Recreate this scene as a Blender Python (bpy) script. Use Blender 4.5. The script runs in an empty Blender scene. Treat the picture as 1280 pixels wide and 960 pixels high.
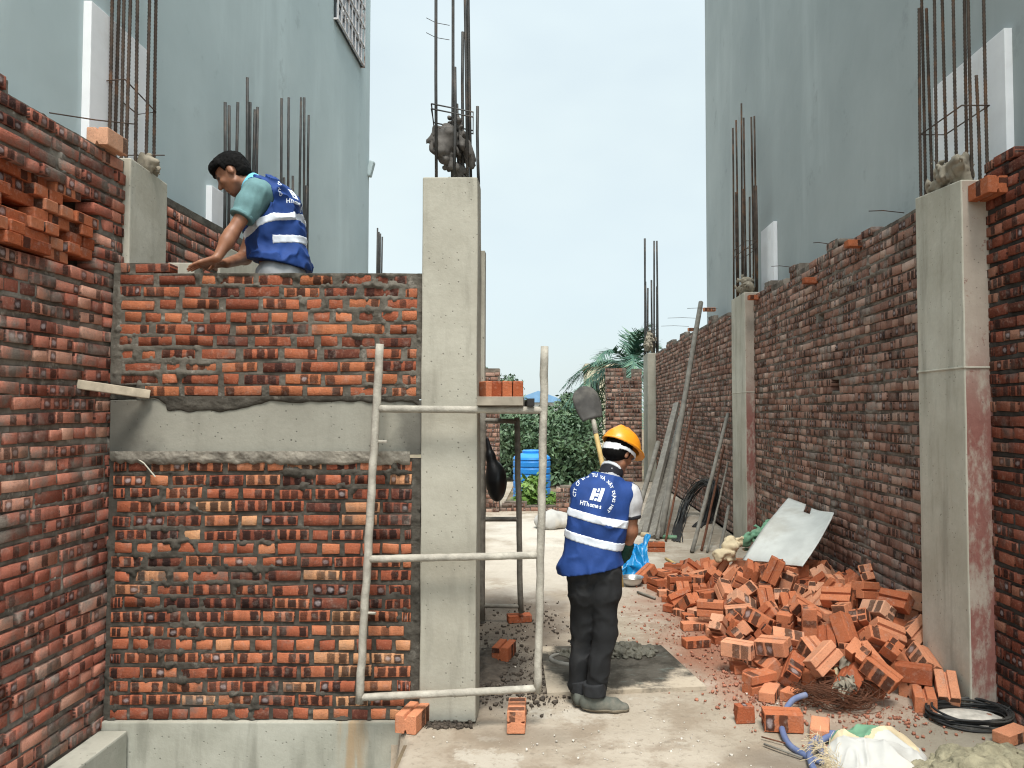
import bpy, bmesh, math, random
import numpy as np
import openvdb as vdb
from mathutils import Vector, Matrix
from mathutils.bvhtree import BVHTree

RS = np.random.RandomState(7)
rnd = random.Random(11)
SC = bpy.context.scene
COL = SC.collection

# ------------------------------------------------------------------ camera geometry
F, VX, VY, HC = 960.0, 690.0, 514.0, 1.78          # focal length (px of a 1280 px wide frame), vanishing point, eye height
PITCH = math.atan((VY - 480) / F)

def ray(px, py):
    u = (px - VX) / F
    v = (480 - py) / F
    return np.array((u, math.cos(PITCH) - v * math.sin(PITCH), math.sin(PITCH) + v * math.cos(PITCH)))
def at_y(px, py, Y):
    r = ray(px, py); t = Y / r[1]
    return Vector((r[0] * t, Y, HC + r[2] * t))
def at_x(px, py, X):
    r = ray(px, py); t = X / r[0]
    return Vector((X, r[1] * t, HC + r[2] * t))
def at_z(px, py, z=0.0):
    r = ray(px, py); t = (z - HC) / r[2]
    return Vector((r[0] * t, r[1] * t, z))

# ------------------------------------------------------------------ mesh helpers
def make_mesh(name, V, Q, mats, mi=None, uv=None, col=None, smooth=False):
    """quads (or polygons) to a mesh, all through numpy"""
    me = bpy.data.meshes.new(name)
    V = np.asarray(V, dtype=np.float32)
    if isinstance(Q, np.ndarray):
        n, k = Q.shape
        me.vertices.add(len(V)); me.vertices.foreach_set('co', V.ravel())
        me.loops.add(n * k); me.loops.foreach_set('vertex_index', Q.astype(np.int32).ravel())
        me.polygons.add(n)
        me.polygons.foreach_set('loop_start', (np.arange(n) * k).astype(np.int32))
        try:
            me.polygons.foreach_set('loop_total', np.full(n, k, dtype=np.int32))
        except Exception:
            pass
        me.update(calc_edges=True)
    else:
        me.from_pydata([tuple(v) for v in V], [], Q)
    if not isinstance(mats, (list, tuple)):
        mats = [mats]
    for m in mats:
        me.materials.append(m)
    if mi is not None:
        me.polygons.foreach_set('material_index', np.asarray(mi, dtype=np.int32))
    if uv is not None:
        l = me.uv_layers.new(name='UVMap'); l.data.foreach_set('uv', np.asarray(uv, dtype=np.float32).ravel())
    if col is not None:
        a = me.color_attributes.new('bc', 'FLOAT_COLOR', 'CORNER')
        a.data.foreach_set('color', np.asarray(col, dtype=np.float32).ravel())
    if smooth:
        me.polygons.foreach_set('use_smooth', np.ones(len(me.polygons), dtype=bool))
    me.validate(); me.update()
    return me

def tag(o, label=None, cat=None, group=None, kind=None):
    if label: o['label'] = label
    if cat: o['category'] = cat
    if group: o['group'] = group
    if kind: o['kind'] = kind
    return o

def add(name, V, Q, mats, parent=None, base=None, smooth=False, **kw):
    """links ONE mesh object; its coordinates are given in world space"""
    V = np.asarray(V, dtype=np.float64)
    if parent is not None:
        org = np.array(parent_origin(parent))
    else:
        org = np.array(base if base is not None else (0, 0, 0), dtype=float)
    me = make_mesh(name, V - org, Q, mats, smooth=smooth, **kw)
    o = bpy.data.objects.new(name, me); COL.objects.link(o)
    if parent is not None:
        o.parent = parent
    else:
        o.location = org
    return o

def parent_origin(o):
    p = Vector(o.location)
    while o.parent is not None:
        o = o.parent; p = p + Vector(o.location)
    return p

def thing(name, label, cat, loc=(0, 0, 0), group=None):
    o = bpy.data.objects.new(name, None); COL.objects.link(o)
    o.location = loc; o.empty_display_size = 0.1
    return tag(o, label, cat, group)

def copy_tree(o, parent=None):
    c = o.copy(); COL.objects.link(c)
    if parent is not None: c.parent = parent
    for ch in [k for k in bpy.data.objects if k.parent == o]:
        copy_tree(ch, c)
    return c

class MB:
    """collects boxes, tubes and sheets into one mesh"""
    def __init__(s): s.v = []; s.f = []; s.m = []
    def quad(s, pts, m=0):
        b = len(s.v); s.v += [tuple(p) for p in pts]; s.f.append(tuple(range(b, b + len(pts)))); s.m.append(m)
    def box(s, c, d, R=None, bev=0.0, m=0):
        bm = bmesh.new(); bmesh.ops.create_cube(bm, size=1.0)
        for v in bm.verts: v.co = Vector((v.co.x * d[0], v.co.y * d[1], v.co.z * d[2]))
        if bev: bmesh.ops.bevel(bm, geom=list(bm.edges), offset=bev, segments=2, affect='EDGES', profile=0.6)
        b = len(s.v)
        for v in bm.verts:
            p = (R @ v.co) if R is not None else v.co
            s.v.append(tuple(Vector(c) + p))
        for f in bm.faces:
            s.f.append(tuple(b + v.index for v in f.verts)); s.m.append(m)
        bm.free(); return s
    def tube(s, pts, r, n=10, m=0, caps=True, rough=0.0, seed=0):
        pts = [Vector(p) for p in pts]; rr = r if isinstance(r, (list, tuple)) else [r] * len(pts)
        b = len(s.v); up = Vector((0.123, 0.31, 0.94)); rg = random.Random(seed); prev = None
        for i, p in enumerate(pts):
            t = (pts[min(i + 1, len(pts) - 1)] - pts[max(i - 1, 0)]).normalized()
            if prev is None:
                a = t.cross(up)
                if a.length < 0.05: a = t.cross(Vector((1, 0, 0)))
            else:
                a = prev - t * prev.dot(t)
            a.normalize(); prev = a; c = t.cross(a)
            for k in range(n):
                th = 2 * math.pi * k / n; q = rr[i] * (1 + rough * (rg.random() - .4))
                s.v.append(tuple(p + a * (math.cos(th) * q) + c * (math.sin(th) * q)))
        for i in range(len(pts) - 1):
            for k in range(n):
                k2 = (k + 1) % n
                s.f.append((b + i * n + k, b + i * n + k2, b + (i + 1) * n + k2, b + (i + 1) * n + k)); s.m.append(m)
        if caps:
            s.f.append(tuple(b + k for k in reversed(range(n)))); s.m.append(m)
            e = b + (len(pts) - 1) * n
            s.f.append(tuple(e + k for k in range(n))); s.m.append(m)
        return s
    def build(s, name, mats, parent=None, base=None, smooth=False):
        return add(name, s.v, s.f, mats, parent, base, smooth, mi=s.m)

def beam_between(a, b, w, h, roll=0.0):
    """a bar of w x h section from a to b"""
    a, b = Vector(a), Vector(b); d = b - a
    R = d.to_track_quat('Y', 'Z').to_matrix() @ Matrix.Rotation(roll, 3, 'Y')
    return (a + b) / 2, (w, d.length, h), R

def smooth_obj(o, angle=40):
    o.data.polygons.foreach_set('use_smooth', np.ones(len(o.data.polygons), dtype=bool))
    try:
        o.data.set_sharp_from_angle(angle=math.radians(angle))
    except Exception:
        pass
    return o

# ------------------------------------------------------------------ noise
_T = np.random.RandomState(5).rand(512)
_PM = np.random.RandomState(6).permutation(256)
def _h(i, j, k): return _T[(_PM[(i + _PM[(j + _PM[k & 255]) & 255]) & 255]) & 255]
def vnoise(x, y, z=None):
    x = np.asarray(x, dtype=np.float64); y = np.asarray(y, dtype=np.float64)
    z = np.zeros_like(x) if z is None else np.asarray(z, dtype=np.float64) + np.zeros_like(x)
    xi, yi, zi = np.floor(x).astype(int), np.floor(y).astype(int), np.floor(z).astype(int)
    fx, fy, fz = x - xi, y - yi, z - zi
    fx, fy, fz = [f * f * (3 - 2 * f) for f in (fx, fy, fz)]
    r = 0
    for dx in (0, 1):
        for dy in (0, 1):
            for dz in (0, 1):
                w = (fx if dx else 1 - fx) * (fy if dy else 1 - fy) * (fz if dz else 1 - fz)
                r = r + w * _h((xi + dx) & 255, (yi + dy) & 255, (zi + dz) & 255)
    return r
def fbm(x, y, z=None, o=3):
    s, a, t = 0, 0.5, 0
    for i in range(o):
        s = s + a * vnoise(x * 2 ** i + 17.3 * i, y * 2 ** i + 9.1 * i, None if z is None else z * 2 ** i + 3.7 * i); t += a; a *= .5
    return s / t
def crease(x, y, z, p=3):
    n = 1 - np.abs(2 * vnoise(x, y, z) - 1); return n ** p
def sstep(a, b, x):
    t = np.clip((x - a) / (b - a), 0, 1); return t * t * (3 - 2 * t)

# ------------------------------------------------------------------ signed-distance modelling (bodies, clothes, sacks)
class Field:
    def __init__(s, lo, hi, vox):
        s.lo = np.array(lo, float); s.vox = vox
        s.n = np.ceil((np.array(hi) - s.lo) / vox).astype(int) + 1
        s.d = np.full(tuple(s.n), 0.12, dtype=np.float32)
    def like(s, d):
        o = Field.__new__(Field); o.lo, o.vox, o.n, o.d = s.lo, s.vox, s.n, d; return o
    def coords(s, lo=None, hi=None):
        i0 = np.zeros(3, int) if lo is None else np.clip(np.floor((lo - s.lo) / s.vox).astype(int), 0, s.n)
        i1 = s.n if hi is None else np.clip(np.ceil((hi - s.lo) / s.vox).astype(int) + 1, 0, s.n)
        ax = [s.lo[k] + s.vox * np.arange(i0[k], i1[k]) for k in range(3)]
        sl = tuple(slice(i0[k], i1[k]) for k in range(3))
        return sl, np.meshgrid(*ax, indexing='ij')
    def _merge(s, sl, d, k):
        a = s.d[sl]
        if k > 0:
            h = np.maximum(k - np.abs(a - d), 0) / k
            s.d[sl] = np.minimum(a, d) - h * h * k * 0.25
        else:
            s.d[sl] = np.minimum(a, d)
    def cap(s, a, b, ra, rb=None, k=0.02, flat=None):
        rb = ra if rb is None else rb
        a, b = np.array(a, float), np.array(b, float); m = max(ra, rb) + 0.06 + k
        sl, (x, y, z) = s.coords(np.minimum(a, b) - m, np.maximum(a, b) + m)
        ab = b - a; L = max((ab ** 2).sum(), 1e-9)
        t = np.clip(((x - a[0]) * ab[0] + (y - a[1]) * ab[1] + (z - a[2]) * ab[2]) / L, 0, 1)
        d = np.sqrt((x - a[0] - t * ab[0]) ** 2 + (y - a[1] - t * ab[1]) ** 2 + (z - a[2] - t * ab[2]) ** 2) - (ra + (rb - ra) * t)
        s._merge(sl, d.astype(np.float32), k); return s
    def chain(s, pts, k=0.02):
        for (a, ra), (b, rb) in zip(pts[:-1], pts[1:]): s.cap(a, b, ra, rb, k)
        return s
    def ell(s, c, r, R=None, k=0.03, neg=False):
        c = np.array(c, float); m = max(r) + 0.06 + k
        sl, (x, y, z) = s.coords(c - m, c + m)
        p = np.stack([x - c[0], y - c[1], z - c[2]], -1)
        if R is not None: p = p @ np.array(R)
        r = np.array(r); k0 = np.linalg.norm(p / r, axis=-1); k1 = np.linalg.norm(p / r ** 2, axis=-1)
        d = k0 * (k0 - 1) / np.maximum(k1, 1e-6)
        if neg: s.d[sl] = np.maximum(s.d[sl], -d)
        else: s._merge(sl, d.astype(np.float32), k)
        return s
    def mesh(s):
        g = vdb.FloatGrid(0.12)
        g.copyFromArray(np.ascontiguousarray(s.d))
        pts, quads = g.convertToQuads(0.0)
        P = np.array(pts) * s.vox + s.lo
        Q = np.array(quads, dtype=np.int32)
        # outward normals
        if len(Q):
            a, b, c = P[Q[:, 0]], P[Q[:, 1]], P[Q[:, 2]]
            n = np.cross(b - a, c - a); ctr = P.mean(0)
            if (np.einsum('ij,ij->i', n, (a + c) / 2 - ctr)).sum() < 0: Q = Q[:, ::-1].copy()
        return P, Q
def relax(P, Q, it=2, lam=0.5):
    E = np.concatenate([Q[:, [0, 1]], Q[:, [1, 2]], Q[:, [2, 3]], Q[:, [3, 0]]])
    A, B = np.concatenate([E[:, 0], E[:, 1]]), np.concatenate([E[:, 1], E[:, 0]])
    c = np.maximum(np.bincount(A, minlength=len(P)), 1)[:, None]
    for _ in range(it):
        S = np.stack([np.bincount(A, weights=P[B, k], minlength=len(P)) for k in range(3)], 1)
        P = P + lam * (S / c - P)
    return P
def sdf_obj(name, fld, mat, parent=None, base=None, it=1, **kw):
    P, Q = fld.mesh(); P = relax(P, Q, it)
    return add(name, P, Q, mat, parent, base, smooth=True, **kw)

def heap(name, mat, cx, cy, rx, ry, h, cell, seed, rough=0.25, z0=0.0, **kw):
    """an uneven mound as a height field with its rim on the ground"""
    n, m = int(2 * rx / cell), int(2 * ry / cell)
    U, W = np.meshgrid(np.linspace(-1.15, 1.15, n), np.linspace(-1.15, 1.15, m), indexing='ij')
    r = np.sqrt(U ** 2 + W ** 2); th = np.arctan2(W, U)
    r = r / (0.8 + 0.35 * fbm(np.cos(th) * 1.3 + seed, np.sin(th) * 1.3 + seed, None, 2))
    b = np.clip(1 - r ** 1.6, -0.1, 1)
    x, y = cx + U * rx, cy + W * ry
    z = h * b * (1 - rough + 2 * rough * fbm(x / max(rx, ry) * 5 + seed, y / max(rx, ry) * 5, None, 3)) + 0.016 * rough * (fbm(x * 45, y * 45, None, 2) - .5) * np.clip(b * 4, 0, 1)
    V = np.stack([x, y, z0 + z], -1).reshape(-1, 3)
    I = np.arange(n * m).reshape(n, m)
    Q = np.stack([I[:-1, :-1], I[1:, :-1], I[1:, 1:], I[:-1, 1:]], -1).reshape(-1, 4)
    keep = (b.ravel()[Q] > -0.099).any(1)
    return add(name, V, Q[keep], mat, smooth=True, base=(cx, cy, z0), **kw)
# ------------------------------------------------------------------ materials
class NT:
    def __init__(s, name):
        s.m = bpy.data.materials.new(name); s.m.use_nodes = True; s.t = s.m.node_tree
        s.b = s.t.nodes['Principled BSDF']
    def n(s, typ, props=None, **inp):
        nd = s.t.nodes.new('ShaderNode' + typ)
        for k, v in (props or {}).items(): setattr(nd, k, v)
        for k, v in inp.items():
            key = int(k[1:]) if k[0] == 'i' and k[1:].isdigit() else k.replace('_', ' ')
            s.set(nd.inputs[key], v)
        return nd
    def set(s, sock, v):
        if isinstance(v, bpy.types.NodeSocket): s.t.links.new(v, sock)
        elif isinstance(v, (tuple, list)) and len(v) == 3 and sock.type == 'RGBA': sock.default_value = (*v, 1)
        else: sock.default_value = v
    def math(s, op, a, b=0.0, c=None, clamp=False):
        nd = s.n('Math', {'operation': op, 'use_clamp': clamp}, i0=a, i1=b)
        if c is not None: s.set(nd.inputs[2], c)
        return nd.outputs[0]
    def mix(s, f, a, b, mode='MIX'):
        nd = s.t.nodes.new('ShaderNodeMix'); nd.data_type = 'RGBA'; nd.blend_type = mode
        s.set(nd.inputs[0], f); s.set(nd.inputs[6], a); s.set(nd.inputs[7], b); return nd.outputs[2]
    def noise(s, scale, detail=4, rough=0.55, vec=None, dist=0.0, out=0):
        nd = s.n('TexNoise', Scale=scale, Detail=detail, Roughness=rough, Distortion=dist)
        if vec is not None: s.set(nd.inputs['Vector'], vec)
        else: s.set(nd.inputs['Vector'], s.pos())
        return nd.outputs[out]
    def pos(s):
        if not hasattr(s, '_p'): s._p = s.n('TexCoord').outputs['Object']
        return s._p
    def ss(s, x, a, b):
        nd = s.n('MapRange', {'interpolation_type': 'SMOOTHSTEP'}, i0=x, i1=a, i2=b, i3=0.0, i4=1.0); return nd.outputs[0]
    def ramp(s, f, stops):
        nd = s.n('ValToRGB', Fac=f); e = nd.color_ramp.elements
        while len(e) < len(stops): e.new(0.5)
        for k, (p, c) in zip(e, stops): k.position = p; k.color = (*c, 1)
        return nd.outputs[0]
    def scale(s, v3, vec=None):
        nd = s.n('Mapping'); nd.inputs['Scale'].default_value = v3
        s.set(nd.inputs['Vector'], vec if vec is not None else s.pos()); return nd.outputs[0]
    def done(s, col=None, rough=0.8, bump=None, bs=0.3, bd=0.01, metal=0.0, spec=0.3, **kw):
        if col is not None: s.set(s.b.inputs['Base Color'], col)
        s.set(s.b.inputs['Roughness'], rough); s.b.inputs['Metallic'].default_value = metal
        s.b.inputs['Specular IOR Level'].default_value = spec
        if bump is not None:
            s.set(s.b.inputs['Normal'], s.n('Bump', Strength=bs, Distance=bd, Height=bump).outputs[0])
        for k, v in kw.items(): s.set(s.b.inputs[k.replace('_', ' ')], v)
        return s.m

def plain(name, c, rough=0.7, var=0.25, sc=12, metal=0.0, spec=0.3, bs=0.15, bd=0.004, dirt=None, dirt_amt=0.4, **kw):
    t = NT(name); f = t.noise(sc, 5)
    c2 = tuple(max(0, k * (1 - var)) for k in c); c3 = tuple(min(1, k * (1 + var)) for k in c)
    col = t.ramp(f, [(0.3, c2), (0.7, c3)])
    if dirt: col = t.mix(t.math('MULTIPLY', t.ss(t.noise(sc * 0.4, 6, 0.65), 0.5, 0.68), dirt_amt), col, dirt)
    return t.done(col, rough, t.noise(sc * 4, 4), bs, bd, metal, spec, **kw)

def brick_mat(name, stops, spot, spot_light, grime, grime_col, obj_random=False, bump=0.35):
    t = NT(name)
    a = t.n('Attribute', {'attribute_name': 'bc'}); sep = t.n('SeparateColor', Color=a.outputs['Color'])
    R, G, B = sep.outputs[0], sep.outputs[1], sep.outputs[2]
    if obj_random:
        oi = t.n('ObjectInfo').outputs['Random']
        R = t.math('FRACT', t.math('ADD', R, t.math('MULTIPLY', oi, 7.13))); G = t.math('FRACT', t.math('ADD', G, t.math('MULTIPLY', oi, 3.37)))
    uv = t.n('SeparateXYZ', Vector=t.n('UVMap').outputs[0])
    n1 = t.noise(9, 5, 0.6); n2 = t.noise(60, 4, 0.6); n3 = t.noise(3.2, 6, 0.65)
    base = t.ramp(R, stops)
    base = t.mix(t.math('MULTIPLY', t.ss(n1, 0.35, 0.75), 0.45), base, t.mix(0.5, base, (0.05, 0.02, 0.015)))
    base = t.mix(t.math('MULTIPLY', t.ss(n2, 0.5, 0.8), 0.30), base, (0.55, 0.30, 0.20))
    u3 = t.math('MULTIPLY', uv.outputs[0], 3.0); k = t.math('FLOOR', u3); f = t.math('FRACT', u3)
    comb = t.n('CombineXYZ', X=t.math('MULTIPLY', G, 571.3), Y=t.math('ADD', t.math('MULTIPLY', k, 13.7), 0.5), Z=0.0).outputs[0]
    wn = t.n('TexWhiteNoise', {'noise_dimensions': '3D'}, Vector=comb)
    w = wn.outputs['Value']; wc = t.n('SeparateColor', Color=wn.outputs['Color'])
    wob = t.math('MULTIPLY', t.math('SUBTRACT', t.noise(45, 4), 0.5), 0.26)
    dx = t.math('ADD', t.math('ABSOLUTE', t.math('SUBTRACT', f, t.math('ADD', 0.38, t.math('MULTIPLY', wc.outputs[1], 0.24)))), wob)
    dy = t.math('ADD', t.math('ABSOLUTE', t.math('SUBTRACT', uv.outputs[1], 0.5)), wob)
    m = t.math('MULTIPLY', t.ss(dx, 0.40, 0.31), t.ss(dy, 0.56, 0.44))
    m = t.math('MULTIPLY', t.math('MULTIPLY', m, B), t.math('LESS_THAN', w, spot))
    inner = t.math('MULTIPLY', t.ss(t.math('SQRT', t.math('ADD', t.math('MULTIPLY', dx, dx), t.math('MULTIPLY', dy, dy))), 0.36, 0.12), t.math('ADD', 0.35, t.math('MULTIPLY', n2, 0.75)))
    light = t.math('LESS_THAN', wc.outputs[2], spot_light)
    sc = t.mix(t.math('MULTIPLY', light, inner), t.mix(n2, (0.007, 0.0065, 0.007), (0.028, 0.022, 0.021)), (0.36, 0.32, 0.325))
    col = t.mix(t.math('MULTIPLY', m, t.math('ADD', 0.76, t.math('MULTIPLY', wc.outputs[0], 0.24))), base, sc)
    g = t.math('MULTIPLY', t.ss(n3, 0.66 - grime * 0.3, 0.80 - grime * 0.2), min(1, 0.4 + grime))
    col = t.mix(g, col, t.mix(n2, tuple(c * 0.6 for c in grime_col), grime_col))
    col = t.mix(t.math('MULTIPLY', t.ss(t.noise(130, 3, .7), .52, .72), .35), col, (0.05, 0.03, 0.024))
    dust = t.math('MULTIPLY', t.ss(t.noise(14, 6, .7), .52, .72), .28)
    col = t.mix(dust, col, (0.40, 0.33, 0.28))
    return t.done(col, 0.95, t.math('ADD', t.math('ADD', n2, t.math('MULTIPLY', n1, 0.12)), t.noise(140, 3)), bump * 1.7, 0.006, spec=0.06)

FRESH = [(0.0, (0.13, 0.045, 0.032)), (0.2, (0.27, 0.078, 0.044)), (0.5, (0.38, 0.115, 0.06)), (0.8, (0.47, 0.165, 0.082)), (1.0, (0.56, 0.29, 0.15))]
LEFTB = [(0.0, (0.14, 0.055, 0.042)), (0.3, (0.28, 0.09, 0.06)), (0.6, (0.36, 0.125, 0.085)), (0.85, (0.42, 0.17, 0.115)), (1.0, (0.46, 0.25, 0.18))]
OLD = [(0.0, (0.12, 0.072, 0.055)), (0.25, (0.23, 0.125, 0.095)), (0.6, (0.33, 0.18, 0.133)), (0.85, (0.40, 0.245, 0.19)), (1.0, (0.50, 0.35, 0.28))]
LOOSE = [(0.0, (0.33, 0.092, 0.042)), (0.3, (0.47, 0.152, 0.07)), (0.6, (0.56, 0.208, 0.105)), (0.85, (0.62, 0.275, 0.155)), (1.0, (0.66, 0.36, 0.23))]
M = {}
M['brick_lower'] = brick_mat('fired_brick_spotted', FRESH, 0.84, 0.12, 0.42, (0.16, 0.14, 0.12))
M['brick_upper'] = brick_mat('fired_brick_new', [(p, tuple(.86 * k for k in c)) for p, c in FRESH[:-1]] + [(1.0, (0.42, 0.145, 0.065))], 0.52, 0.06, 0.40, (0.17, 0.15, 0.128))
M['brick_left'] = brick_mat('fired_brick_side', [(p, tuple(min(.75, k * 1.28) for k in c)) for p, c in LEFTB], 0.50, 0.45, 0.66, (0.27, 0.225, 0.19))
M['brick_old'] = brick_mat('fired_brick_aged', OLD, 0.50, 0.5, 0.55, (0.33, 0.275, 0.235))
M['brick_near'] = brick_mat('fired_brick_darkened', [(p, tuple(k * s for k, s in zip(c, (0.62, 0.56, 0.52)))) for p, c in LEFTB], 0.5, 0.25, 0.45, (0.12, 0.105, 0.095))  # side wall brick colours scaled darker
M['brick_loose'] = brick_mat('fired_brick_loose', LOOSE, 0.5, 0.1, 0.26, (0.58, 0.40, 0.30), True, 0.3)
M['brick_niche'] = brick_mat('fired_brick_stacked', [(p, tuple(k * s for k, s in zip(c, (0.74, 0.60, 0.54)))) for p, c in LOOSE], 0.5, 0.3, 0.12, (0.4, 0.3, 0.25), True, 0.25)

def mortar_mat(name, a, b, light=None):
    t = NT(name); n = t.noise(5, 7, 0.65); n2 = t.noise(70, 4)
    col = t.mix(t.ss(n, 0.3, 0.7), a, b)
    if light: col = t.mix(t.math('MULTIPLY', t.ss(t.noise(11, 6, 0.7), 0.56, 0.68), 0.7), col, light)
    return t.done(col, 0.92, t.math('ADD', n2, t.noise(18, 5)), 0.5, 0.008, spec=0.15)
M['mortar_dark'] = mortar_mat('mortar_damp', (0.042, 0.037, 0.030), (0.095, 0.085, 0.070), (0.15, 0.137, 0.115))
M['mortar_mid'] = mortar_mat('mortar_set', (0.070, 0.062, 0.050), (0.145, 0.13, 0.107), (0.26, 0.235, 0.20))
M['mortar_old'] = mortar_mat('mortar_aged', (0.085, 0.070, 0.058), (0.23, 0.195, 0.16), (0.36, 0.315, 0.275))
M['mortar_left'] = mortar_mat('mortar_weathered', (0.10, 0.088, 0.074), (0.25, 0.222, 0.187), (0.44, 0.40, 0.345))
M['mortar_darker'] = mortar_mat('mortar_darkened', (0.032, 0.029, 0.026), (0.075, 0.067, 0.06))  # darkest of the mortar tones

def concrete_mat(name, a, b, pit=0.5, stain=None, stain_fac=None, streak=0.4):
    t = NT(name)
    n = t.noise(1.6, 6, 0.6); v = t.noise(4, 5, 0.6, t.scale((1.6, 1.6, 0.25)))
    col = t.mix(t.ss(n, 0.3, 0.72), a, b)
    col = t.mix(t.math('MULTIPLY', t.ss(v, 0.5, 0.72), streak), col, tuple(k * 0.66 for k in a))
    vor = t.n('TexVoronoi', Scale=26.0, Vector=t.pos()).outputs['Distance']
    h = t.ss(t.math('ADD', vor, t.math('MULTIPLY', t.noise(7, 3), 0.25)), 0.27, 0.17)
    col = t.mix(t.math('MULTIPLY', h, pit), col, tuple(k * 0.35 for k in a))
    col = t.mix(t.math('MULTIPLY', t.noise(45, 4), 0.22), col, tuple(k * 0.6 for k in a))
    if stain is not None:
        z = t.n('SeparateXYZ', Vector=t.pos())
        col = stain_fac(t, col, z)
    bmp = t.math('SUBTRACT', t.math('ADD', t.noise(22, 6, 0.65), t.math('MULTIPLY', t.noise(3, 2), 1.5)), t.math('MULTIPLY', h, 0.7))
    return t.done(col, 0.85, bmp, 0.35, 0.008, spec=0.2)
def red_stain(t, col, p):
    f = t.math('MULTIPLY', t.ss(p.outputs[2], 2.5, 1.6), t.ss(t.noise(4.5, 6, 0.7, t.scale((1, 1, 0.45))), 0.40, 0.54))
    col = t.mix(t.math('MULTIPLY', f, 0.85), col, t.mix(t.noise(30, 4), (0.17, 0.035, 0.03), (0.30, 0.11, 0.09)))
    return t.mix(t.math('MULTIPLY', t.ss(t.noise(9, 5, 0.7), 0.60, 0.66), 0.7), col, (0.22, 0.09, 0.07))
def rust_stain(t, col, p):
    x = t.math('ADD', p.outputs[0], t.math('MULTIPLY', t.noise(3, 4), 0.12))
    f = t.math('MULTIPLY', t.ss(t.math('ABSOLUTE', t.math('SUBTRACT', x, 1.50)), 0.12, 0.02), t.ss(t.noise(7, 5, 0.6, t.scale((3, 1, 0.3))), 0.35, 0.6))
    return t.mix(t.math('MULTIPLY', f, 0.6), col, (0.34, 0.20, 0.085))
def damp_ends(t, col, p):
    x = t.math('ADD', p.outputs[0], t.math('MULTIPLY', t.math('SUBTRACT', t.noise(6, 5), 0.5), 0.35))
    f = t.math('ADD', t.ss(x, 0.34, 0.05), t.ss(x, 1.60, 1.80), clamp=True)
    return t.mix(t.math('MULTIPLY', f, 0.75), col, (0.07, 0.066, 0.058))
M['column'] = concrete_mat('column_concrete', (0.42, 0.39, 0.315), (0.60, 0.575, 0.49), 0.65, streak=.6)
M['column_red'] = concrete_mat('column_concrete_red', (0.36, 0.30, 0.245), (0.50, 0.43, 0.36), 0.6, 1, red_stain)
M['column_grey'] = concrete_mat('column_concrete_grey', (0.31, 0.29, 0.235), (0.45, 0.43, 0.36), 0.7, streak=.6)
M['beam'] = concrete_mat('beam_concrete', (0.235, 0.225, 0.185), (0.32, 0.31, 0.26), 0.8, 1, damp_ends, 0.25)
M['footing'] = concrete_mat('footing_concrete', (0.31, 0.305, 0.25), (0.45, 0.44, 0.375), 0.6, 1, rust_stain, 0.7)
M['crumb'] = mortar_mat('crumbled_concrete', (0.16, 0.145, 0.12), (0.32, 0.29, 0.24), (0.45, 0.41, 0.35))

def plaster(name, a, b, streak):
    t = NT(name)
    n = t.noise(0.35, 5, 0.6); st = t.noise(0.9, 6, 0.62, t.scale((1, 1, 0.22)))
    diag = t.noise(1.1, 5, 0.6, t.n('Mapping', Rotation=(0.6, 0, 0), Scale=(1, 2.2, 0.35), Vector=t.pos()).outputs[0])
    col = t.mix(t.ss(n, 0.3, 0.7), a, b)
    col = t.mix(t.math('MULTIPLY', t.ss(st, 0.48, 0.75), 0.22), col, streak)
    col = t.mix(t.math('MULTIPLY', t.ss(diag, 0.48, 0.75), 0.42), col, tuple(min(1, k * 1.18) for k in b))
    col = t.mix(t.math('MULTIPLY', t.ss(t.noise(2.2, 8, 0.72), 0.58, 0.72), 0.35), col, tuple(k * 0.7 for k in streak))
    bmp = t.math('ADD', t.noise(1.1, 4, 0.5), t.math('MULTIPLY', t.noise(9, 4), 0.06))
    return t.done(col, 0.9, bmp, 0.28, 0.05, spec=0.1)
M['plaster_left'] = plaster('lit_teal_plaster', (0.445, 0.525, 0.535), (0.53, 0.61, 0.615), (0.36, 0.43, 0.435))  # lit copy of the one plaster, brighter light put into its colour
M['plaster_right'] = plaster('shaded_teal_plaster', (0.335, 0.37, 0.37), (0.42, 0.455, 0.45), (0.275, 0.30, 0.30))  # same plaster on the shaded side, shade put into its colour

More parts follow.
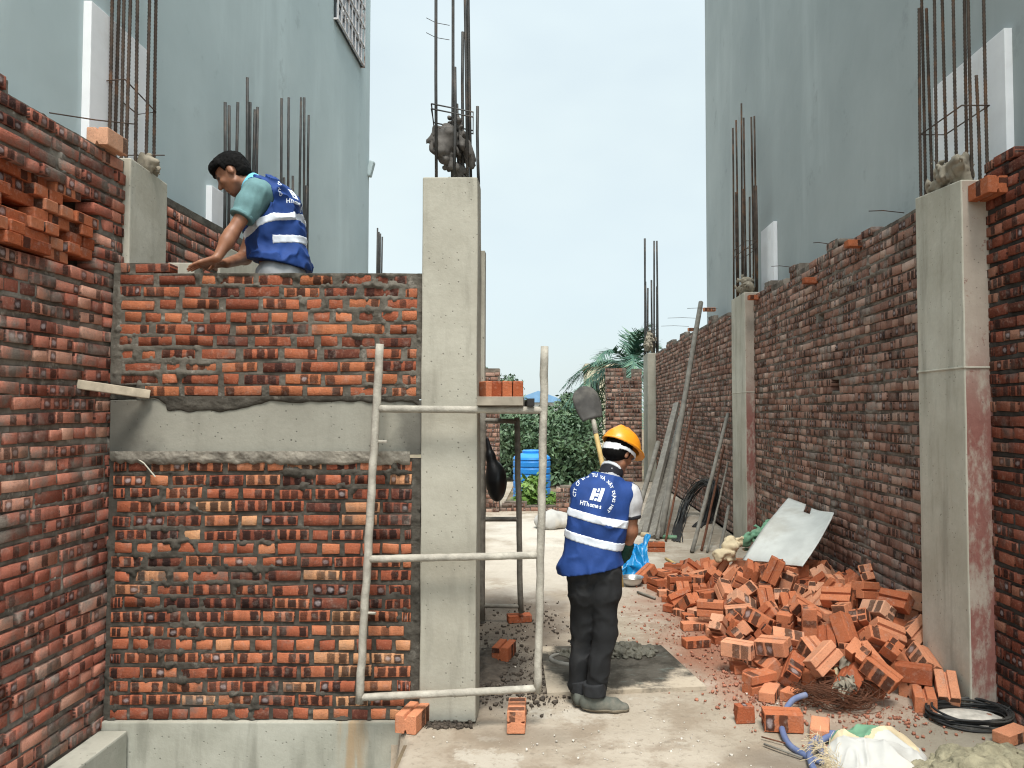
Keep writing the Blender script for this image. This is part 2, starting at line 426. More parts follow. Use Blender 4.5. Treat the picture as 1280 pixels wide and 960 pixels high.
def blob(t, p, cx, cy, rx, ry, n, soft=0.5):
    dx = t.math('DIVIDE', t.math('SUBTRACT', p.outputs[0], cx), rx); dy = t.math('DIVIDE', t.math('SUBTRACT', p.outputs[1], cy), ry)
    d = t.math('SQRT', t.math('ADD', t.math('MULTIPLY', dx, dx), t.math('MULTIPLY', dy, dy)))
    return t.ss(t.math('ADD', d, t.math('MULTIPLY', t.math('SUBTRACT', n, 0.5), 1.3)), 1.0 + soft * 0.5, 1.0 - soft)
def floor_mat():
    t = NT('dusty_concrete_floor'); p = t.n('SeparateXYZ', Vector=t.pos())
    n = t.noise(0.7, 6, 0.6); n2 = t.noise(3.2, 7, 0.66); n3 = t.noise(26, 6, 0.65); nb = t.noise(2.3, 5, 0.6)
    col = t.mix(t.ss(n, 0.32, 0.68), (0.29, 0.243, 0.185), (0.42, 0.368, 0.30))
    col = t.mix(t.math('MULTIPLY', t.ss(n2, 0.47, 0.62), 0.7), col, (0.235, 0.185, 0.135))
    col = t.mix(t.math('MULTIPLY', t.ss(t.noise(1.7, 8, 0.7), 0.55, 0.62), 0.5), col, (0.50, 0.465, 0.40))
    col = t.mix(t.math('MULTIPLY', t.ss(n3, 0.54, 0.70), 0.6), col, (0.19, 0.158, 0.122))
    for cx, cy, rx, ry, c, a in [(0.35, 5.45, 0.75, 0.55, (0.19, 0.165, 0.135), 0.6), (1.30, 5.9, 0.5, 1.0, (0.25, 0.105, 0.062), 0.85), (1.55, 7.2, 0.8, 1.2, (0.27, 0.13, 0.085), 0.75), (1.25, 5.0, 0.30, 0.5, (0.30, 0.16, 0.11), 0.65), (1.9, 4.6, 0.6, 0.5, (0.33, 0.22, 0.16), 0.5),
                                 (-0.35, 6.7, 0.60, 1.25, (0.115, 0.09, 0.07), 0.85), (0.05, 5.35, 0.45, 0.5, (0.14, 0.115, 0.09), 0.75), (-0.45, 5.3, 0.3, 0.8, (0.06, 0.05, 0.042), 0.85),
                                 (1.25, 3.95, 0.35, 0.18, (0.17, 0.14, 0.11), 0.7), (2.0, 4.25, 0.6, 0.25, (0.20, 0.165, 0.13), 0.6), (-0.15, 4.25, 0.35, 0.15, (0.20, 0.165, 0.125), 0.55),
                                 (0.0, 9.0, 1.3, 1.6, (0.60, 0.56, 0.49), 0.6), (0.2, 11.6, 1.5, 1.6, (0.62, 0.585, 0.52), 0.7), (2.2, 4.0, 0.4, 0.6, (0.24, 0.22, 0.17), 0.6)]:  # the two pale far blobs paint sunlight on the floor behind the scaffold
        col = t.mix(t.math('MULTIPLY', blob(t, p, cx, cy, rx, ry, nb), a), col, t.mix(n3, tuple(k * 0.75 for k in c), tuple(k * 1.2 for k in c)))
    return t.done(col, 0.92, t.math('ADD', n3, t.math('MULTIPLY', n2, 1.6)), 0.5, 0.012, spec=0.2)
M['floor'] = floor_mat()
M['earth'] = plain('garden_earth', (0.17, 0.13, 0.085), 0.95, 0.4, 3, dirt=(0.08, 0.10, 0.035), dirt_amt=0.7)
M['soil'] = plain('dark_soil', (0.075, 0.06, 0.047), 0.95, 0.45, 20, bs=0.5, bd=0.01)
M['crumbs'] = plain('brick_crumbs', (0.33, 0.14, 0.09), 0.95, 0.4, 15)
M['chips'] = plain('pale_chips', (0.52, 0.48, 0.42), 0.95, 0.3, 15)
M['foam'] = plain('white_foam', (0.82, 0.82, 0.83), 0.9, 0.06, 5, dirt=(0.55, 0.50, 0.44), dirt_amt=0.3)
M['rebar'] = plain('rusty_steel', (0.075, 0.055, 0.043), 0.75, 0.45, 14, 0.35, dirt=(0.17, 0.085, 0.045), dirt_amt=0.8)
M['rebar_grey'] = plain('grey_steel', (0.055, 0.054, 0.052), 0.6, 0.3, 14, 0.4, dirt=(0.12, 0.09, 0.07), dirt_amt=0.6)
M['pipe'] = plain('mortar_splashed_pipe', (0.35, 0.325, 0.275), 0.8, 0.22, 18, 0.05, dirt=(0.50, 0.47, 0.40), dirt_amt=0.8, bs=0.6, bd=0.006)
M['pipe_dark'] = plain('dull_scaffold_pipe', (0.17, 0.155, 0.13), 0.75, 0.3, 18, 0.1, dirt=(0.27, 0.25, 0.21), dirt_amt=0.7)
M['pole'] = plain('grey_weathered_pole', (0.18, 0.168, 0.145), 0.8, 0.3, 9, 0.1, dirt=(0.17, 0.15, 0.12), dirt_amt=0.6)
M['wood'] = plain('weathered_timber', (0.27, 0.235, 0.185), 0.85, 0.3, 10, dirt=(0.13, 0.11, 0.085), dirt_amt=0.7)
M['wood_pale'] = plain('pale_batten', (0.47, 0.40, 0.30), 0.85, 0.25, 14, dirt=(0.22, 0.18, 0.14), dirt_amt=0.5)
M['black_steel'] = plain('black_hollow_section', (0.025, 0.023, 0.021), 0.6, 0.3, 14, 0.3)
M['sheet'] = plain('grey_white_sheet', (0.52, 0.53, 0.50), 0.75, 0.12, 5, dirt=(0.36, 0.33, 0.27), dirt_amt=0.45)
M['sack_green'] = plain('green_woven_sack', (0.12, 0.21, 0.13), 0.7, 0.3, 9, dirt=(0.48, 0.42, 0.25), dirt_amt=0.9)
M['sack_white'] = plain('white_woven_sack', (0.44, 0.435, 0.41), 0.65, 0.1, 7, dirt=(0.52, 0.46, 0.36), dirt_amt=0.5)
M['sack_tan'] = plain('tan_woven_sack', (0.56, 0.46, 0.30), 0.75, 0.2, 10)
M['green_cloth'] = plain('green_sack_cloth', (0.13, 0.27, 0.17), 0.7, 0.22, 8, dirt=(0.42, 0.42, 0.28), dirt_amt=0.4)
M['paper'] = plain('cement_bag_paper', (0.27, 0.235, 0.18), 0.9, 0.3, 10, dirt=(0.10, 0.085, 0.07), dirt_amt=0.7)
M['paper_dark'] = plain('cement_bag_paper_grey', (0.115, 0.105, 0.095), 0.9, 0.35, 10, dirt=(0.05, 0.045, 0.04), dirt_amt=0.6)
M['hose'] = plain('blue_grey_hose', (0.11, 0.145, 0.27), 0.5, 0.15, 9, dirt=(0.30, 0.29, 0.29), dirt_amt=0.4)
M['cable'] = plain('black_cable', (0.02, 0.02, 0.02), 0.55, 0.3, 9, dirt=(0.15, 0.14, 0.12), dirt_amt=0.5)
M['wire_rust'] = plain('rusted_wire', (0.12, 0.05, 0.028), 0.85, 0.4, 12, 0.2)
M['sand'] = plain('damp_sand', (0.25, 0.225, 0.15), 0.95, 0.35, 12, bs=0.8, bd=0.012, dirt=(0.12, 0.105, 0.07), dirt_amt=0.7)
M['wet_mortar'] = plain('wet_mortar', (0.085, 0.08, 0.062), 0.6, 0.35, 14, bs=0.6, bd=0.01)
M['mortar_film'] = plain('thin_mortar_film', (0.15, 0.143, 0.125), 0.5, 0.45, 5, bs=0.4, bd=0.005, dirt=(0.30, 0.285, 0.25), dirt_amt=0.6)

def board_mat():
    t = NT('mortar_smeared_board'); p = t.n('SeparateXYZ', Vector=t.pos()); n2 = t.noise(30, 5, .65); nb = t.noise(4.2, 7, .68)
    wood = t.mix(t.noise(6, 5), (0.36, 0.30, 0.225), (0.46, 0.395, 0.31))
    film = t.mix(t.ss(t.noise(7, 6, .65), .35, .65), (0.016, 0.015, 0.0125), (0.06, 0.056, 0.048))
    film = t.mix(t.math('MULTIPLY', t.ss(t.noise(5, 6, .7, t.scale((1, 2.5, 1))), .58, .70), .3), film, (0.20, 0.26, 0.235))
    col = t.mix(t.math('MULTIPLY', blob(t, p, -.05, .16, .62, .56, nb, .2), .94), wood, film)
    col = t.mix(t.math('MULTIPLY', t.ss(n2, .5, .75), .4), col, (0.12, 0.105, 0.085))
    return t.done(col, .85, t.math('ADD', n2, t.noise(9, 5)), .5, .006, spec=.1)
M['board'] = board_mat()
M['bowl'] = plain('dull_aluminium', (0.55, 0.54, 0.52), 0.32, 0.1, 8, 0.9)
M['blue_bag'] = plain('blue_plastic_film', (0.008, 0.22, 0.50), 0.35, 0.25, 10, spec=0.5)
M['black_bag'] = plain('black_plastic_film', (0.006, 0.006, 0.007), 0.38, 0.3, 10, spec=0.4)
M['tank'] = plain('blue_tank', (0.03, 0.26, 0.72), 0.4, 0.08, 2, spec=0.4, bs=0.03)
M['vest'] = plain('blue_vest_cloth', (0.014, 0.047, 0.19), 0.75, 0.18, 9, bs=0.25, bd=0.006)
M['reflect'] = plain('silver_reflective_tape', (0.66, 0.70, 0.76), 0.5, 0.08, 25, bs=0.2)
M['print'] = plain('white_vest_print', (0.74, 0.79, 0.84), 0.8, 0.06, 30, bs=0.0)
def skin_mat():
    t = NT('tanned_skin'); n = t.noise(14, 5)
    a = t.n('Attribute', {'attribute_name': 'bc'}); s = t.n('SeparateColor', Color=a.outputs['Color'])
    col = t.ramp(n, [(0.3, (0.20, 0.085, 0.046)), (0.7, (0.31, 0.145, 0.083))])
    col = t.mix(t.math('MULTIPLY', s.outputs[0], 0.9), col, (0.02, 0.014, 0.012))
    col = t.mix(t.math('MULTIPLY', s.outputs[1], 0.7), col, (0.26, 0.085, 0.065))
    return t.done(col, 0.5, t.noise(70, 3), 0.1, 0.002, spec=0.4, Subsurface_Weight=0.05)
M['skin'] = skin_mat()
M['hair'] = plain('black_hair', (0.004, 0.0036, 0.0034), 0.8, 0.4, 60, spec=.12, bs=0.6, bd=0.006)
M['polo'] = plain('grey_teal_polo', (0.125, 0.235, 0.245), 0.85, 0.1, 30, bs=0.2)
M['polo_collar'] = plain('light_blue_collar', (0.16, 0.50, 0.66), 0.85, 0.08, 30)
M['grey_trousers'] = plain('grey_cotton', (0.30, 0.31, 0.32), 0.9, 0.14, 12)
M['black_trousers'] = plain('black_work_trousers', (0.012, 0.0125, 0.0135), 0.85, 0.35, 7, dirt=(0.05, 0.048, 0.045), dirt_amt=0.45)
M['cuff'] = plain('black_denim_cuff', (0.02, 0.021, 0.023), 0.85, 0.3, 20)
M['grey_shirt'] = plain('grey_marl_shirt', (0.45, 0.45, 0.46), 0.9, 0.12, 30)
M['black_trim'] = plain('black_shirt_trim', (0.014, 0.014, 0.018), 0.85, 0.2, 30)
M['shoe'] = plain('dusty_canvas_shoe', (0.085, 0.09, 0.076), 0.85, 0.25, 12, dirt=(0.22, 0.195, 0.155), dirt_amt=0.5)
M['sole'] = plain('shoe_sole', (0.15, 0.125, 0.09), 0.9, 0.3, 12)
M['helmet'] = plain('orange_yellow_helmet', (0.76, 0.275, 0.012), 0.35, 0.06, 6, spec=0.5, bs=0.02)
M['strap'] = plain('white_helmet_strap', (0.62, 0.64, 0.66), 0.6, 0.1, 20)
M['glove'] = plain('dark_green_glove', (0.012, 0.05, 0.035), 0.8, 0.5, 18)
M['spade'] = plain('mortar_caked_steel', (0.06, 0.057, 0.053), 0.7, 0.35, 10, 0.15, dirt=(0.17, 0.16, 0.14), dirt_amt=0.6)
M['bamboo'] = plain('yellow_bamboo', (0.52, 0.37, 0.15), 0.65, 0.2, 16)
M['grille'] = plain('white_grille_paint', (0.62, 0.60, 0.60), 0.6, 0.1, 10, dirt=(0.20, 0.11, 0.07), dirt_amt=0.9)
M['pane_dark'] = plain('dim_window_glass', (0.03, 0.035, 0.04), 0.15, 0.2, 4, spec=0.5)
M['blue_roof'] = plain('blue_sheet_roof', (0.17, 0.31, 0.48), 0.5, 0.1, 3)
M['cream'] = plain('cream_wall', (0.50, 0.45, 0.33), 0.85, 0.15, 2, dirt=(0.30, 0.27, 0.2))
M['white_wall'] = plain('whitewashed_wall', (0.62, 0.62, 0.6), 0.85, 0.12, 2, dirt=(0.36, 0.35, 0.32))
M['bark'] = plain('grey_bark', (0.14, 0.11, 0.08), 0.9, 0.4, 12)
def leaf_mat(name, a, b, c):
    t = NT(name); at = t.n('Attribute', {'attribute_name': 'bc'}); s = t.n('SeparateColor', Color=at.outputs['Color'])
    col = t.ramp(s.outputs[0], [(0.1, a), (0.6, b), (1.0, c)])
    return t.done(col, 0.5, spec=0.4)
M['leaf_dark'] = leaf_mat('dark_leaf', (0.028, 0.058, 0.03), (0.08, 0.14, 0.068), (0.17, 0.25, 0.12))
M['leaf_mid'] = leaf_mat('green_leaf', (0.05, 0.09, 0.05), (0.10, 0.16, 0.085), (0.18, 0.25, 0.13))
M['leaf_bright'] = leaf_mat('bright_leaf', (0.06, 0.13, 0.025), (0.12, 0.22, 0.04), (0.20, 0.31, 0.06))
M['leaf_palm'] = leaf_mat('palm_leaf', (0.03, 0.085, 0.06), (0.055, 0.125, 0.085), (0.10, 0.18, 0.10))
HEAP = [(2.152, 5.82, 0.05, 0.256, 0.0, 0.0, -0.967),
(2.422, 5.184, 0.05, 0.683, 0.0, 0.0, 0.73),
(1.835, 8.159, 0.05, 0.543, 0.0, -0.0, -0.84),
(2.064, 5.516, 0.05, 0.716, 0.0, -0.0, -0.698),
(2.512, 7.139, 0.05, 0.847, 0.0, 0.0, 0.531),
(1.722, 5.031, 0.05, 0.991, 0.0, -0.0, -0.13),
(1.61, 7.231, 0.05, 0.015, -0.0, 0.0, 1.0),
(1.495, 7.938, 0.05, 0.787, -0.0, -0.0, 0.617),
(1.943, 7.948, 0.059, 0.031, -0.002, -0.079, 0.996),
(2.305, 6.269, 0.05, 0.954, -0.0, 0.0, -0.301),
(1.606, 6.995, 0.106, 0.677, 0.688, 0.163, -0.206),
(1.78, 5.506, 0.05, 0.189, 0.0, 0.0, -0.982),
(2.404, 7.319, 0.061, 0.6, -0.6, -0.374, 0.374),
(2.518, 6.364, 0.05, 0.959, -0.0, 0.0, -0.285),
(2.021, 5.139, 0.061, 0.147, 0.147, 0.692, 0.692),
(1.245, 7.576, 0.05, 0.0, 0.632, 0.775, 0.0),
(2.261, 5.155, 0.102, 0.075, 0.923, -0.23, 0.301),
(2.329, 7.009, 0.05, 0.603, 0.0, 0.0, 0.798),
(1.248, 8.14, 0.061, 0.585, 0.585, -0.397, -0.397),
(2.054, 7.055, 0.05, 0.997, -0.0, -0.0, -0.077),
(1.999, 6.567, 0.05, 1.0, -0.0, -0.0, -0.017),
(1.634, 8.197, 0.05, 0.0, -0.929, 0.37, 0.0),
(1.266, 6.576, 0.05, 0.0, 0.923, -0.384, 0.0),
(2.082, 7.35, 0.05, 0.0, -0.863, 0.506, -0.0),
(2.307, 7.503, 0.05, 0.949, 0.0, 0.0, 0.316),
(2.287, 5.782, 0.135, 0.608, 0.259, -0.1, 0.744),
(2.356, 6.039, 0.05, 0.433, 0.0, 0.0, 0.902),
(2.375, 7.746, 0.114, 0.261, 0.694, 0.136, -0.657),
(1.824, 5.714, 0.05, 0.031, -0.0, -0.0, 1.0),
(2.548, 7.147, 0.15, 0.813, 0.0, 0.0, -0.582),
(1.743, 6.424, 0.05, 0.425, 0.0, -0.0, -0.905),
(1.926, 7.748, 0.05, 0.145, -0.0, -0.0, 0.989),
(1.457, 5.555, 0.079, 0.274, -0.588, -0.69, 0.321),
(1.815, 7.558, 0.05, 0.913, 0.0, 0.0, 0.408),
(1.78, 5.998, 0.069, 0.094, 0.018, 0.19, 0.977),
(2.121, 6.429, 0.061, 0.603, -0.603, -0.369, 0.369),
(1.235, 7.789, 0.05, 0.178, 0.0, 0.0, 0.984),
(2.322, 8.212, 0.061, 0.628, 0.628, 0.325, 0.325),
(2.413, 6.694, 0.05, 1.0, -0.0, -0.0, 0.02),
(2.355, 6.805, 0.061, 0.707, 0.707, 0.006, 0.006),
(1.386, 7.388, 0.061, 0.026, -0.026, -0.707, 0.707),
(2.182, 6.688, 0.096, 0.194, -0.218, -0.028, 0.956),
(1.459, 5.93, 0.097, 0.687, -0.698, 0.11, 0.167),
(2.212, 5.62, 0.05, 0.925, 0.0, -0.0, -0.381),
(1.742, 7.753, 0.061, 0.492, -0.492, 0.508, -0.508),
(2.182, 7.836, 0.05, 0.236, 0.0, 0.0, 0.972),
(1.899, 6.334, 0.05, 0.0, 0.221, 0.975, 0.0),
(2.548, 5.427, 0.05, 0.813, 0.0, -0.0, -0.582),
(1.813, 5.219, 0.05, 0.869, 0.0, -0.0, 0.495),
(2.115, 7.132, 0.146, 0.612, -0.055, 0.098, 0.783),
(2.294, 5.376, 0.074, 0.952, -0.254, -0.044, 0.166),
(2.456, 5.647, 0.061, 0.372, 0.372, 0.601, 0.601),
(1.958, 7.497, 0.105, 0.417, 0.571, -0.417, 0.571),
(2.221, 7.184, 0.105, 0.701, 0.09, -0.701, 0.09),
(1.743, 6.872, 0.05, 0.0, -0.995, -0.097, -0.0),
(2.21, 5.975, 0.113, 0.186, 0.279, 0.65, -0.682),
(2.517, 7.838, 0.077, 0.087, -0.143, 0.842, -0.513),
(2.254, 4.849, 0.15, 0.971, -0.0, 0.0, -0.24),
(2.232, 4.668, 0.05, 0.0, -0.566, 0.824, 0.0),
(1.553, 5.024, 0.109, 0.362, 0.37, -0.333, -0.788),
(1.588, 7.568, 0.061, 0.707, 0.707, 0.025, 0.025),
(1.971, 7.242, 0.107, 0.485, 0.512, 0.46, -0.539),
(2.41, 7.945, 0.05, 0.988, -0.0, 0.0, 0.155),
(2.535, 5.785, 0.061, 0.634, -0.634, 0.313, -0.313),
(2.222, 6.282, 0.15, 0.271, 0.0, 0.0, 0.963),
(2.051, 5.505, 0.15, 0.878, -0.0, -0.0, 0.479),
(2.005, 6.43, 0.105, 0.141, 0.693, -0.141, 0.693),
(1.439, 7.227, 0.05, 0.674, 0.0, -0.0, -0.739),
(2.586, 5.625, 0.182, 0.476, 0.523, 0.506, 0.493),
(2.069, 5.781, 0.15, 0.941, 0.0, 0.0, -0.338),
(1.48, 6.271, 0.05, 0.0, 0.839, 0.544, 0.0),
(2.044, 4.912, 0.05, 0.0, 0.881, 0.472, 0.0),
(1.761, 5.667, 0.162, 0.667, 0.733, 0.086, 0.099),
(2.152, 6.878, 0.108, 0.163, 0.834, 0.414, -0.328),
(1.739, 6.43, 0.161, 0.491, 0.491, -0.509, -0.509),
(1.666, 8.134, 0.15, 0.0, -0.778, 0.629, 0.0),
(1.379, 7.029, 0.05, 0.0, -0.095, 0.995, -0.0),
(2.463, 5.898, 0.168, 0.991, -0.057, -0.054, -0.106),
(1.843, 6.129, 0.105, 0.592, -0.261, -0.211, -0.732),
(2.413, 5.048, 0.165, 0.644, 0.292, 0.039, 0.706),
(1.971, 6.745, 0.072, 0.248, -0.188, 0.573, -0.758),
(2.205, 6.146, 0.108, 0.344, 0.266, 0.895, -0.102),
(2.524, 6.941, 0.096, 0.966, -0.0, 0.259, 0.0),
(1.853, 7.585, 0.161, 0.275, -0.275, 0.651, -0.651),
(2.289, 7.694, 0.136, 0.501, -0.146, -0.687, 0.505),
(2.099, 7.555, 0.061, 0.674, 0.674, -0.215, -0.215),
(2.579, 6.795, 0.115, 0.62, 0.34, 0.341, -0.619),
(1.825, 7.013, 0.101, 0.01, 0.953, 0.033, -0.301),
(2.59, 5.336, 0.161, 0.5, 0.5, -0.5, -0.5),
(2.191, 6.974, 0.167, 0.812, 0.475, 0.334, -0.058),
(1.616, 7.113, 0.061, 0.013, -0.013, 0.707, -0.707),
(2.29, 5.765, 0.243, 0.141, -0.098, 0.259, -0.95),
(2.093, 5.737, 0.25, 0.0, -0.665, -0.747, -0.0),
(1.424, 6.668, 0.061, 0.242, 0.242, -0.664, -0.664),
(2.59, 6.039, 0.193, 0.198, -0.679, 0.198, -0.679),
(2.406, 5.543, 0.186, 0.556, -0.131, 0.82, 0.034),
(1.18, 7.201, 0.061, 0.145, -0.145, 0.692, -0.692),
(1.691, 6.224, 0.061, 0.7, 0.7, -0.099, -0.099),
(1.449, 5.203, 0.079, 0.707, -0.338, 0.268, -0.56),
(2.427, 7.961, 0.161, 0.314, -0.314, 0.634, -0.634),
(1.502, 6.251, 0.162, 0.07, -0.06, 0.013, 0.996),
(2.527, 6.574, 0.061, 0.069, 0.069, -0.704, -0.704),
(2.319, 6.924, 0.23, 0.093, 0.423, -0.266, 0.861),
(1.576, 5.392, 0.092, 0.646, -0.685, -0.319, 0.113),
(2.439, 5.673, 0.241, 0.35, 0.166, 0.659, -0.644),
(2.24, 7.358, 0.131, 0.298, -0.031, -0.423, 0.855),
(1.486, 8.614, 0.05, 0.663, 0.0, -0.0, -0.749),
(1.149, 8.076, 0.061, 0.618, 0.618, -0.343, -0.343),
(2.226, 5.607, 0.205, 0.488, -0.512, -0.492, -0.508),
(1.903, 6.525, 0.15, 0.487, 0.0, -0.0, -0.873),
(1.965, 5.97, 0.116, 0.809, -0.06, -0.578, -0.085),
(1.313, 7.978, 0.05, 0.258, 0.0, -0.0, -0.966),
(2.203, 7.108, 0.262, 0.011, -0.368, -0.93, 0.01),
(2.213, 5.424, 0.147, 0.92, -0.258, -0.009, 0.295),
(2.489, 6.257, 0.126, 0.5, 0.043, -0.574, 0.648),
(2.09, 6.657, 0.168, 0.37, -0.201, -0.045, 0.906),
(2.504, 7.079, 0.259, 0.841, -0.049, -0.295, 0.451),
(2.228, 8.01, 0.061, 0.471, 0.471, 0.528, 0.528),
(1.977, 6.967, 0.15, 0.256, 0.55, 0.247, 0.756),
(1.835, 5.874, 0.121, 0.625, 0.291, -0.375, 0.62),
(2.389, 5.939, 0.268, 0.157, 0.076, 0.733, 0.657),
(1.645, 5.245, 0.095, 0.218, 0.472, -0.846, 0.122),
(2.283, 4.89, 0.05, 0.0, -0.36, 0.933, 0.0),
(1.786, 7.251, 0.111, 0.934, -0.049, 0.305, -0.178),
(1.033, 7.69, 0.061, 0.586, 0.586, -0.395, -0.395),
(1.357, 6.84, 0.05, 0.996, 0.0, -0.0, -0.094),
(2.376, 5.317, 0.153, 0.862, 0.485, 0.121, 0.088),
(1.942, 5.612, 0.157, 0.366, 0.232, -0.589, -0.683),
(1.905, 7.799, 0.161, 0.705, 0.705, -0.059, -0.059),
(2.379, 6.503, 0.116, 0.695, 0.418, -0.57, -0.131),
(2.554, 7.614, 0.05, 0.0, 0.611, -0.792, 0.0),
(1.576, 5.713, 0.075, 0.735, 0.217, -0.182, -0.616),
(1.483, 6.537, 0.079, 0.404, -0.826, -0.352, 0.172),
(2.059, 5.319, 0.05, 0.0, 0.115, 0.993, 0.0),
(2.438, 5.414, 0.253, 0.874, 0.461, 0.14, -0.057),
(1.914, 5.365, 0.192, 0.772, 0.04, -0.393, 0.499),
(2.057, 8.26, 0.061, 0.496, -0.496, -0.504, 0.504),
(1.379, 6.836, 0.15, 0.0, 0.272, -0.962, -0.0),
(1.263, 5.262, 0.172, 0.958, 0.0, -0.0, -0.287),
(2.157, 7.336, 0.257, 0.592, -0.016, -0.551, 0.588),
(2.028, 6.111, 0.124, 0.732, -0.55, -0.105, -0.388),
(1.796, 6.849, 0.161, 0.683, 0.683, -0.184, -0.184),
(1.964, 7.145, 0.205, 0.538, 0.502, 0.407, -0.54),
(1.636, 6.738, 0.061, 0.705, 0.705, 0.059, 0.059),
(2.526, 5.508, 0.326, 0.133, -0.014, -0.986, 0.1),
(1.387, 7.672, 0.125, 0.045, 0.328, -0.415, 0.848),
(2.084, 7.451, 0.177, 0.552, 0.584, 0.369, 0.467),
(2.374, 8.681, 0.061, 0.101, -0.101, 0.7, -0.7),
(2.067, 6.412, 0.277, 0.689, -0.554, -0.192, 0.425),
(2.299, 6.438, 0.12, 0.079, -0.6, -0.375, 0.703),
(2.485, 5.309, 0.275, 0.789, 0.498, -0.04, 0.357),
(1.889, 7.362, 0.152, 0.726, 0.57, 0.339, -0.184),
(2.436, 6.159, 0.146, 0.702, 0.501, 0.101, -0.496),
(2.386, 6.788, 0.172, 0.113, 0.0, 0.0, -0.994),
(1.6, 7.726, 0.05, 0.725, -0.0, 0.0, -0.689),
(2.037, 5.182, 0.174, 0.089, 0.978, 0.178, -0.061),
(1.332, 7.35, 0.172, 0.984, 0.0, -0.0, -0.181),
(2.428, 6.679, 0.205, 0.461, -0.536, 0.461, 0.536),
(2.406, 6.063, 0.205, 0.178, -0.033, 0.307, 0.934),
(2.413, 7.575, 0.186, 0.84, 0.129, 0.162, -0.502),
(1.764, 6.639, 0.061, 0.672, 0.672, 0.219, 0.219),
(1.193, 7.066, 0.115, 0.312, -0.661, 0.585, 0.352),
(1.766, 6.425, 0.283, 0.563, -0.563, -0.428, 0.428),
(2.022, 6.892, 0.24, 0.504, 0.203, 0.339, -0.768),
(1.518, 6.438, 0.123, 0.009, 0.311, -0.3, 0.902),
(1.874, 6.303, 0.248, 0.554, -0.25, -0.224, -0.762),
(1.809, 4.74, 0.138, 0.355, 0.273, -0.23, -0.864),
(1.826, 7.173, 0.2, 0.681, 0.264, 0.118, 0.672),
(1.493, 6.717, 0.219, 0.632, -0.263, -0.544, 0.485),
(2.486, 8.268, 0.061, 0.507, 0.507, 0.493, 0.493),
(1.724, 7.913, 0.152, 0.655, -0.144, 0.169, 0.722),
(2.317, 8.91, 0.05, 0.0, 0.691, 0.723, 0.0),
(1.623, 7.42, 0.12, 0.238, 0.378, -0.311, -0.839),
(1.411, 7.548, 0.168, 0.314, 0.065, -0.083, -0.943),
(2.561, 6.238, 0.209, 0.622, 0.337, 0.189, 0.681),
(1.987, 4.7, 0.196, 0.348, 0.245, -0.095, 0.9),
(2.346, 5.655, 0.356, 0.86, -0.095, -0.009, -0.501),
(2.504, 6.1, 0.331, 0.162, -0.746, 0.486, -0.426),
(2.59, 6.673, 0.22, 0.385, 0.592, 0.386, 0.593),
(2.092, 7.041, 0.321, 0.331, -0.002, 0.254, 0.909),
(2.181, 5.434, 0.302, 0.37, -0.242, -0.29, -0.849),
(2.561, 5.76, 0.321, 0.445, 0.55, -0.703, 0.068),
(1.706, 7.013, 0.249, 0.394, 0.795, -0.295, 0.355),
(2.577, 6.447, 0.192, 0.207, -0.715, 0.205, -0.636),
(2.337, 6.253, 0.277, 0.911, -0.303, -0.089, 0.267),
(1.402, 7.904, 0.146, 0.926, -0.128, -0.215, 0.281),
(2.393, 5.962, 0.389, 0.573, 0.545, -0.483, -0.376),
(2.523, 7.306, 0.18, 0.077, -0.106, 0.711, -0.691),
(1.616, 6.841, 0.214, 0.406, 0.702, 0.45, 0.374),
(2.502, 6.517, 0.326, 0.58, -0.533, 0.246, 0.565),
(1.974, 5.646, 0.277, 0.561, 0.473, -0.407, -0.544),
(2.429, 7.033, 0.321, 0.34, 0.299, -0.011, -0.892),
(2.093, 6.228, 0.132, 0.713, 0.559, -0.418, 0.066),
(2.169, 5.974, 0.223, 0.329, 0.196, 0.924, 0.024),
(2.406, 6.19, 0.364, 0.818, -0.211, -0.408, 0.346),
(1.832, 6.818, 0.29, 0.975, 0.037, -0.081, -0.205),
(1.987, 6.721, 0.228, 0.123, -0.205, 0.008, 0.971),
(1.561, 6.376, 0.209, 0.421, 0.855, 0.223, -0.207),
(1.74, 6.738, 0.395, 0.757, 0.225, 0.056, 0.611),
(2.093, 7.251, 0.299, 0.214, 0.445, 0.386, -0.779),
(2.191, 5.274, 0.21, 0.449, 0.349, -0.249, 0.784),
(1.5, 8.099, 0.119, 0.784, -0.353, -0.118, -0.497),
(2.183, 8.304, 0.061, 0.449, 0.449, -0.546, -0.546),
(1.59, 7.919, 0.162, 0.601, -0.349, -0.707, 0.132),
(2.068, 7.739, 0.186, 0.035, -0.556, 0.272, -0.784),
(2.283, 5.892, 0.36, 0.609, 0.076, -0.336, 0.714),
(1.725, 8.36, 0.05, 0.0, 0.946, 0.324, 0.0),
(2.155, 8.255, 0.183, 0.504, 0.504, -0.496, -0.496),
(1.525, 7.404, 0.198, 0.657, 0.024, 0.458, 0.599),
(2.021, 4.987, 0.194, 0.145, -0.78, 0.576, 0.196),
(1.57, 5.549, 0.154, 0.659, 0.676, 0.213, -0.253),
(1.183, 6.744, 0.106, 0.469, -0.3, 0.173, 0.812),
(1.725, 6.227, 0.245, 0.431, -0.585, 0.614, 0.308),
(1.699, 5.611, 0.279, 0.643, -0.587, -0.366, 0.329),
(1.77, 5.497, 0.15, 0.762, 0.0, -0.0, -0.648),
(1.996, 6.565, 0.311, 0.226, -0.568, 0.199, 0.766),
(1.463, 6.046, 0.113, 0.044, -0.422, -0.021, -0.905),
(1.875, 6.58, 0.449, 0.148, 0.147, 0.973, -0.097),
(2.285, 7.093, 0.371, 0.421, -0.441, 0.564, -0.557),
(1.633, 6.558, 0.234, 0.283, -0.002, 0.892, -0.353),
(2.005, 8.448, 0.05, 0.336, -0.0, -0.0, -0.942),
(1.588, 7.724, 0.195, 0.021, 0.741, 0.633, 0.223),
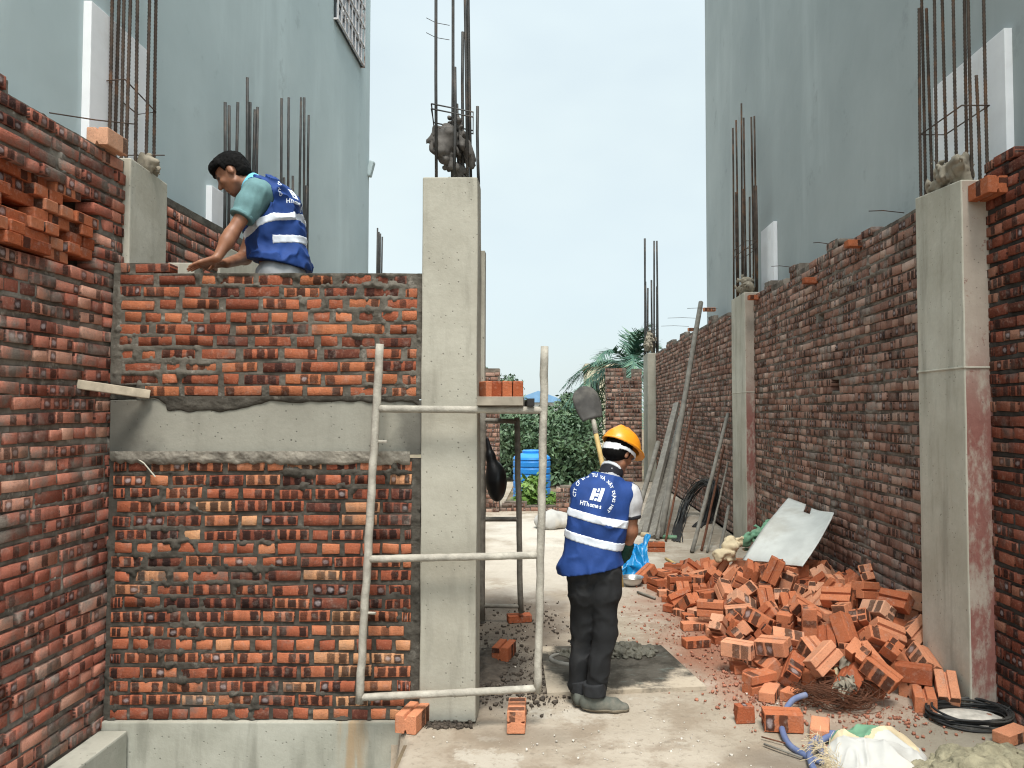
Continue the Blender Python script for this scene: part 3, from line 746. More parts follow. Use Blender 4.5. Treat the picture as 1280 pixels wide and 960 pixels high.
(1.323, 9.81, 0.061, 0.707, -0.707, 0.014, -0.014),
(2.153, 5.781, 0.392, 0.209, -0.4, 0.887, 0.094),
(1.646, 6.088, 0.159, 0.122, 0.064, 0.824, 0.55),
(1.855, 5.833, 0.247, 0.795, 0.442, 0.169, -0.381),
(2.066, 5.49, 0.313, 0.723, 0.227, 0.591, -0.277),
(0.977, 8.038, 0.098, 0.261, -0.265, 0.925, 0.075),
(2.276, 6.232, 0.402, 0.021, 0.772, 0.635, -0.002),
(2.324, 6.549, 0.216, 0.177, 0.886, -0.262, 0.339),
(1.147, 6.933, 0.106, 0.058, -0.214, 0.856, 0.467),
(1.757, 7.661, 0.172, 0.443, 0.0, -0.0, -0.897),
(1.708, 5.775, 0.164, 0.157, -0.25, 0.702, 0.648),
(2.563, 7.592, 0.205, 0.666, -0.236, -0.666, -0.236),
(1.863, 6.202, 0.186, 0.373, -0.678, -0.228, 0.592),
(1.711, 7.383, 0.221, 0.085, -0.404, 0.829, 0.377),
(2.512, 7.43, 0.174, 0.462, -0.779, 0.183, 0.382),
(2.395, 4.723, 0.096, 0.213, -0.56, 0.786, 0.152),
(1.333, 8.432, 0.061, 0.125, 0.125, 0.696, 0.696),
(1.656, 5.991, 0.202, 0.525, -0.824, -0.061, -0.204),
(1.299, 6.006, 0.112, 0.486, -0.697, -0.117, 0.514),
(1.89, 7.626, 0.272, 0.988, 0.0, 0.0, -0.156),
(1.681, 6.712, 0.287, 0.774, -0.597, 0.193, 0.083),
(2.007, 5.329, 0.282, 0.086, -0.735, 0.474, 0.477),
(2.32, 5.733, 0.458, 0.719, 0.621, 0.262, 0.17),
(1.477, 7.05, 0.186, 0.34, 0.674, 0.545, 0.364),
(1.938, 7.34, 0.278, 0.755, 0.155, 0.317, 0.552),
(2.217, 7.851, 0.227, 0.295, 0.777, 0.557, -0.01),
(2.211, 6.797, 0.269, 0.009, -0.979, 0.205, -0.019),
(1.285, 6.293, 0.183, 0.102, -0.102, -0.7, 0.7),
(1.424, 5.75, 0.152, 0.507, 0.093, -0.39, -0.763),
(2.346, 7.168, 0.195, 0.36, -0.448, -0.566, 0.591),
(1.8, 5.431, 0.305, 0.701, -0.091, -0.701, -0.091),
(2.326, 8.489, 0.105, 0.665, 0.24, 0.665, -0.24),
(2.135, 7.636, 0.272, 0.303, 0.811, 0.495, -0.081),
(1.338, 7.03, 0.154, 0.028, 0.756, 0.654, -0.016),
(1.994, 8.084, 0.077, 0.109, 0.067, 0.533, 0.836),
(2.154, 6.294, 0.304, 0.178, 0.793, 0.513, -0.276),
(1.859, 6.048, 0.256, 0.634, 0.338, 0.227, -0.657),
(1.188, 7.235, 0.183, 0.704, -0.704, -0.065, 0.065),
(2.161, 5.007, 0.208, 0.421, -0.478, 0.035, 0.77),
(1.808, 5.197, 0.166, 0.858, -0.052, 0.107, -0.5),
(1.501, 8.336, 0.061, 0.411, -0.411, 0.576, -0.576),
(2.172, 6.066, 0.357, 0.305, -0.823, 0.034, -0.478),
(2.368, 7.267, 0.299, 0.051, 0.998, 0.005, 0.041),
(2.238, 6.549, 0.311, 0.49, -0.818, -0.19, -0.232),
(1.822, 5.586, 0.35, 0.01, 0.284, -0.207, 0.936),
(2.146, 8.023, 0.165, 0.127, -0.589, 0.795, -0.075),
(2.454, 6.38, 0.275, 0.592, 0.028, 0.632, 0.498),
(1.319, 4.944, 0.061, 0.174, -0.174, 0.685, -0.685),
(2.023, 6.187, 0.24, 0.169, -0.885, 0.188, -0.39),
(2.332, 8.015, 0.212, 0.267, 0.825, -0.121, 0.483),
(2.076, 5.646, 0.425, 0.269, -0.154, -0.336, 0.889),
(2.162, 5.128, 0.264, 0.884, -0.426, 0.155, 0.117),
(1.413, 7.782, 0.187, 0.046, 0.325, -0.415, 0.849),
(1.72, 5.086, 0.196, 0.147, -0.799, 0.542, 0.217),
(1.53, 5.723, 0.241, 0.396, 0.198, 0.104, 0.891),
(2.571, 7.795, 0.196, 0.517, -0.483, 0.661, -0.252),
(2.408, 5.443, 0.448, 0.388, -0.804, 0.409, -0.192),
(2.336, 6.41, 0.34, 0.866, 0.407, -0.102, 0.272),
(2.348, 6.732, 0.361, 0.055, 0.46, -0.823, 0.329),
(1.616, 7.533, 0.252, 0.393, 0.174, 0.389, -0.815),
(1.478, 5.19, 0.213, 0.079, 0.343, 0.935, 0.052),
(2.483, 7.81, 0.288, 0.268, -0.856, 0.236, -0.373),
(2.154, 6.837, 0.368, 0.305, 0.021, -0.002, -0.952),
(2.268, 7.558, 0.213, 0.392, 0.13, 0.807, 0.422),
(1.611, 5.323, 0.211, 0.852, -0.511, 0.113, -0.028),
(2.57, 8.45, 0.113, 0.313, 0.611, 0.667, -0.287),
(2.481, 6.091, 0.492, 0.313, -0.442, 0.41, -0.734),
(1.714, 4.914, 0.217, 0.324, 0.108, 0.567, -0.75),
(2.058, 5.921, 0.317, 0.113, -0.915, -0.109, -0.372),
(1.903, 4.828, 0.272, 0.098, -0.799, -0.449, 0.389),
(1.668, 7.157, 0.226, 0.336, 0.82, -0.372, 0.275),
(2.551, 5.543, 0.43, 0.627, 0.396, -0.452, -0.496),
(2.286, 5.453, 0.38, 0.108, -0.546, -0.769, 0.314),
(1.604, 5.846, 0.237, 0.719, 0.477, -0.506, 0.01),
(1.863, 6.631, 0.279, 0.368, 0.055, 0.823, -0.429),
(2.283, 8.156, 0.227, 0.699, -0.107, 0.699, 0.107),
(1.849, 6.465, 0.45, 0.46, -0.298, 0.642, 0.536),
(2.264, 5.234, 0.289, 0.906, 0.373, 0.196, -0.036)]
# ------------------------------------------------------------------ brick walls
class Brickwork:
    """bricks with a mortar height field round them; n points at the viewer, u x z = n"""
    def __init__(s, O, u, n, thick=0.105):
        s.O, s.u, s.n = np.array(O, float), np.array(u, float), np.array(n, float); s.z = np.array((0, 0, 1.0)); s.th = thick; s.outj = 0.003
        s.V = []; s.Q = []; s.mi = []; s.uv = []; s.col = []; s.nv = 0
    def P(s, a, b, c):  # along, up, out
        return s.O + np.multiply.outer(a, s.u) + np.multiply.outer(b, s.z) + np.multiply.outer(c, s.n)
    def _push(s, V, Q, mi, uv, col):
        s.V.append(V); s.Q.append(np.asarray(Q) + s.nv); s.mi.append(np.full(len(Q), mi)); s.uv.append(uv); s.col.append(col); s.nv += len(V)
    _BQ = np.array([[0, 1, 2, 3], [4, 5, 1, 0], [5, 6, 2, 1], [6, 7, 3, 2], [7, 4, 0, 3], [8, 9, 5, 4], [9, 10, 6, 5], [10, 11, 7, 6], [11, 8, 4, 7]])
    def brick(s, u0, u1, z0, z1, rg, long=True, out=0.0, depth=0.1, jit=0.0024, ch=0.0028):
        o = out + rg.uniform(-1, 1) * s.outj
        a = np.array([u0 + ch, u1 - ch, u1 - ch, u0 + ch, u0, u1, u1, u0, u0, u1, u1, u0], float)
        b = np.array([z0 + ch, z0 + ch, z1 - ch, z1 - ch, z0, z0, z1, z1, z0, z0, z1, z1], float)
        c = np.array([o] * 4 + [o - ch] * 4 + [out - depth] * 4)
        a[:8] += rg.uniform(-jit, jit, 8); b[:8] += rg.uniform(-jit, jit, 8)
        t = rg.uniform(-.003, .003); b[:8] += t * np.array([-1, 1, 1, -1] * 2)
        q = np.array([[0, 0], [1, 0], [1, 1], [0, 1]], float)
        uv = np.concatenate([q, [[0, 0], [1, 0], [1, 0], [0, 0]], [[1, 0], [1, 0], [1, 1], [1, 1]], [[1, 1], [0, 1], [0, 1], [1, 1]], [[0, 1], [0, 0], [0, 0], [0, 1]], np.tile(q, (4, 1))])
        c4 = np.tile([rg.rand() ** 0.9, rg.rand(), 1.0 if long else 0.0, 1], (36, 1))
        s._push(s.P(a, b, c), s._BQ, 0, uv, c4)
    def panel(s, L, z0, top, ch, bh, bl=0.205, joint=0.018, headers=(), seed=1, cell=0.012, holes=(), ends=(0.0, 0.0), recess=0.007, smear=1.0, hl=0.095, wav=0.004, ext=0.0, dry_top=0.0):
        """top: list of (u_end, z_top) steps"""
        rg = np.random.RandomState(seed); recs = []
        ztop = lambda u: next((zt for ue, zt in top if u <= ue), top[-1][1])
        zmax = max(z for _, z in top); r = 0
        while z0 + r * ch + bh <= zmax + 0.004:
            hd = r in headers; u = ends[0] + (0 if r % 2 else -0.11) + rg.uniform(-.03, .03)
            while u < L - ends[1] - 0.03:
                short = hd or rg.rand() < 0.10
                l = hl if short else bl
                l *= rg.uniform(0.88, 1.06)
                a, b = max(u, ends[0]), min(u + l, L - ends[1])
                u += l + joint * rg.uniform(0.6, 1.6)
                za = z0 + r * ch + wav * math.sin(a * 2.1 + r * 1.7) + rg.uniform(-.0025, .0025); zb = za + bh * rg.uniform(.90, 1.05)
                if b - a < 0.035 or zb > ztop((a + b) / 2) + 0.006: continue
                if any(h[0] < (a + b) / 2 < h[1] and h[2] < (za + zb) / 2 < h[3] for h in holes): continue
                s.brick(a, b, za, zb, rg, not (l < 0.13)); recs.append((a, b, za, zb))
            r += 1
        # mortar
        nu, nz = int(round(L / cell)) + 1, int(round((zmax - z0 + ext) / cell)) + 1
        uu = np.linspace(0, L, nu); zz = np.linspace(z0 - ext, zmax, nz); D = np.zeros((nu, nz))
        for a, b, za, zb in recs:
            i0, i1 = np.searchsorted(uu, [a, b]); j0, j1 = np.searchsorted(zz, [za, zb])
            if i1 > i0 and j1 > j0:
                U = uu[i0:i1, None]; Z = zz[None, j0:j1]
                D[i0:i1, j0:j1] = np.minimum(np.minimum(U - a, b - U), np.minimum(Z - za, zb - Z)) + cell * 0.25
        U, Z = np.meshgrid(uu, zz, indexing='ij')
        n1 = fbm(U * 9 + seed, Z * 14, None, 3); n2 = fbm(U * 32 + seed, Z * 32, None, 2); n3 = fbm(U * 2.6, Z * 3.4 + seed, None, 3); n4 = vnoise(U * 30 + 3 * seed, Z * 19 - seed); n5 = fbm(U * 75 + seed, Z * 75, None, 2)
        lump = sstep(0.66, 0.86, n4 + .25 * (n5 - .5)) * sstep(0.38, 0.62, n3)
        H = -recess + 0.010 * (n1 - 0.5) + 0.004 * (n2 - .5) + smear * (0.009 * sstep(0.45, 0.75, n3) + 0.008 * lump + .004 * (n5 - .5)) - 0.75 * np.minimum(D, 0.03)
        if dry_top: H = np.where(Z > zmax - dry_top, np.minimum(H, -.012), H)
        for h in holes:
            H[(U > h[0]) & (U < h[1]) & (Z > h[2]) & (Z < h[3])] = -s.th + 0.012
        I = np.arange(nu * nz).reshape(nu, nz)
        Q = np.stack([I[:-1, :-1], I[1:, :-1], I[1:, 1:], I[:-1, 1:]], -1)
        zt = np.array([ztop(x) for x in (uu[:-1] + uu[1:]) / 2])
        ok = (zz[None, 1:] <= zt[:, None] + 0.001)
        Q = Q[ok].reshape(-1, 4)
        s._push(s.P(U.ravel(), Z.ravel(), H.ravel()), Q, 1, np.zeros((len(Q) * 4, 2)), np.zeros((len(Q) * 4, 4)))
        # core behind, so that the wall has its thickness
        u0 = 0.0
        for ue, zt_ in top:
            ue = min(ue, L)
            if ue - u0 > 1e-4: s.core(u0, ue, z0 - ext, zt_ - 0.003, holes)
            u0 = ue
        return s
    def core(s, a, b, z0, z1, holes=()):
        zs = -0.03; hs = [h for h in holes if h[0] < b and h[1] > a]
        front = zs if not hs else -s.th + 0.008
        A = np.array([a, b, b, a, a, b, b, a]); B = np.array([z0, z0, z1, z1] * 2); Cc = np.array([front] * 4 + [-s.th] * 4)
        Q = [[0, 1, 2, 3], [5, 4, 7, 6], [3, 2, 6, 7], [4, 5, 1, 0], [1, 5, 6, 2], [4, 0, 3, 7]]
        s._push(s.P(A, B, Cc), np.array(Q), 1, np.zeros((24, 2)), np.zeros((24, 4)))
        if hs:   # top cap of the mortar bed over a wall that has openings
            B2 = np.array([z1 - .05, z1 - .05, z1, z1] * 2); C2 = np.array([zs] * 4 + [front] * 4)
            s._push(s.P(A, B2, C2), np.array(Q), 1, np.zeros((24, 2)), np.zeros((24, 4)))
    def build(s, name, mats, parent=None, base=None):
        return add(name, np.concatenate(s.V), np.concatenate(s.Q), mats, parent, base, mi=np.concatenate(s.mi), uv=np.concatenate(s.uv), col=np.concatenate(s.col))

XL, XR = -2.585, 2.64            # inner faces of the two party walls
YC = 4.49                        # front of the cross wall
# --- cross wall: brickwork, ring beam, brickwork, on a footing
x0, x1 = XL, -0.764
cw = thing('brick_wall', 'red brick cross wall with a grey concrete band, the mason working over its top', 'wall', (x0, YC, 0))
b = Brickwork((x0, YC, 0), (1, 0, 0), (0, -1, 0))
b.panel(x1 - x0, 0.006, [(9, 1.505)], 0.0792, 0.058, 0.2, 0.022, headers=(0, 5, 12), seed=3, cell=0.008, ends=(0.028, 0.055), holes=[(0.21, 0.255, 0.0, 0.06)], smear=1.35, recess=0.010)
b.build('lower_brickwork', [M['brick_lower'], M['mortar_dark']], cw)
b = Brickwork((x0, YC + 0.004, 0), (1, 0, 0), (0, -1, 0))
b.panel(x1 - x0, 1.868, [(0.24, 2.655), (9, 2.592)], 0.0732, 0.056, 0.205, 0.03, headers=(6,), seed=8, cell=0.008, ends=(0.045, 0.03), smear=1.35, wav=0.003, ext=0.016, dry_top=0.052, holes=[(0.0, 0.15, 1.84, 1.93)])
b.build('upper_brickwork', [M['brick_upper'], M['mortar_mid']], cw)
m = MB(); m.box(((x0 + x1) / 2, YC + 0.058, 1.686), (x1 - x0 - 0.002, 0.112, 0.318), bev=0.004)
m.build('ring_beam', M['beam'], cw)
# squeezed mortar hanging over the top of the beam, and the crumbled edge under it
def ragged_strip(name, mat, parent, xa, xb, zt, low_fn, Y, cell, out):
    nx = int((xb - xa) / cell); nz = 26; xs = np.linspace(xa, xb, nx); V = []; Q = []
    for i, x in enumerate(xs):
        lo = low_fn(x)
        for j in range(nz):
            t = j / (nz - 1); z = zt + (lo - zt) * t
            o = out * math.sqrt(max(0, 1 - t ** 3)) * (0.55 + 0.9 * float(fbm(x * 22, z * 22, None, 3)))
            V.append((x, Y - o, z))
    I = np.arange(nx * nz).reshape(nx, nz)
    Q = np.stack([I[:-1, :-1], I[:-1, 1:], I[1:, 1:], I[1:, :-1]], -1).reshape(-1, 4)
    return add(name, V, Q, mat, parent, smooth=True)
ragged_strip('squeezed_mortar', M['mortar_dark'], cw, x0 + 0.16, x1 - 0.01, 1.868, lambda x: 1.842 - 0.055 * float(sstep(0.42, 0.75, vnoise(x * 4.2 + 40, 0.3))) - 0.018 * float(vnoise(x * 17, 2.2)) + 0.03 * (x < -2.25), YC + 0.002, 0.008, 0.016)
ragged_strip('crumbled_edge', M['crumb'], cw, x0 + 0.02, x1 - 0.06, 1.548, lambda x: 1.497 - 0.028 * float(vnoise(x * 9 + 4, 7.7)) - 0.02 * float(vnoise(x * 31, 3.3)), YC + 0.001, 0.006, 0.026)
ft = MB(); ft.box(((x0 - 0.82) / 2, YC + 0.06, -0.56), (-0.82 - x0, 0.17, 1.12), bev=0.008)
ft.build('footing_beam', M['footing'], cw)
lt = MB(); lt.tube([at_y(168, 571, YC - 0.01), at_y(180, 579, YC - 0.03), at_y(194, 596, YC - 0.02)], 0.004, 6)
lt.build('tie_wire', M['column'], cw)

# --- left party wall (with a niche of dry bricks), its far panel, and the ledge in the pit
niche = (2.3, 3.36, 2.555, 2.985)
lw = Brickwork((XL, 1.0, 0), (0, 1, 0), (1, 0, 0), 0.235)
lw.outj = .006
lw.panel(3.61, -0.12, [(2.62, 3.36), (9, 3.30)], 0.0795, 0.058, 0.205, 0.016, headers=(5, 13, 22, 31), seed=21, cell=0.009, wav=.007, ends=(0.0, 0.005), holes=[niche, (2.92, 3.0, -0.13, -0.04), (3.16, 3.215, 1.845, 1.90)], smear=1.0, recess=0.016)
tag(lw.build('brick_wall', [M['brick_left'], M['mortar_left']], base=(XL, 1.0, -0.12)), 'stained red brick side wall holding a niche of stacked bricks', 'wall')
lw2 = Brickwork((XL, 5.06, 0), (0, 1, 0), (1, 0, 0))
lw2.panel(6.6, 0.0, [(1.6, 3.22), (1.75, 3.30), (1.95, 3.22), (2.2, 3.14), (9, 3.06)], 0.0795, 0.06, 0.205, 0.014, seed=23, cell=0.02, smear=0.8, recess=0.006)
tag(lw2.build('brick_wall', [M['brick_left'], M['mortar_mid']], base=(XL, 5.06, 0)), 'red brick wall running on behind the bare-headed mason', 'wall')
m = MB(); m.box((-2.502, 2.7, -0.56), (0.162, 3.5, 1.04), bev=0.012)
tag(m.build('concrete_ledge', M['footing'], base=(-2.502, 2.7, -1.08)), 'pale concrete ledge at the foot of the left brick wall', 'ledge')

# --- right party wall in three panels between its columns
def tops(L, z, seed, amp=0.085, step=0.42):
    r = random.Random(seed); out = []; u = 0
    while u < L:
        u += step * r.uniform(0.4, 1.6); out.append((u, z + (amp if r.random() < 0.3 else 0) - (amp if r.random() < 0.12 else 0)))
    return out
CN0, CN1, CM0, CM1, CF0, CF1 = 4.63, 5.22, 10.0, 10.75, 19.5, 20.4
rn = Brickwork((XR, CN0 + 0.02, 0), (0, -1, 0), (-1, 0, 0))
rn.panel(3.4, 0.0, [(0.24, 3.30), (0.5, 3.22), (9, 3.33)], 0.081, 0.058, 0.205, 0.016, headers=(8, 20), seed=31, cell=0.009, smear=0.7, recess=0.014)
tag(rn.build('brick_wall', [M['brick_near'], M['mortar_darker']], base=(XR, CN0, 0)), 'dark brick wall at the right edge beside the nearest column', 'wall')
rm = Brickwork((XR, CM0 + 0.02, 0), (0, -1, 0), (-1, 0, 0), 0.22); Lm = CM0 - CN1 + 0.04
hy = lambda px, py: (CM0 + 0.02 - at_x(px, py, XR).y, at_x(px, py, XR).z)
hl_ = []
for px, py in ((1027, 399), (1043, 482), (1008, 520)):
    u_, z_ = hy(px, py); hl_.append((u_ - 0.10, u_ + 0.10, z_ - 0.05, z_ + 0.05))
rm.outj = .006
rm.panel(Lm, 0.0, [(0.5, 3.30), (0.7, 3.38), (1.3, 3.30), (1.5, 3.22), (1.8, 3.38), (2.7, 3.30), (2.95, 3.385), (3.7, 3.30), (9, 3.26)], 0.081, 0.0635, 0.21, 0.012, headers=(6, 12, 24, 30), seed=33, cell=0.0135, wav=.008, smear=1.35, recess=0.012, holes=hl_[:2])
WM = tag(rm.build('brick_wall', [M['brick_old'], M['mortar_old']], base=(XR, CN1, 0)), 'weathered brick wall rising behind the heap of orange bricks', 'wall')
rf = Brickwork((XR, CF0 + 0.02, 0), (0, -1, 0), (-1, 0, 0)); Lf = CF0 - CM1 + 0.04
rf.outj = .007
rf.panel(Lf, 0.0, tops(Lf, 3.28, 5), 0.081, 0.0635, 0.21, 0.012, headers=(6, 12, 24, 30), seed=35, cell=0.024, wav=.008, smear=1.0, recess=0.014)
WF = tag(rf.build('brick_wall', [M['brick_old'], M['mortar_old']], base=(XR, CM1, 0)), 'weathered brick wall with grey poles leaning against it', 'wall')
for w_, px, py, dx in ((WM, 1122, 266, .24), (WM, 1030, 305, .12), (WM, 985, 334, .2), (WF, 893, 386, .45), (WF, 872, 398, .55), (WF, 858, 408, .5)):
    p = at_x(px, py, XR); m = MB(); m.tube([p + Vector((.05, 0, 0)), p + Vector((-dx * .5, -.02, .012)), p + Vector((-dx, -.05, .0))], .0035, 6); m.build('tie_rod', M['rebar'], w_)
# far cross wall, pier and stub at the end of the plot
fc = Brickwork((at_y(757, 500, 19.5).x, 19.5, 0), (1, 0, 0), (0, -1, 0))
fw = 2.28 - at_y(757, 500, 19.5).x
fc.panel(fw, 0.0, [(0.52, 2.88), (0.66, 2.62), (9, 2.86)], 0.103, 0.082, 0.22, 0.02, seed=41, cell=0.022, smear=0.5, recess=0.006)
tag(fc.build('brick_wall', [M['brick_old'], M['mortar_old']], base=(fc.O[0], 19.5, 0)), 'small brick end wall with stepped top in front of the palm', 'wall')
fp = Brickwork((at_y(604, 500, 13.6).x, 13.6, 0), (1, 0, 0), (0, -1, 0), 0.22)
fp.panel(0.285, 0.0, [(9, 2.54)], 0.083, 0.065, 0.2, 0.015, seed=43, cell=0.015, smear=0.5)
tag(fp.build('brick_pier', [M['brick_old'], M['mortar_old']], base=(fp.O[0], 13.6, 0)), 'tall thin brick pier far behind the hanging black bag', 'pier')
fs = Brickwork((at_y(695, 620, 13.0).x, 13.0, 0), (1, 0, 0), (0, -1, 0), 0.25)
fs.panel(0.34, 0.0, [(0.07, 0.40), (9, 0.52)], 0.083, 0.065, 0.2, 0.015, seed=44, cell=0.012, smear=0.5)
tag(fs.build('brick_stub', [M['brick_old'], M['mortar_old']], base=(fs.O[0], 13.0, 0)), 'low broken brick stub left of the helmeted worker', 'pier')
kb = Brickwork((-1.35, 13.75, 0), (1, 0, 0), (0, -1, 0), 0.16)
kb.panel(1.42, 0.0, [(0.5, 0.10), (0.9, 0.17), (9, 0.10)], 0.078, 0.06, 0.2, 0.015, seed=45, cell=0.02, smear=0.7)
tag(kb.build('garden_kerb', [M['brick_old'], M['mortar_old']], base=(-1.35, 13.75, 0)), 'low brick kerb between the dusty floor and the green bushes', 'kerb')

# ------------------------------------------------------------------ columns with starter bars
def rebar_obj(parent, p, z0, z1, r, mat, lean=(0, 0), ribs=False):
    pts = []; n = max(3, int((z1 - z0) / 0.5))
    rr = random.Random(int(p[0] * 1000) + int(z1 * 100))
    ph = rr.uniform(0, 6)
    for i in range(n + 1):
        t = i / n; h = (z1 - z0) * t
        pts.append((p[0] + lean[0] * h + 0.008 * math.sin(ph + 2.3 * t), p[1] + lean[1] * h, z0 + h))
    m = MB()
    if ribs:
        k = int((z1 - z0) / 0.012); q = []; rad = []
        for i in range(k + 1):
            t = i / k; h = (z1 - z0) * t
            q.append((p[0] + lean[0] * h + 0.008 * math.sin(ph + 2.3 * t), p[1] + lean[1] * h, z0 + h)); rad.append(r * (1.14 if i % 2 else 0.92))
        m.tube(q, rad, 6)
    else: m.tube(pts, r, 7)
    return m.build('rebar', mat, parent, smooth=True)
def stirrup(parent, pts, mat, r=0.0045):
    m = MB(); m.tube(list(pts) + [pts[0]], r, 6); return m.build('stirrup', mat, parent, smooth=True)
def column_body(name, root, x0, x1, y0, y1, z1, mats, slope=0.0, inner_joint=None):
    """concrete shaft; slot 0 for the faces, slot 1 for the face towards the camera"""
    bm = bmesh.new(); bmesh.ops.create_cube(bm, size=1.0)
    for v in bm.verts:
        v.co = Vector(((x0 + x1) / 2 + v.co.x * (x1 - x0), (y0 + y1) / 2 + v.co.y * (y1 - y0), z1 * (v.co.z + .5) + (slope * (v.co.y + .5) if v.co.z > 0 else 0)))
    bmesh.ops.subdivide_edges(bm, edges=list(bm.edges), cuts=10, use_grid_fill=True)
    bm.normal_update()
    for f in bm.faces: f.material_index = 1 if (len(mats) > 1 and f.normal.y < -0.9) else 0
    bmesh.ops.bevel(bm, geom=[e for e in bm.edges if e.calc_face_angle(0) > 1.0], offset=0.008, segments=2, affect='EDGES', profile=.5)
    for v in bm.verts:
        n = float(vnoise(v.co.x * 7, v.co.y * 7, v.co.z * 7)) - .5
        v.co += Vector((n, float(vnoise(v.co.y * 6 + 9, v.co.z * 6)) - .5, 0)) * 0.007
    V = [tuple(v.co) for v in bm.verts]; Q = [tuple(v.index for v in f.verts) for f in bm.faces]; mi = [f.material_index for f in bm.faces]; bm.free()
    return add('shaft', V, Q, mats, root, mi=mi)
def joint_line(root, x0, x1, y0, y1, z, mat):
    m = MB(); d = 0.006
    m.box(((x0 + x1) / 2 - d / 2, (y0 + y1) / 2 - d / 2, z), (x1 - x0 + d, y1 - y0 + d, 0.011), bev=0.003)
    return m.build('joint_ridge', mat, root)

# central column
cc = thing('concrete_column', 'free-standing grey concrete column with tall bars at the end of the cross wall', 'column', (-0.6, 4.6, 0))
column_body('shaft', cc, -0.760, -0.436, 4.462, 4.70, 3.155, [M['column_grey']])
for px, Y, top in ((546, 4.52, -160), (564, 4.62, -160), (583, 4.55, -160), (588, 4.70, -160), (567, 4.50, 84), (579, 4.66, 40), (598, 4.60, 133), (572, 4.74, 130)):
    p = at_y(px, 220, Y); zt = at_y(px, top, Y).z
    rebar_obj(cc, (p.x, Y), 3.15, zt, 0.0095, M['rebar_grey'], (-0.003 if px < 560 else -0.010 if px in (583, 588) else 0.0, 0))
for z, dz in ((3.585, -0.03), (3.555, 0.02)):
    stirrup(cc, [(at_y(540, 0, 4.5).x, 4.5, z + .02), (at_y(592, 0, 4.5).x, 4.5, z - .03), (at_y(592, 0, 4.72).x, 4.72, z - .05 + dz), (at_y(543, 0, 4.72).x, 4.72, z + dz)], M['rebar_grey'])
for za in (4.02, 4.11):
    m = MB(); m.tube([(at_y(533, 0, 4.53).x, 4.53, za + .03), (at_y(545, 0, 4.53).x, 4.53, za), (at_y(562, 0, 4.6).x, 4.6, za + .02)], 0.002, 5); m.build('binding_wire', M['rebar_grey'], cc)

m = MB(); xr_ = at_y(606.5, 400, 4.74).x; m.box((xr_ - .012, 4.745, 2.30), (.024, .085, .94), bev=.003); m.build('side_board', M['column_grey'], cc)
# columns of the right wall
def wall_column(label, y0, y1, xin, z1, slope, jz, bars, stir_z, mats, rb=M['rebar'], rad=0.0095):
    r = thing('concrete_column', label, 'column', ((xin + XR) / 2, y0, 0), 'concrete columns in the party walls')
    column_body('shaft', r, xin, XR + 0.08, y0, y1, z1, mats, slope)
    if jz: joint_line(r, xin, XR + 0.02, y0, y1, jz, mats[0])
    for px, Y, top in bars:
        p = at_y(px, 200, Y); rebar_obj(r, (min(max(p.x, xin + .02), XR + .06), Y), z1 - .02, at_y(px, top, Y).z, rad, rb, (0.0, 0.004), ribs=(y0 < 6))
    for z in stir_z:
        a, b_, c, d = xin + .03, XR + .05, y0 + .03, y1 - .03
        stirrup(r, [(a, c, z), (b_, c, z), (b_, d, z + .01), (a, d, z + .01)], rb)
    return r
wall_column('nearest right column with red-stained edge and a thick cage of ribbed bars', CN0, CN1, 2.49, 3.19, 0.05, 2.045,
            [(1143, 5.16, 10), (1155, 5.18, -260), (1163, 5.12, 10), (1172, 5.0, -260), (1183, 4.95, -260), (1197, 4.82, -260), (1210, 4.8, -260), (1216, 4.72, -260), (1223, 4.74, 94), (1237, 4.70, -260)], [3.66], [M['column'], M['column_red']])
wall_column('middle right column rising behind the bent white sheet', CM0, CM1, 2.52, 3.34, 0.0, 2.03,
            [(916, 10.68, 160), (921, 10.6, 150), (927, 10.65, 129), (931, 10.4, 147), (940, 10.2, 146), (949, 10.08, 145), (920, 10.6, 240), (929, 10.4, 236), (937, 10.3, 246), (946, 10.12, 232), (951, 10.06, 232)], [3.92, 4.02], [M['column'], M['column_red']], rad=0.013)
wall_column('farthest right column standing beside the small end wall', CF0, CF1, 2.43, 3.26, 0.0, 1.95,
            [(802, 20.2, 298), (805, 20.1, 298), (817, 19.6, 301), (821, 19.6, 301), (806, 20.2, 352), (809, 20, 360), (814, 19.8, 350), (820, 19.7, 358)], [3.98], [M['column_grey'], M['column_grey']], M['rebar_grey'], 0.024)

# columns of the left wall: one with its shaft in view, two behind it that show their bars
lc = thing('concrete_column', 'clean pale column between the two red brick walls at upper left', 'column', (XL, 4.6, 0), 'concrete columns in the party walls')
column_body('shaft', lc, XL - .2, XL + 0.028, 4.612, 5.06, 3.32, [M['column']], -0.03)
for px, Y, top in ((129, 4.72, -260), (141, 4.80, -260), (153, 4.78, -260), (159, 4.66, -260), (169, 4.7, -260), (182, 4.84, -260), (193, 4.95, -260)):
    p = at_y(px, 180, Y); rebar_obj(lc, (max(min(p.x, XL + .02), XL - .175), Y), 3.26, at_y(px, top, Y).z, 0.0098, M['rebar'], ribs=True)
stirrup(lc, [at_y(122, 102, 4.72), at_y(156, 99, 4.68), at_y(195, 140, 4.95), at_y(172, 143, 5.0)], M['rebar'])
m = MB(); m.tube([at_y(62, 141, 4.1), at_y(120, 150, 4.4), at_y(167, 155, 4.7)], 0.004, 6); m.build('tie_rod', M['rebar'], lc)
m = MB(); m.tube([at_y(160, 194, 4.8), at_y(206, 194, 4.9)], 0.0035, 6); m.build('tie_rod', M['rebar'], lc)
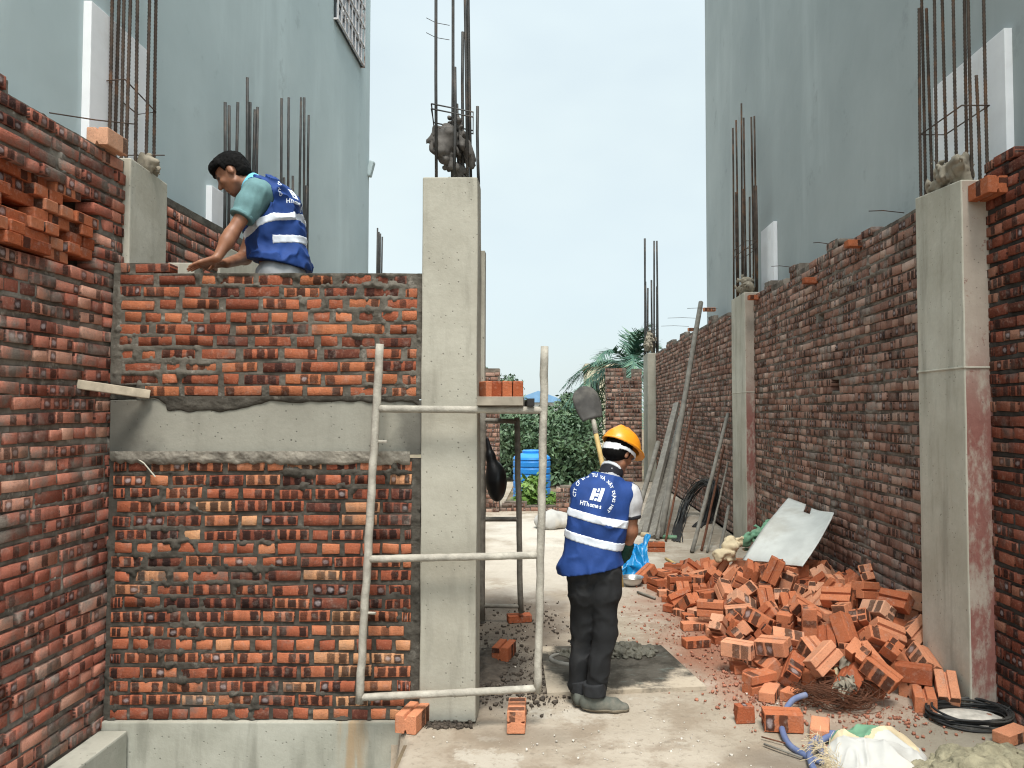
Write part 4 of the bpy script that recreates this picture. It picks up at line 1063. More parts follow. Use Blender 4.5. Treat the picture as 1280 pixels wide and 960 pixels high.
def bar_column(label, y0, y1, z1, bars):
    r = thing('concrete_column', label, 'column', (XL, y0, 0), 'concrete columns in the party walls')
    column_body('shaft', r, XL - .1, XL + 0.02, y0, y1, z1, [M['column']])
    for px, Y, top in bars:
        rebar_obj(r, (max(min(at_y(px, 200, Y).x, XL + .02), XL - .09), Y), z1 - .02, at_y(px, top, Y).z, 0.0125, M['rebar_grey'])
    return r
def yl(px, X=XL - .03): return X * F / (px - VX)
bar_column('column behind the bare-headed mason with dark bars left of his back', 5.9, 6.75, 3.08, [(px, yl(px), t) for px, t in ((281, 128), (286, 132), (297, 128), (308, 97), (313, 128), (318, 137), (320, 134))])
bar_column('farther left column whose paired bars rise right of the bare-headed mason', 7.3, 8.6, 3.02, [(px, yl(px), t) for px, t in ((352, 123), (361, 122), (376, 122), (380, 122), (386, 144), (356, 222), (366, 220), (365, 236), (383, 232))])
bar_column('low far left column with four thin bars against the sky', 11.6, 12.2, 2.75, [(px, Y, t) for px, Y, t in ((453, 11.7, 285), (456, 11.8, 290), (467, 11.9, 292), (469, 12.0, 296))])

# ------------------------------------------------------------------ neighbouring buildings
def building(label, xa, xb, ya, yb, h, mat, face_sign):
    r = thing('building', label, 'building', ((xa + xb) / 2, (ya + yb) / 2, 0), 'tall plastered buildings on either side')
    ny, nz = 60, 60; X = xb if face_sign > 0 else xa
    m = MB(); m.box(((xa + xb) / 2, (ya + yb) / 2, h / 2), (xb - xa, yb - ya, h), bev=0.03)
    m.build('wall', mat, r)
    m = MB(); m.box(((xa + xb) / 2, (ya + yb) / 2, h + .12), (xb - xa + .2, yb - ya + .2, 0.24), bev=0.03); m.build('roof_slab', mat, r)
    return r
LB = building('tall pale teal plastered building rising behind the bare-headed mason', -9.5, -2.82, 1.2, 11.75, 13.0, M['plaster_left'], 1)
RB = building('tall bare teal plastered building, shade in its colour, rising above the right brick wall', 2.87, 9.5, 1.2, 14.2, 12.0, M['plaster_right'], -1)
# window cage on the left building
ya, yb, za, zb = 9.75, 11.15, 6.85, 8.6
m = MB(); m.box((-2.805, (ya + yb) / 2, (za + zb) / 2), (0.03, yb - ya, zb - za), bev=.004); wp = m.build('window', M['pane_dark'], LB)
m = MB()
for i in range(9):
    y = ya + (yb - ya) * i / 8; m.box((-2.765, y, (za + zb) / 2), (0.016, 0.016, zb - za))
for i in range(7):
    z = za + (zb - za) * i / 6; m.box((-2.765, (ya + yb) / 2, z), (0.02, yb - ya, 0.02))
    for y in (ya, yb): m.box((-2.79, y, z), (0.06, 0.02, 0.02))
for i in range(24):
    y, z = rnd.uniform(ya + .1, yb - .1), rnd.uniform(za + .1, zb - .1); m.box((-2.76, y, z), (0.02, 0.05, 0.05), Matrix.Rotation(rnd.uniform(0, 3), 3, 'X'))
m.build('window_grille', M['grille'], LB)
m = MB(); m.box((-2.79, 11.68, 5.5), (0.08, 0.12, 0.24), Matrix.Rotation(0.25, 3, 'Y'), bev=.02); m.build('drain_spout', M['plaster_left'], LB)
# white foam sheets fixed to the neighbours' walls behind each column
def foam(label, X, y0, y1, z0, z1):
    m = MB(); m.box((X, (y0 + y1) / 2, (z0 + z1) / 2), (0.05, y1 - y0, z1 - z0), bev=.004)
    tag(m.build('foam_board', M['foam'], base=(X, (y0 + y1) / 2, z0)), label, 'foam board', 'white foam boards against the neighbouring walls')
foam('white foam board behind the bars of the clean pale left column', -2.795, yl(104, -2.77), yl(176, -2.77), 2.9, 4.25)
foam('small white foam board beside the bare-headed mason\'s face', -2.795, yl(261, -2.77), yl(279, -2.77), 2.7, 3.62)
foam('large white foam board at the top right corner behind the nearest cage', 2.845, 2.82 * F / 575, 2.82 * F / 483, 2.9, 4.17)
foam('narrow white foam board beside the middle right column', 2.845, 2.82 * F / 279, 2.82 * F / 263, 2.9, 4.20)

# ------------------------------------------------------------------ ground, floor, pit
def ring(z, xa, xb, ya, yb, hx0, hx1, hy0, hy1):
    m = MB()
    for a, b_, c, d in ((xa, hx0, ya, yb), (hx1, xb, ya, yb), (hx0, hx1, ya, hy0), (hx0, hx1, hy1, yb)):
        m.quad([(a, c, z), (b_, c, z), (b_, d, z), (a, d, z)])
    return m
o = ring(-0.02, -400, 400, -300, 900, -2.62, -0.80, 0.9, 4.5).build('ground', M['earth']); tag(o, kind='structure')
m = MB()
m.quad([(-2.7, .9, -1.1), (-.78, .9, -1.1), (-.78, 4.6, -1.1), (-2.7, 4.6, -1.1)])
tag(m.build('pit_floor', M['earth']), kind='structure')
# the slab: fine grid with small bumps, its broken edge along the pit
cell = 0.03; xs = np.arange(-0.92, 2.66, cell); ys = np.arange(2.2, 9.0, cell)
X, Y = np.meshgrid(xs, ys, indexing='ij')
Z = 0.004 + 0.014 * (fbm(X * 1.6, Y * 1.6, None, 4) - .5) + 0.006 * (fbm(X * 11, Y * 11, None, 2) - .5) * (Y < 7)
Z *= sstep(9.0, 8.2, Y); Z += 0.004 * (1 - sstep(9.0, 8.2, Y))
edge = -0.80 + 0.05 * (fbm(Y * 3, Y * 0 + 2.2, None, 3) - .5) * 2 - 0.07 * sstep(4.2, 4.45, Y) * (Y < 4.47)
inside = (X > edge) | (Y > 4.47)
Z = np.where(inside, Z, Z - 0.25)
Z = np.where((Y > 4.40) & (Y < 4.80) & (X < -0.42), np.minimum(Z, -0.01), Z)
I = np.arange(X.size).reshape(X.shape)
Q = np.stack([I[:-1, :-1], I[1:, :-1], I[1:, 1:], I[:-1, 1:]], -1).reshape(-1, 4)
o = add('concrete_floor', np.stack([X, Y, Z], -1).reshape(-1, 3), Q, M['floor'], smooth=True); tag(o, kind='structure')
m = MB()
for a, b_, c, d in ((-2.7, -.92, 4.6, 19.4), (-.92, 2.66, 8.97, 13.75), (2.6, 2.72, 2, 19.4), (-.92, 2.66, -3, 2.2), (0.1, 2.66, 13.75, 19.4)):
    m.quad([(a, c, 0.0035), (b_, c, 0.0035), (b_, d, 0.0035), (a, d, 0.0035)])
tag(m.build('back_floor', M['floor']), kind='structure')
# ------------------------------------------------------------------ loose bricks
def double_brick(L=0.21, W=0.122, H=0.10, seed=0):
    """two clay bricks still joined: a groove runs round the middle of the broad faces"""
    rg = np.random.RandomState(seed); g = 0.010; w = W / 2; e = 0.004
    prof = [(-w, -H / 2 + e), (-w + e, -H / 2), (-g, -H / 2), (-g * .4, -H / 2 + .02), (g * .4, -H / 2 + .02), (g, -H / 2), (w - e, -H / 2), (w, -H / 2 + e),
            (w, H / 2 - e), (w - e, H / 2), (g, H / 2), (g * .4, H / 2 - .02), (-g * .4, H / 2 - .02), (-g, H / 2), (-w + e, H / 2), (-w, H / 2 - e)]
    V = []; n = len(prof)
    for x, s in ((-L / 2, .955), (-L / 2 + .004, 1), (L / 2 - .004, 1), (L / 2, .955)):
        for a, b_ in prof: V.append((x + rg.uniform(-.001, .001), a * s + rg.uniform(-.001, .001), b_ * s + rg.uniform(-.001, .001)))
    F_ = []; uv = []; col = []
    def put(f, c, long): F_.append(f); uv.extend(c); col.extend([(r0, r1, 1.0 if long else 0.0, 1)] * len(f))
    r0, r1 = rg.rand(), rg.rand()
    for i in range(3):
        for k in range(n):
            k2 = (k + 1) % n; f = (i * n + k, (i + 1) * n + k, (i + 1) * n + k2, i * n + k2)
            u0, u1 = (0, .02, .98, 1)[i], (0, .02, .98, 1)[i + 1]
            side = k in (7, 15)
            va, vb = (0, 1)
            put(f, [(u0, va), (u1, va), (u1, vb), (u0, vb)], side and i == 1)
    half = lambda off, ks, rev: [off + k for k in (reversed(ks) if rev else ks)]
    for off, rev in ((0, False), (3 * n, True)):
        for ks in ([0, 1, 2, 3, 12, 13, 14, 15], [4, 5, 6, 7, 8, 9, 10, 11]):
            f = half(off, ks, rev)
            c = []
            for q in f:
                yy, zz = prof[q - off]
                c.append((((zz + H / 2) / H) * 0.66, ((yy % w) / w)))
            put(tuple(f), c, rg.rand() < 0.5)
        f = half(off, [3, 4, 11, 12], rev); put(tuple(f), [(0, 0)] * 4, False)
    return V, F_, uv, col
BR = []
for s in range(6):
    V, F_, uv, col = double_brick(seed=s)
    BR.append(make_mesh('double_brick', V, F_, M['brick_loose'], uv=uv, col=col))
def single_mesh(seed, L=0.2, W=0.098, H=0.06, mat='brick_loose', bat=False):
    b = Brickwork((-L / 2, W / 2 - .001, -H / 2), (-1, 0, 0), (0, 1, 0)); rg = np.random.RandomState(seed)
    bm = bmesh.new(); bmesh.ops.create_cube(bm, size=1.0)
    for v in bm.verts: v.co = Vector((v.co.x * L * (1 + (rg.uniform(-.25, .1) if bat else 0)), v.co.y * W, v.co.z * H))
    bmesh.ops.bevel(bm, geom=list(bm.edges), offset=0.004, segments=1, affect='EDGES')
    for v in bm.verts: v.co += Vector(rg.uniform(-.0015, .0015, 3))
    bm.normal_update(); V = [tuple(v.co) for v in bm.verts]; F_ = []; uv = []; col = []
    r0, r1 = rg.rand(), rg.rand()
    for f in bm.faces:
        F_.append(tuple(v.index for v in f.verts)); big = abs(f.normal.y) > .9
        for v in f.verts:
            uv.append((v.co.x / L + .5, (v.co.z / H + .5))); col.append((r0, r1, 1.0 if big else 0.0, 1))
    bm.free()
    return make_mesh('single_brick', V, F_, M[mat], uv=uv, col=col)
SB = [single_mesh(s) for s in range(5)]
HB = [single_mesh(20 + s, 0.11, 0.098, 0.06, bat=True) for s in range(4)]
NB = [single_mesh(40 + s, 0.21, 0.1, 0.06, 'brick_niche') for s in range(5)]
def put_brick(me, loc, rot, name, label, group):
    o = bpy.data.objects.new(name, me); COL.objects.link(o); o.location = loc
    if len(rot) == 4: o.rotation_mode = 'QUATERNION'; o.rotation_quaternion = rot
    else: o.rotation_euler = rot
    return tag(o, label, 'brick', group)
# the heap, as it settled
for i, (x, y, z, a, b_, c, d) in enumerate(HEAP):
    put_brick(BR[i % 6], (x, y, z), (a, b_, c, d), 'double_brick', 'orange double brick lying in the big loose heap against the right wall', 'double bricks in the loose heap')
# strays in front of the heap
def on_ground(px, py, me, h, rz, name, label, group, tilt=(0, 0)):
    p = at_z(px, py, 0.006); put_brick(me, (p.x, p.y, h / 2 + .008), (tilt[0], tilt[1], rz), name, label, group)
SG = 'stray bricks on the dusty floor'
on_ground(867, 787, SB[0], .06, 0.1, 'brick', 'red brick standing alone on the floor beyond the mortar board', SG)
on_ground(870, 808, SB[1], .06, 0.25, 'brick', 'crumbled brick lying just in front of another stray brick', SG)
on_ground(838, 764, HB[0], .06, 0.9, 'half_brick', 'half brick on the floor at the far tip of the heap', SG)
on_ground(925, 832, HB[1], .06, 0.5, 'half_brick', 'half brick lying at the dusty near edge of the heap', SG)
on_ground(942, 824, HB[2], .06, -0.4, 'half_brick', 'half brick tucked under the dusty near edge of the heap', SG)
on_ground(962, 872, SB[2], .06, 1.1, 'brick', 'pale brick lying left of the rusty wire tangle', SG)
on_ground(931, 902, HB[3], .09, 0.1, 'half_brick', 'upright red half brick at the left end of the row by the hose', SG, (1.57, 0))
on_ground(978, 911, BR[2], .10, -0.12, 'double_brick', 'pale double brick beside the blue hose loop', SG)
on_ground(1025, 918, SB[3], .06, 1.2, 'brick', 'red brick lying inside the blue hose loop', SG)
on_ground(1265, 926, SB[4], .06, 0.5, 'brick', 'single brick at the right edge behind the sand heap', SG)
on_ground(630, 822, BR[0], .10, 1.35, 'double_brick', 'double brick standing alone on dark soil behind the scaffold', SG)
on_ground(649, 777, SB[1], .06, 0.25, 'brick', 'brick under the foot of the thin rear frame', SG)
rb = random.Random(8)
for i in range(26):
    t_ = i / 25; y_ = 4.85 + 2.5 * t_ + rb.uniform(-.1, .1); x_ = (1.45 - .10 * t_ if y_ < 6 else 1.36 - .12 * (y_ - 6)) + rb.uniform(-.16, .03)
    put_brick(HB[i % 4], (x_, y_, .034), (0, 0, rb.uniform(0, 6.28)), 'half_brick', 'broken half brick in the red dust along the front of the heap', 'broken half bricks before the heap')
# bricks that carry the scaffold frame
YF = 4.35
G2 = 'double bricks propping the scaffold'
o = put_brick(BR[1], (at_y(516, 890, YF + .03).x, YF + .03, 0.060), (0, 0, 1.35), 'double_brick', 'double brick propping the scaffold in front of the column', G2)
o = put_brick(BR[3], (at_y(646, 890, YF + .04).x, YF + .04, 0.068), (1.571, 0, 1.571), 'double_brick', 'upright double brick propping the right foot of the scaffold', G2)
# bricks on the scaffold deck, on walls and columns
for i, px in enumerate((606, 622, 634, 646)):
    p = at_y(px, 490, 4.62)
    put_brick(NB[i % 5], (p.x, 4.62 + .01 * (i % 2), 1.908), (1.571, 0, 1.571 + 0.06 * (i - 1) + (0.5 if i == 0 else 0)), 'brick', 'red brick stood on edge in the row on the scaffold deck', 'bricks on the scaffold deck')
put_brick(BR[4], (at_x(134, 200, XL + .02).x - .02, at_x(134, 200, XL).y, 3.345), (0, 0, 1.571), 'double_brick', 'double brick jutting out at the top beside the clean pale left column', 'bricks set on wall tops')
put_brick(BR[5], (XR - 0.05, 4.52, 3.10), (0, 0, 1.571), 'double_brick', 'double brick jutting out at the top of the nearest right column', 'bricks set on wall tops')
# wall ends that stick out as single headers
for px, py, lab in ((1075, 305, 'third'), (1019, 351, 'second'), (947, 372, 'first')):
    p = at_x(px, py, XR)
    put_brick(SB[0], (XR - .02, p.y, p.z), (0, 0, 0.0), 'brick', {'third': 'brick jutting from the wall top nearest to the closest column', 'second': 'brick jutting from the wall top between two others above the heap', 'first': 'brick jutting from the wall top close to the middle column'}[lab], 'bricks set on wall tops')
for px, py, lab in ((888, 387, 'brick jutting from the far wall top just left of the middle column'), (868, 412, 'brick jutting from the far wall top right behind the long leaning pole')):
    p = at_x(px, py, XR); put_brick(SB[1], (XR - .02, p.y, p.z), (0, 0, 0.0), 'brick', lab, 'bricks set on wall tops')
# the dry stack in the niche: seven layers, each brick a thing
r2 = random.Random(4); zb_ = niche[2] + 0.012
for layer in range(7):
    y = 1.0 + niche[0] + 0.01 + (0.05 if layer % 2 else 0); fl = layer / 6
    end = 1.0 + niche[1] - 0.01
    while y < end - 0.05:
        header = r2.random() < 0.42 and layer < 6
        l = 0.105 if header else 0.212
        if y + l > end: header, l = True, 0.105
        if y + l > end: break
        if r2.random() > 0.07:
            out = (r2.uniform(-0.045, 0.016) if layer < 5 else r2.uniform(-.05, .0)) + 0.035 * (y < 3.7 and layer in (0, 1, 3))
            depth = 0.21 if header else 0.10
            cx = XL + out - depth / 2
            cx = max(cx, XL - 0.218 + depth / 2)
            put_brick(NB[r2.randrange(5)], (cx, y + l / 2, zb_ + 0.03 + layer * 0.0603), (0, 0, (0 if header else 1.571) + r2.uniform(-.03, .03) + (math.pi if r2.random() < .5 else 0)), 'brick', 'red brick stacked dry in the niche of the left side wall', 'bricks stacked in the wall niche')
        y += l + r2.uniform(.003, .03)

# ------------------------------------------------------------------ scaffold
sf = thing('scaffold', 'mortar-splashed pipe scaffold frame standing in front of the column', 'scaffold', (-.6, YF, 0))
def spl(a, b_, n=14, seed=0, amp=0.003):
    a, b_ = Vector(a), Vector(b_); rr = random.Random(seed)
    return [a.lerp(b_, i / n) + Vector((rr.uniform(-amp, amp), rr.uniform(-amp, amp), 0)) for i in range(n + 1)]
RT = 0.0205
P = lambda x, y: at_y(x, y, YF)
for nm, a, b_, rad in (('leg', P(475, 430), P(449, 879), .0225), ('leg', P(681, 433), P(672, 866), .0225), ('crossbar', P(474, 511), P(678, 513), RT), ('crossbar', P(462, 699), P(671, 694), RT), ('crossbar', P(449, 872), P(670, 861), RT)):
    m = MB(); m.tube(spl(a, b_, 24, int(a[0] * 100)), rad, 12, rough=0.14, seed=3); m.build(nm, M['pipe'], sf, smooth=True)
for x, y, s in ((472, 552, 1), (458, 766, 1)):
    p = P(x, y); m = MB(); m.tube([p, p + Vector((0.055, -0.01, 0.0))], 0.008, 7); m.build('coupling_pin', M['pipe'], sf)
rfm = thing('ladder_scaffold', 'thin dark ladder frame standing farther back behind the scaffold', 'scaffold', (-.45, 6.5, 0))
P2 = lambda x, y: at_y(x, y, 6.5)
for nm, a, b_, rad, mt in (('leg', P2(603, 505), P2(602, 776), .030, 'pipe_dark'), ('leg', P2(646, 522), P2(651, 766), .024, 'pipe_dark'), ('crossbar', P2(600, 525), P2(646, 527), .02, 'pipe_dark'), ('crossbar', P2(600, 649), P2(647, 649), .02, 'pipe_dark'), ('crossbar', P2(600, 757), P2(650, 758), .018, 'pipe_dark')):
    m = MB(); m.tube(spl(a, b_, 10, 5), rad, 10, rough=.06); m.build(nm, M[mt], rfm, smooth=True)
# deck planks lie across the frames
def plank(name, label, ax, bx, y0, y1, z, w, h, mat, group='planks across the scaffold'):
    m = MB(); c, d, R = beam_between((ax, y0, z), (bx, y1, z - 0.055), w, h); m.box(c, d, R, bev=.003)
    tag(m.build(name, mat, base=tuple(c)), label, 'plank', group)
zt = at_y(600, 512, YF).z + RT + .002
plank('scaffold_plank', 'grey timber plank carrying the row of red bricks on the scaffold', -0.29, -0.33, YF - .06, 6.6, zt + .0255, 0.26, 0.05, M['wood'])
m = MB(); xa = at_y(664, 497, YF).x; c, d, R = beam_between((xa, YF - .05, zt + .02), (xa - .14, 6.58, zt - .035), .04, .04); m.box(c, d, R)
tag(m.build('hollow_beam', M['black_steel'], base=tuple(c)), 'black hollow steel section end-on beside the deck bricks', 'steel section')
xb_ = at_y(660, 520, YF).x
# black bag hung on the rear frame
yb0 = 6.42
g = Field((-0.62, yb0 - .2, .85), (-0.28, yb0 + .2, 1.75), 0.007)
c0 = at_y(620, 600, yb0)
g.cap(at_y(609, 548, yb0), at_y(613, 570, yb0), .012, .035, .02); g.cap(at_y(613, 570, yb0), at_y(619, 600, yb0), .035, .075, .03); g.ell(at_y(621, 603, yb0), (.085, .08, .16), k=.04)
sl, (x, y, z) = g.coords(); g.d = (g.d + 0.012 * (fbm(x * 14, y * 14, z * 5, 3) - .5)).astype(np.float32)
tag(sdf_obj('black_bag', g, M['black_bag'], base=tuple(at_y(609, 548, yb0))), 'black plastic bag hanging from the thin rear frame', 'bag')

# batten wedged across the corner
m = MB(); c, d, R = beam_between(at_x(95, 480, XL - .02), at_y(186, 493, YC - .02), 0.045, 0.05); m.box(c, d, R, bev=.004)
tag(m.build('wood_batten', M['wood_pale'], base=tuple(c)), 'pale batten wedged from the left wall onto the concrete band', 'batten')

# ------------------------------------------------------------------ mortar board, bowl, blue bag, shovel
bz = 0.030
pts = [at_z(684, 866, bz), at_z(883, 858, bz), at_z(826, 806, bz), at_z(676, 808, bz)]
m = MB(); m.quad(pts); bb = len(m.v); m.v += [(p.x, p.y, .004) for p in pts]
for k in range(4):
    k2 = (k + 1) % 4; m.f.append((k2, k, bb + k, bb + k2)); m.m.append(0)
tag(m.build('mixing_board', M['board'], base=tuple(at_z(780, 840))), 'flat board smeared with grey mortar beside the worker\'s feet', 'board')
def disc(name, mat, c, rx, ry, h, seed, n=60, rings=14, **kw):
    V = []; Q = []
    for i in range(rings + 1):
        t = i / rings
        for k in range(n):
            th = 2 * math.pi * k / n; w = 1 + .22 * (float(fbm(math.cos(th) * 1.5 + seed, math.sin(th) * 1.5 + seed)) - .5) * 2
            x, y = c[0] + rx * t * w * math.cos(th), c[1] + ry * t * w * math.sin(th)
            V.append((x, y, c[2] + h * (1 - t ** 2.5) * (.5 + float(fbm(x * 14, y * 14)))))
    for i in range(rings):
        for k in range(n):
            k2 = (k + 1) % n; Q.append((i * n + k, (i + 1) * n + k, (i + 1) * n + k2, i * n + k2))
    return add(name, V, Q, mat, smooth=True, base=c, **kw)
def clods(name, mat, cx, cy, rx, ry, h, n, r0, r1, vox, seed, z0, lab, cat, kind=None, noise=.02):
    rr = random.Random(seed); g = Field((cx - rx * 1.35, cy - ry * 1.35, z0 - .03), (cx + rx * 1.35, cy + ry * 1.35, z0 + h * 1.6 + r1), vox)
    g.ell((cx, cy, z0 - h * .15), (rx * .85, ry * .85, h * .9), k=0)
    for i in range(n):
        a, q = rr.uniform(0, 6.283), math.sqrt(rr.random()) * 1.05; x, y = cx + rx * q * math.cos(a), cy + ry * q * math.sin(a); r = r0 + (r1 - r0) * rr.random() ** 2
        zz = z0 + h * .85 * max(0, 1 - q ** 1.7); g.ell((x, y, zz + r * .1), (r * rr.uniform(.8, 1.3), r * rr.uniform(.8, 1.3), r * rr.uniform(.6, 1)), k=r * .5)
    sl, (x, y, z) = g.coords(); m = np.abs(g.d) < .05; d = g.d.copy(); xm, ym, zm = x[m], y[m], z[m]
    d[m] += noise * (fbm(xm * 26, ym * 26, zm * 26, 3) - .5) + noise * .5 * (vnoise(xm * 95, ym * 95, zm * 95) - .5); g.d = np.maximum(d, z0 - z).astype(np.float32)
    return tag(sdf_obj(name, g, mat, base=(cx, cy, z0), it=0), lab, cat, kind=kind)
c = at_z(764, 818, bz); clods('mortar_heap', M['wet_mortar'], c.x + .10, c.y + .04, .25, .14, .055, 90, .012, .035, .006, 3, bz, 'wet dark mortar heap on the mixing board behind the worker\'s legs', 'mortar', noise=.02)
c = at_z(712, 818, bz); clods('mortar_lump', M['wet_mortar'], c.x, c.y, .10, .09, .03, 40, .008, .022, .005, 4, bz, 'low dark mortar lumps at the left side of the mixing board', 'mortar', noise=.016)
th = [i / 40 * math.pi * 1.5 + 1.7 for i in range(41)]; cr = at_z(722, 824, bz)
m = MB(); m.tube([(cr.x + .19 * math.cos(a), cr.y + .14 * math.sin(a), bz + .004) for a in th], [.013 * math.sin(math.pi * i / 40) + .003 + .004 * rnd.random() for i in range(41)], 7)
tag(m.build('mortar_ridge', M['mortar_film'], base=(cr.x, cr.y, bz), smooth=True), 'curved ridge of mortar swept up at the left of the mixing board', 'mortar')
# bowl
c = at_z(790, 733)
V = []; n = 36; prof = [(.045, .004), (.075, .012), (.098, .045), (.112, .085), (.122, .088), (.122, .092), (.110, .092), (.095, .05), (.072, .017), (.0, .012)]
m = MB()
for i, (r_, z_) in enumerate(prof):
    for k in range(n): m.v.append((c.x + r_ * math.cos(2 * math.pi * k / n), c.y + r_ * math.sin(2 * math.pi * k / n), z_ + .006))
for i in range(len(prof) - 1):
    for k in range(n): m.f.append((i * n + k, i * n + (k + 1) % n, (i + 1) * n + (k + 1) % n, (i + 1) * n + k)); m.m.append(0)
tag(m.build('metal_bowl', M['bowl'], base=tuple(c), smooth=True), 'dented silver metal bowl on the floor right of the worker', 'bowl')
# crumpled sheets (bags, paper)
def crumple(name, mat, corners, label, cat, n=22, amp=0.03, freq=5.0, seed=0, thick=0.003, base=None, group=None, lift=None):
    a, b_, c_, d = [Vector(p) for p in corners]; V = []
    for i in range(n + 1):
        for j in range(n + 1):
            u, v = i / n, j / n
            p = (a * (1 - u) + b_ * u) * (1 - v) + (d * (1 - u) + c_ * u) * v
            q = [float(fbm(u * freq + seed + k * 7, v * freq + seed, None, 3)) - .5 for k in range(3)]
            V.append(Vector((p.x + amp * q[0] * 1.5, p.y + amp * q[1] * 1.5, max(0.012, p.z + amp * q[2] * 2.5 + (lift(u, v) if lift else 0)))))
    m = len(V); N = n + 1; W = [v - Vector((0, 0, thick)) for v in V]; Q = []
    for i in range(n):
        for j in range(n):
            f = (i * N + j, (i + 1) * N + j, (i + 1) * N + j + 1, i * N + j + 1); Q.append(f); Q.append(tuple(m + k for k in reversed(f)))
    for i in range(n):
        for f in ((i * N, (i + 1) * N), ((i + 1) * N + n, i * N + n), (i + 1, i), (n * N + i, n * N + i + 1)):
            Q.append((f[1], f[0], m + f[0], m + f[1]))
    o = add(name, V + W, Q, mat, smooth=True, base=base or tuple(V[0])); return tag(o, label, cat, group)
Yb = 8.15
crumple('blue_bag', M['blue_bag'], [at_y(772, 716, Yb - .1), at_y(816, 715, Yb - .05), at_y(806, 676, Yb + .3), at_y(778, 672, Yb + .25)], 'crumpled bright blue plastic sheet behind the metal bowl', 'bag', 34, .13, 3.2, 2, .002)
# shovel, blade up, held in front of the worker
sv = thing('shovel', 'mortar-caked shovel held upright with its blade above the orange helmet', 'shovel', tuple(at_y(760, 650, 5.05)))
top, neck = at_y(728, 484, 5.2), at_y(741, 524, 5.14); butt = at_y(757, 600, 5.0); low = at_y(772, 690, 4.9)
ax = (top - neck).normalized(); side = Vector((1, 0.15, 0)); side = (side - ax * side.dot(ax)).normalized(); nr = side.cross(ax)
V = []; n, mm = 14, 12; Ls = (top - neck).length; N = mm + 1
for i in range(n + 1):
    t = i / n; w = 0.088 * (0.80 + .25 * math.sin(min(1, t * 2.0) * 1.57)) * math.sqrt(max(0.06, 1 - max(0, (t - .62) / .40) ** 2.2)) if t > 0 else .072
    for j in range(mm + 1):
        s = j / mm * 2 - 1; V.append(neck + ax * (t * Ls) + side * (w * s) + nr * (.022 * (1 - s * s) - .006 * math.sin(t * 3) + .004 * (rnd.random() - .5)))
Q = []; k0 = len(V); V += [v - nr * .004 for v in V]
for i in range(n):
    for j in range(mm):
        f = (i * N + j, i * N + j + 1, (i + 1) * N + j + 1, (i + 1) * N + j); Q += [f, tuple(k0 + q for q in reversed(f))]
bd = [i * N for i in range(n + 1)] + [n * N + j for j in range(1, N)] + [i * N + mm for i in range(n - 1, -1, -1)] + [j for j in range(mm - 1, 0, -1)]
for a, b_ in zip(bd, bd[1:] + bd[:1]): Q.append((a, b_, k0 + b_, k0 + a))
add('blade', V, Q, M['spade'], sv, smooth=True)
m = MB(); m.tube([neck + ax * .10 + nr * -.004, neck - ax * .02, neck.lerp(butt, .25)], [.010, .017, .019], 10); m.build('socket', M['pipe'], sv, smooth=True)
m = MB(); m.tube([neck.lerp(butt, .2), neck.lerp(butt, .5), butt, low, low.lerp(at_y(782, 780, 4.8), .5)], [.0165, .0165, .017, .017, .016], 10); m.build('handle', M['bamboo'], sv, smooth=True)

# ------------------------------------------------------------------ right side: poles, coil, sheet, sacks, hose ...
PG = 'poles leaning on the right wall'
def pole(name, label, pt, pb, r, mat, n=10, flat=None, xt=XR - .05, group=PG, cat='pole'):
    a = at_x(pt[0], pt[1], xt); b_ = at_z(pb[0], pb[1], 0.02); m = MB()
    if flat:
        c, d, R = beam_between(a, b_, flat[0], flat[1], flat[2]); m.box(c, d, R, bev=.003)
    else: m.tube(spl(a, b_, 12, int(pt[0])), r, 9, rough=.05)
    o = m.build(name, mat, base=tuple(b_), smooth=not flat); return tag(o, label, cat, group)
pole('long_pole', 'longest grey pole whose tip stands above the wall top', (876, 378), (826, 672), .042, M['pole'], xt=XR - .06)
pole('timber_post', 'thick grey post ending in a paler nailed block, in the leaning bundle', (846, 505), (806, 668), 0, M['pole'], flat=(.10, .08, .3), xt=2.30)
pole('timber_post', 'dark narrow post second in the leaning bundle', (832, 562), (799, 668), 0, M['pipe_dark'], flat=(.07, .06, .2), xt=1.95)
pole('grey_pipe', 'pale pipe leaning foremost beside the helmeted worker', (823, 553), (790, 664), .04, M['pole'], xt=1.80)
pole('timber_post', 'broad grey board standing behind the leaning bundle', (852, 520), (815, 672), 0, M['pipe_dark'], flat=(.12, .05, .5), xt=2.45)
pole('thin_pole', 'thin grey pole leaning over the black wire coil', (910, 517), (865, 690), .026, M['pole'], xt=XR - .05)
pole('thin_pole', 'thin reddish pole leaning just right of the black wire coil', (905, 558), (877, 688), .016, M['wire_rust'], xt=XR - .05)
pole('thin_pole', 'dark thin rod leaning third from the black wire coil', (910, 578), (884, 690), .014, M['pipe_dark'], xt=XR - .05)
pole('thin_pole', 'short rod leaning next to the middle right column', (911, 633), (900, 690), .022, M['pole'], xt=XR - .12)
pole('grey_pipe', 'thin pale pipe leaning between the broad board and the longest pole', (858, 492), (822, 674), .028, M['pole'], xt=XR - .1)
pole('thin_pole', 'thin rusty rod leaning behind the broad grey board', (868, 500), (832, 676), .016, M['wire_rust'], xt=XR - .06)
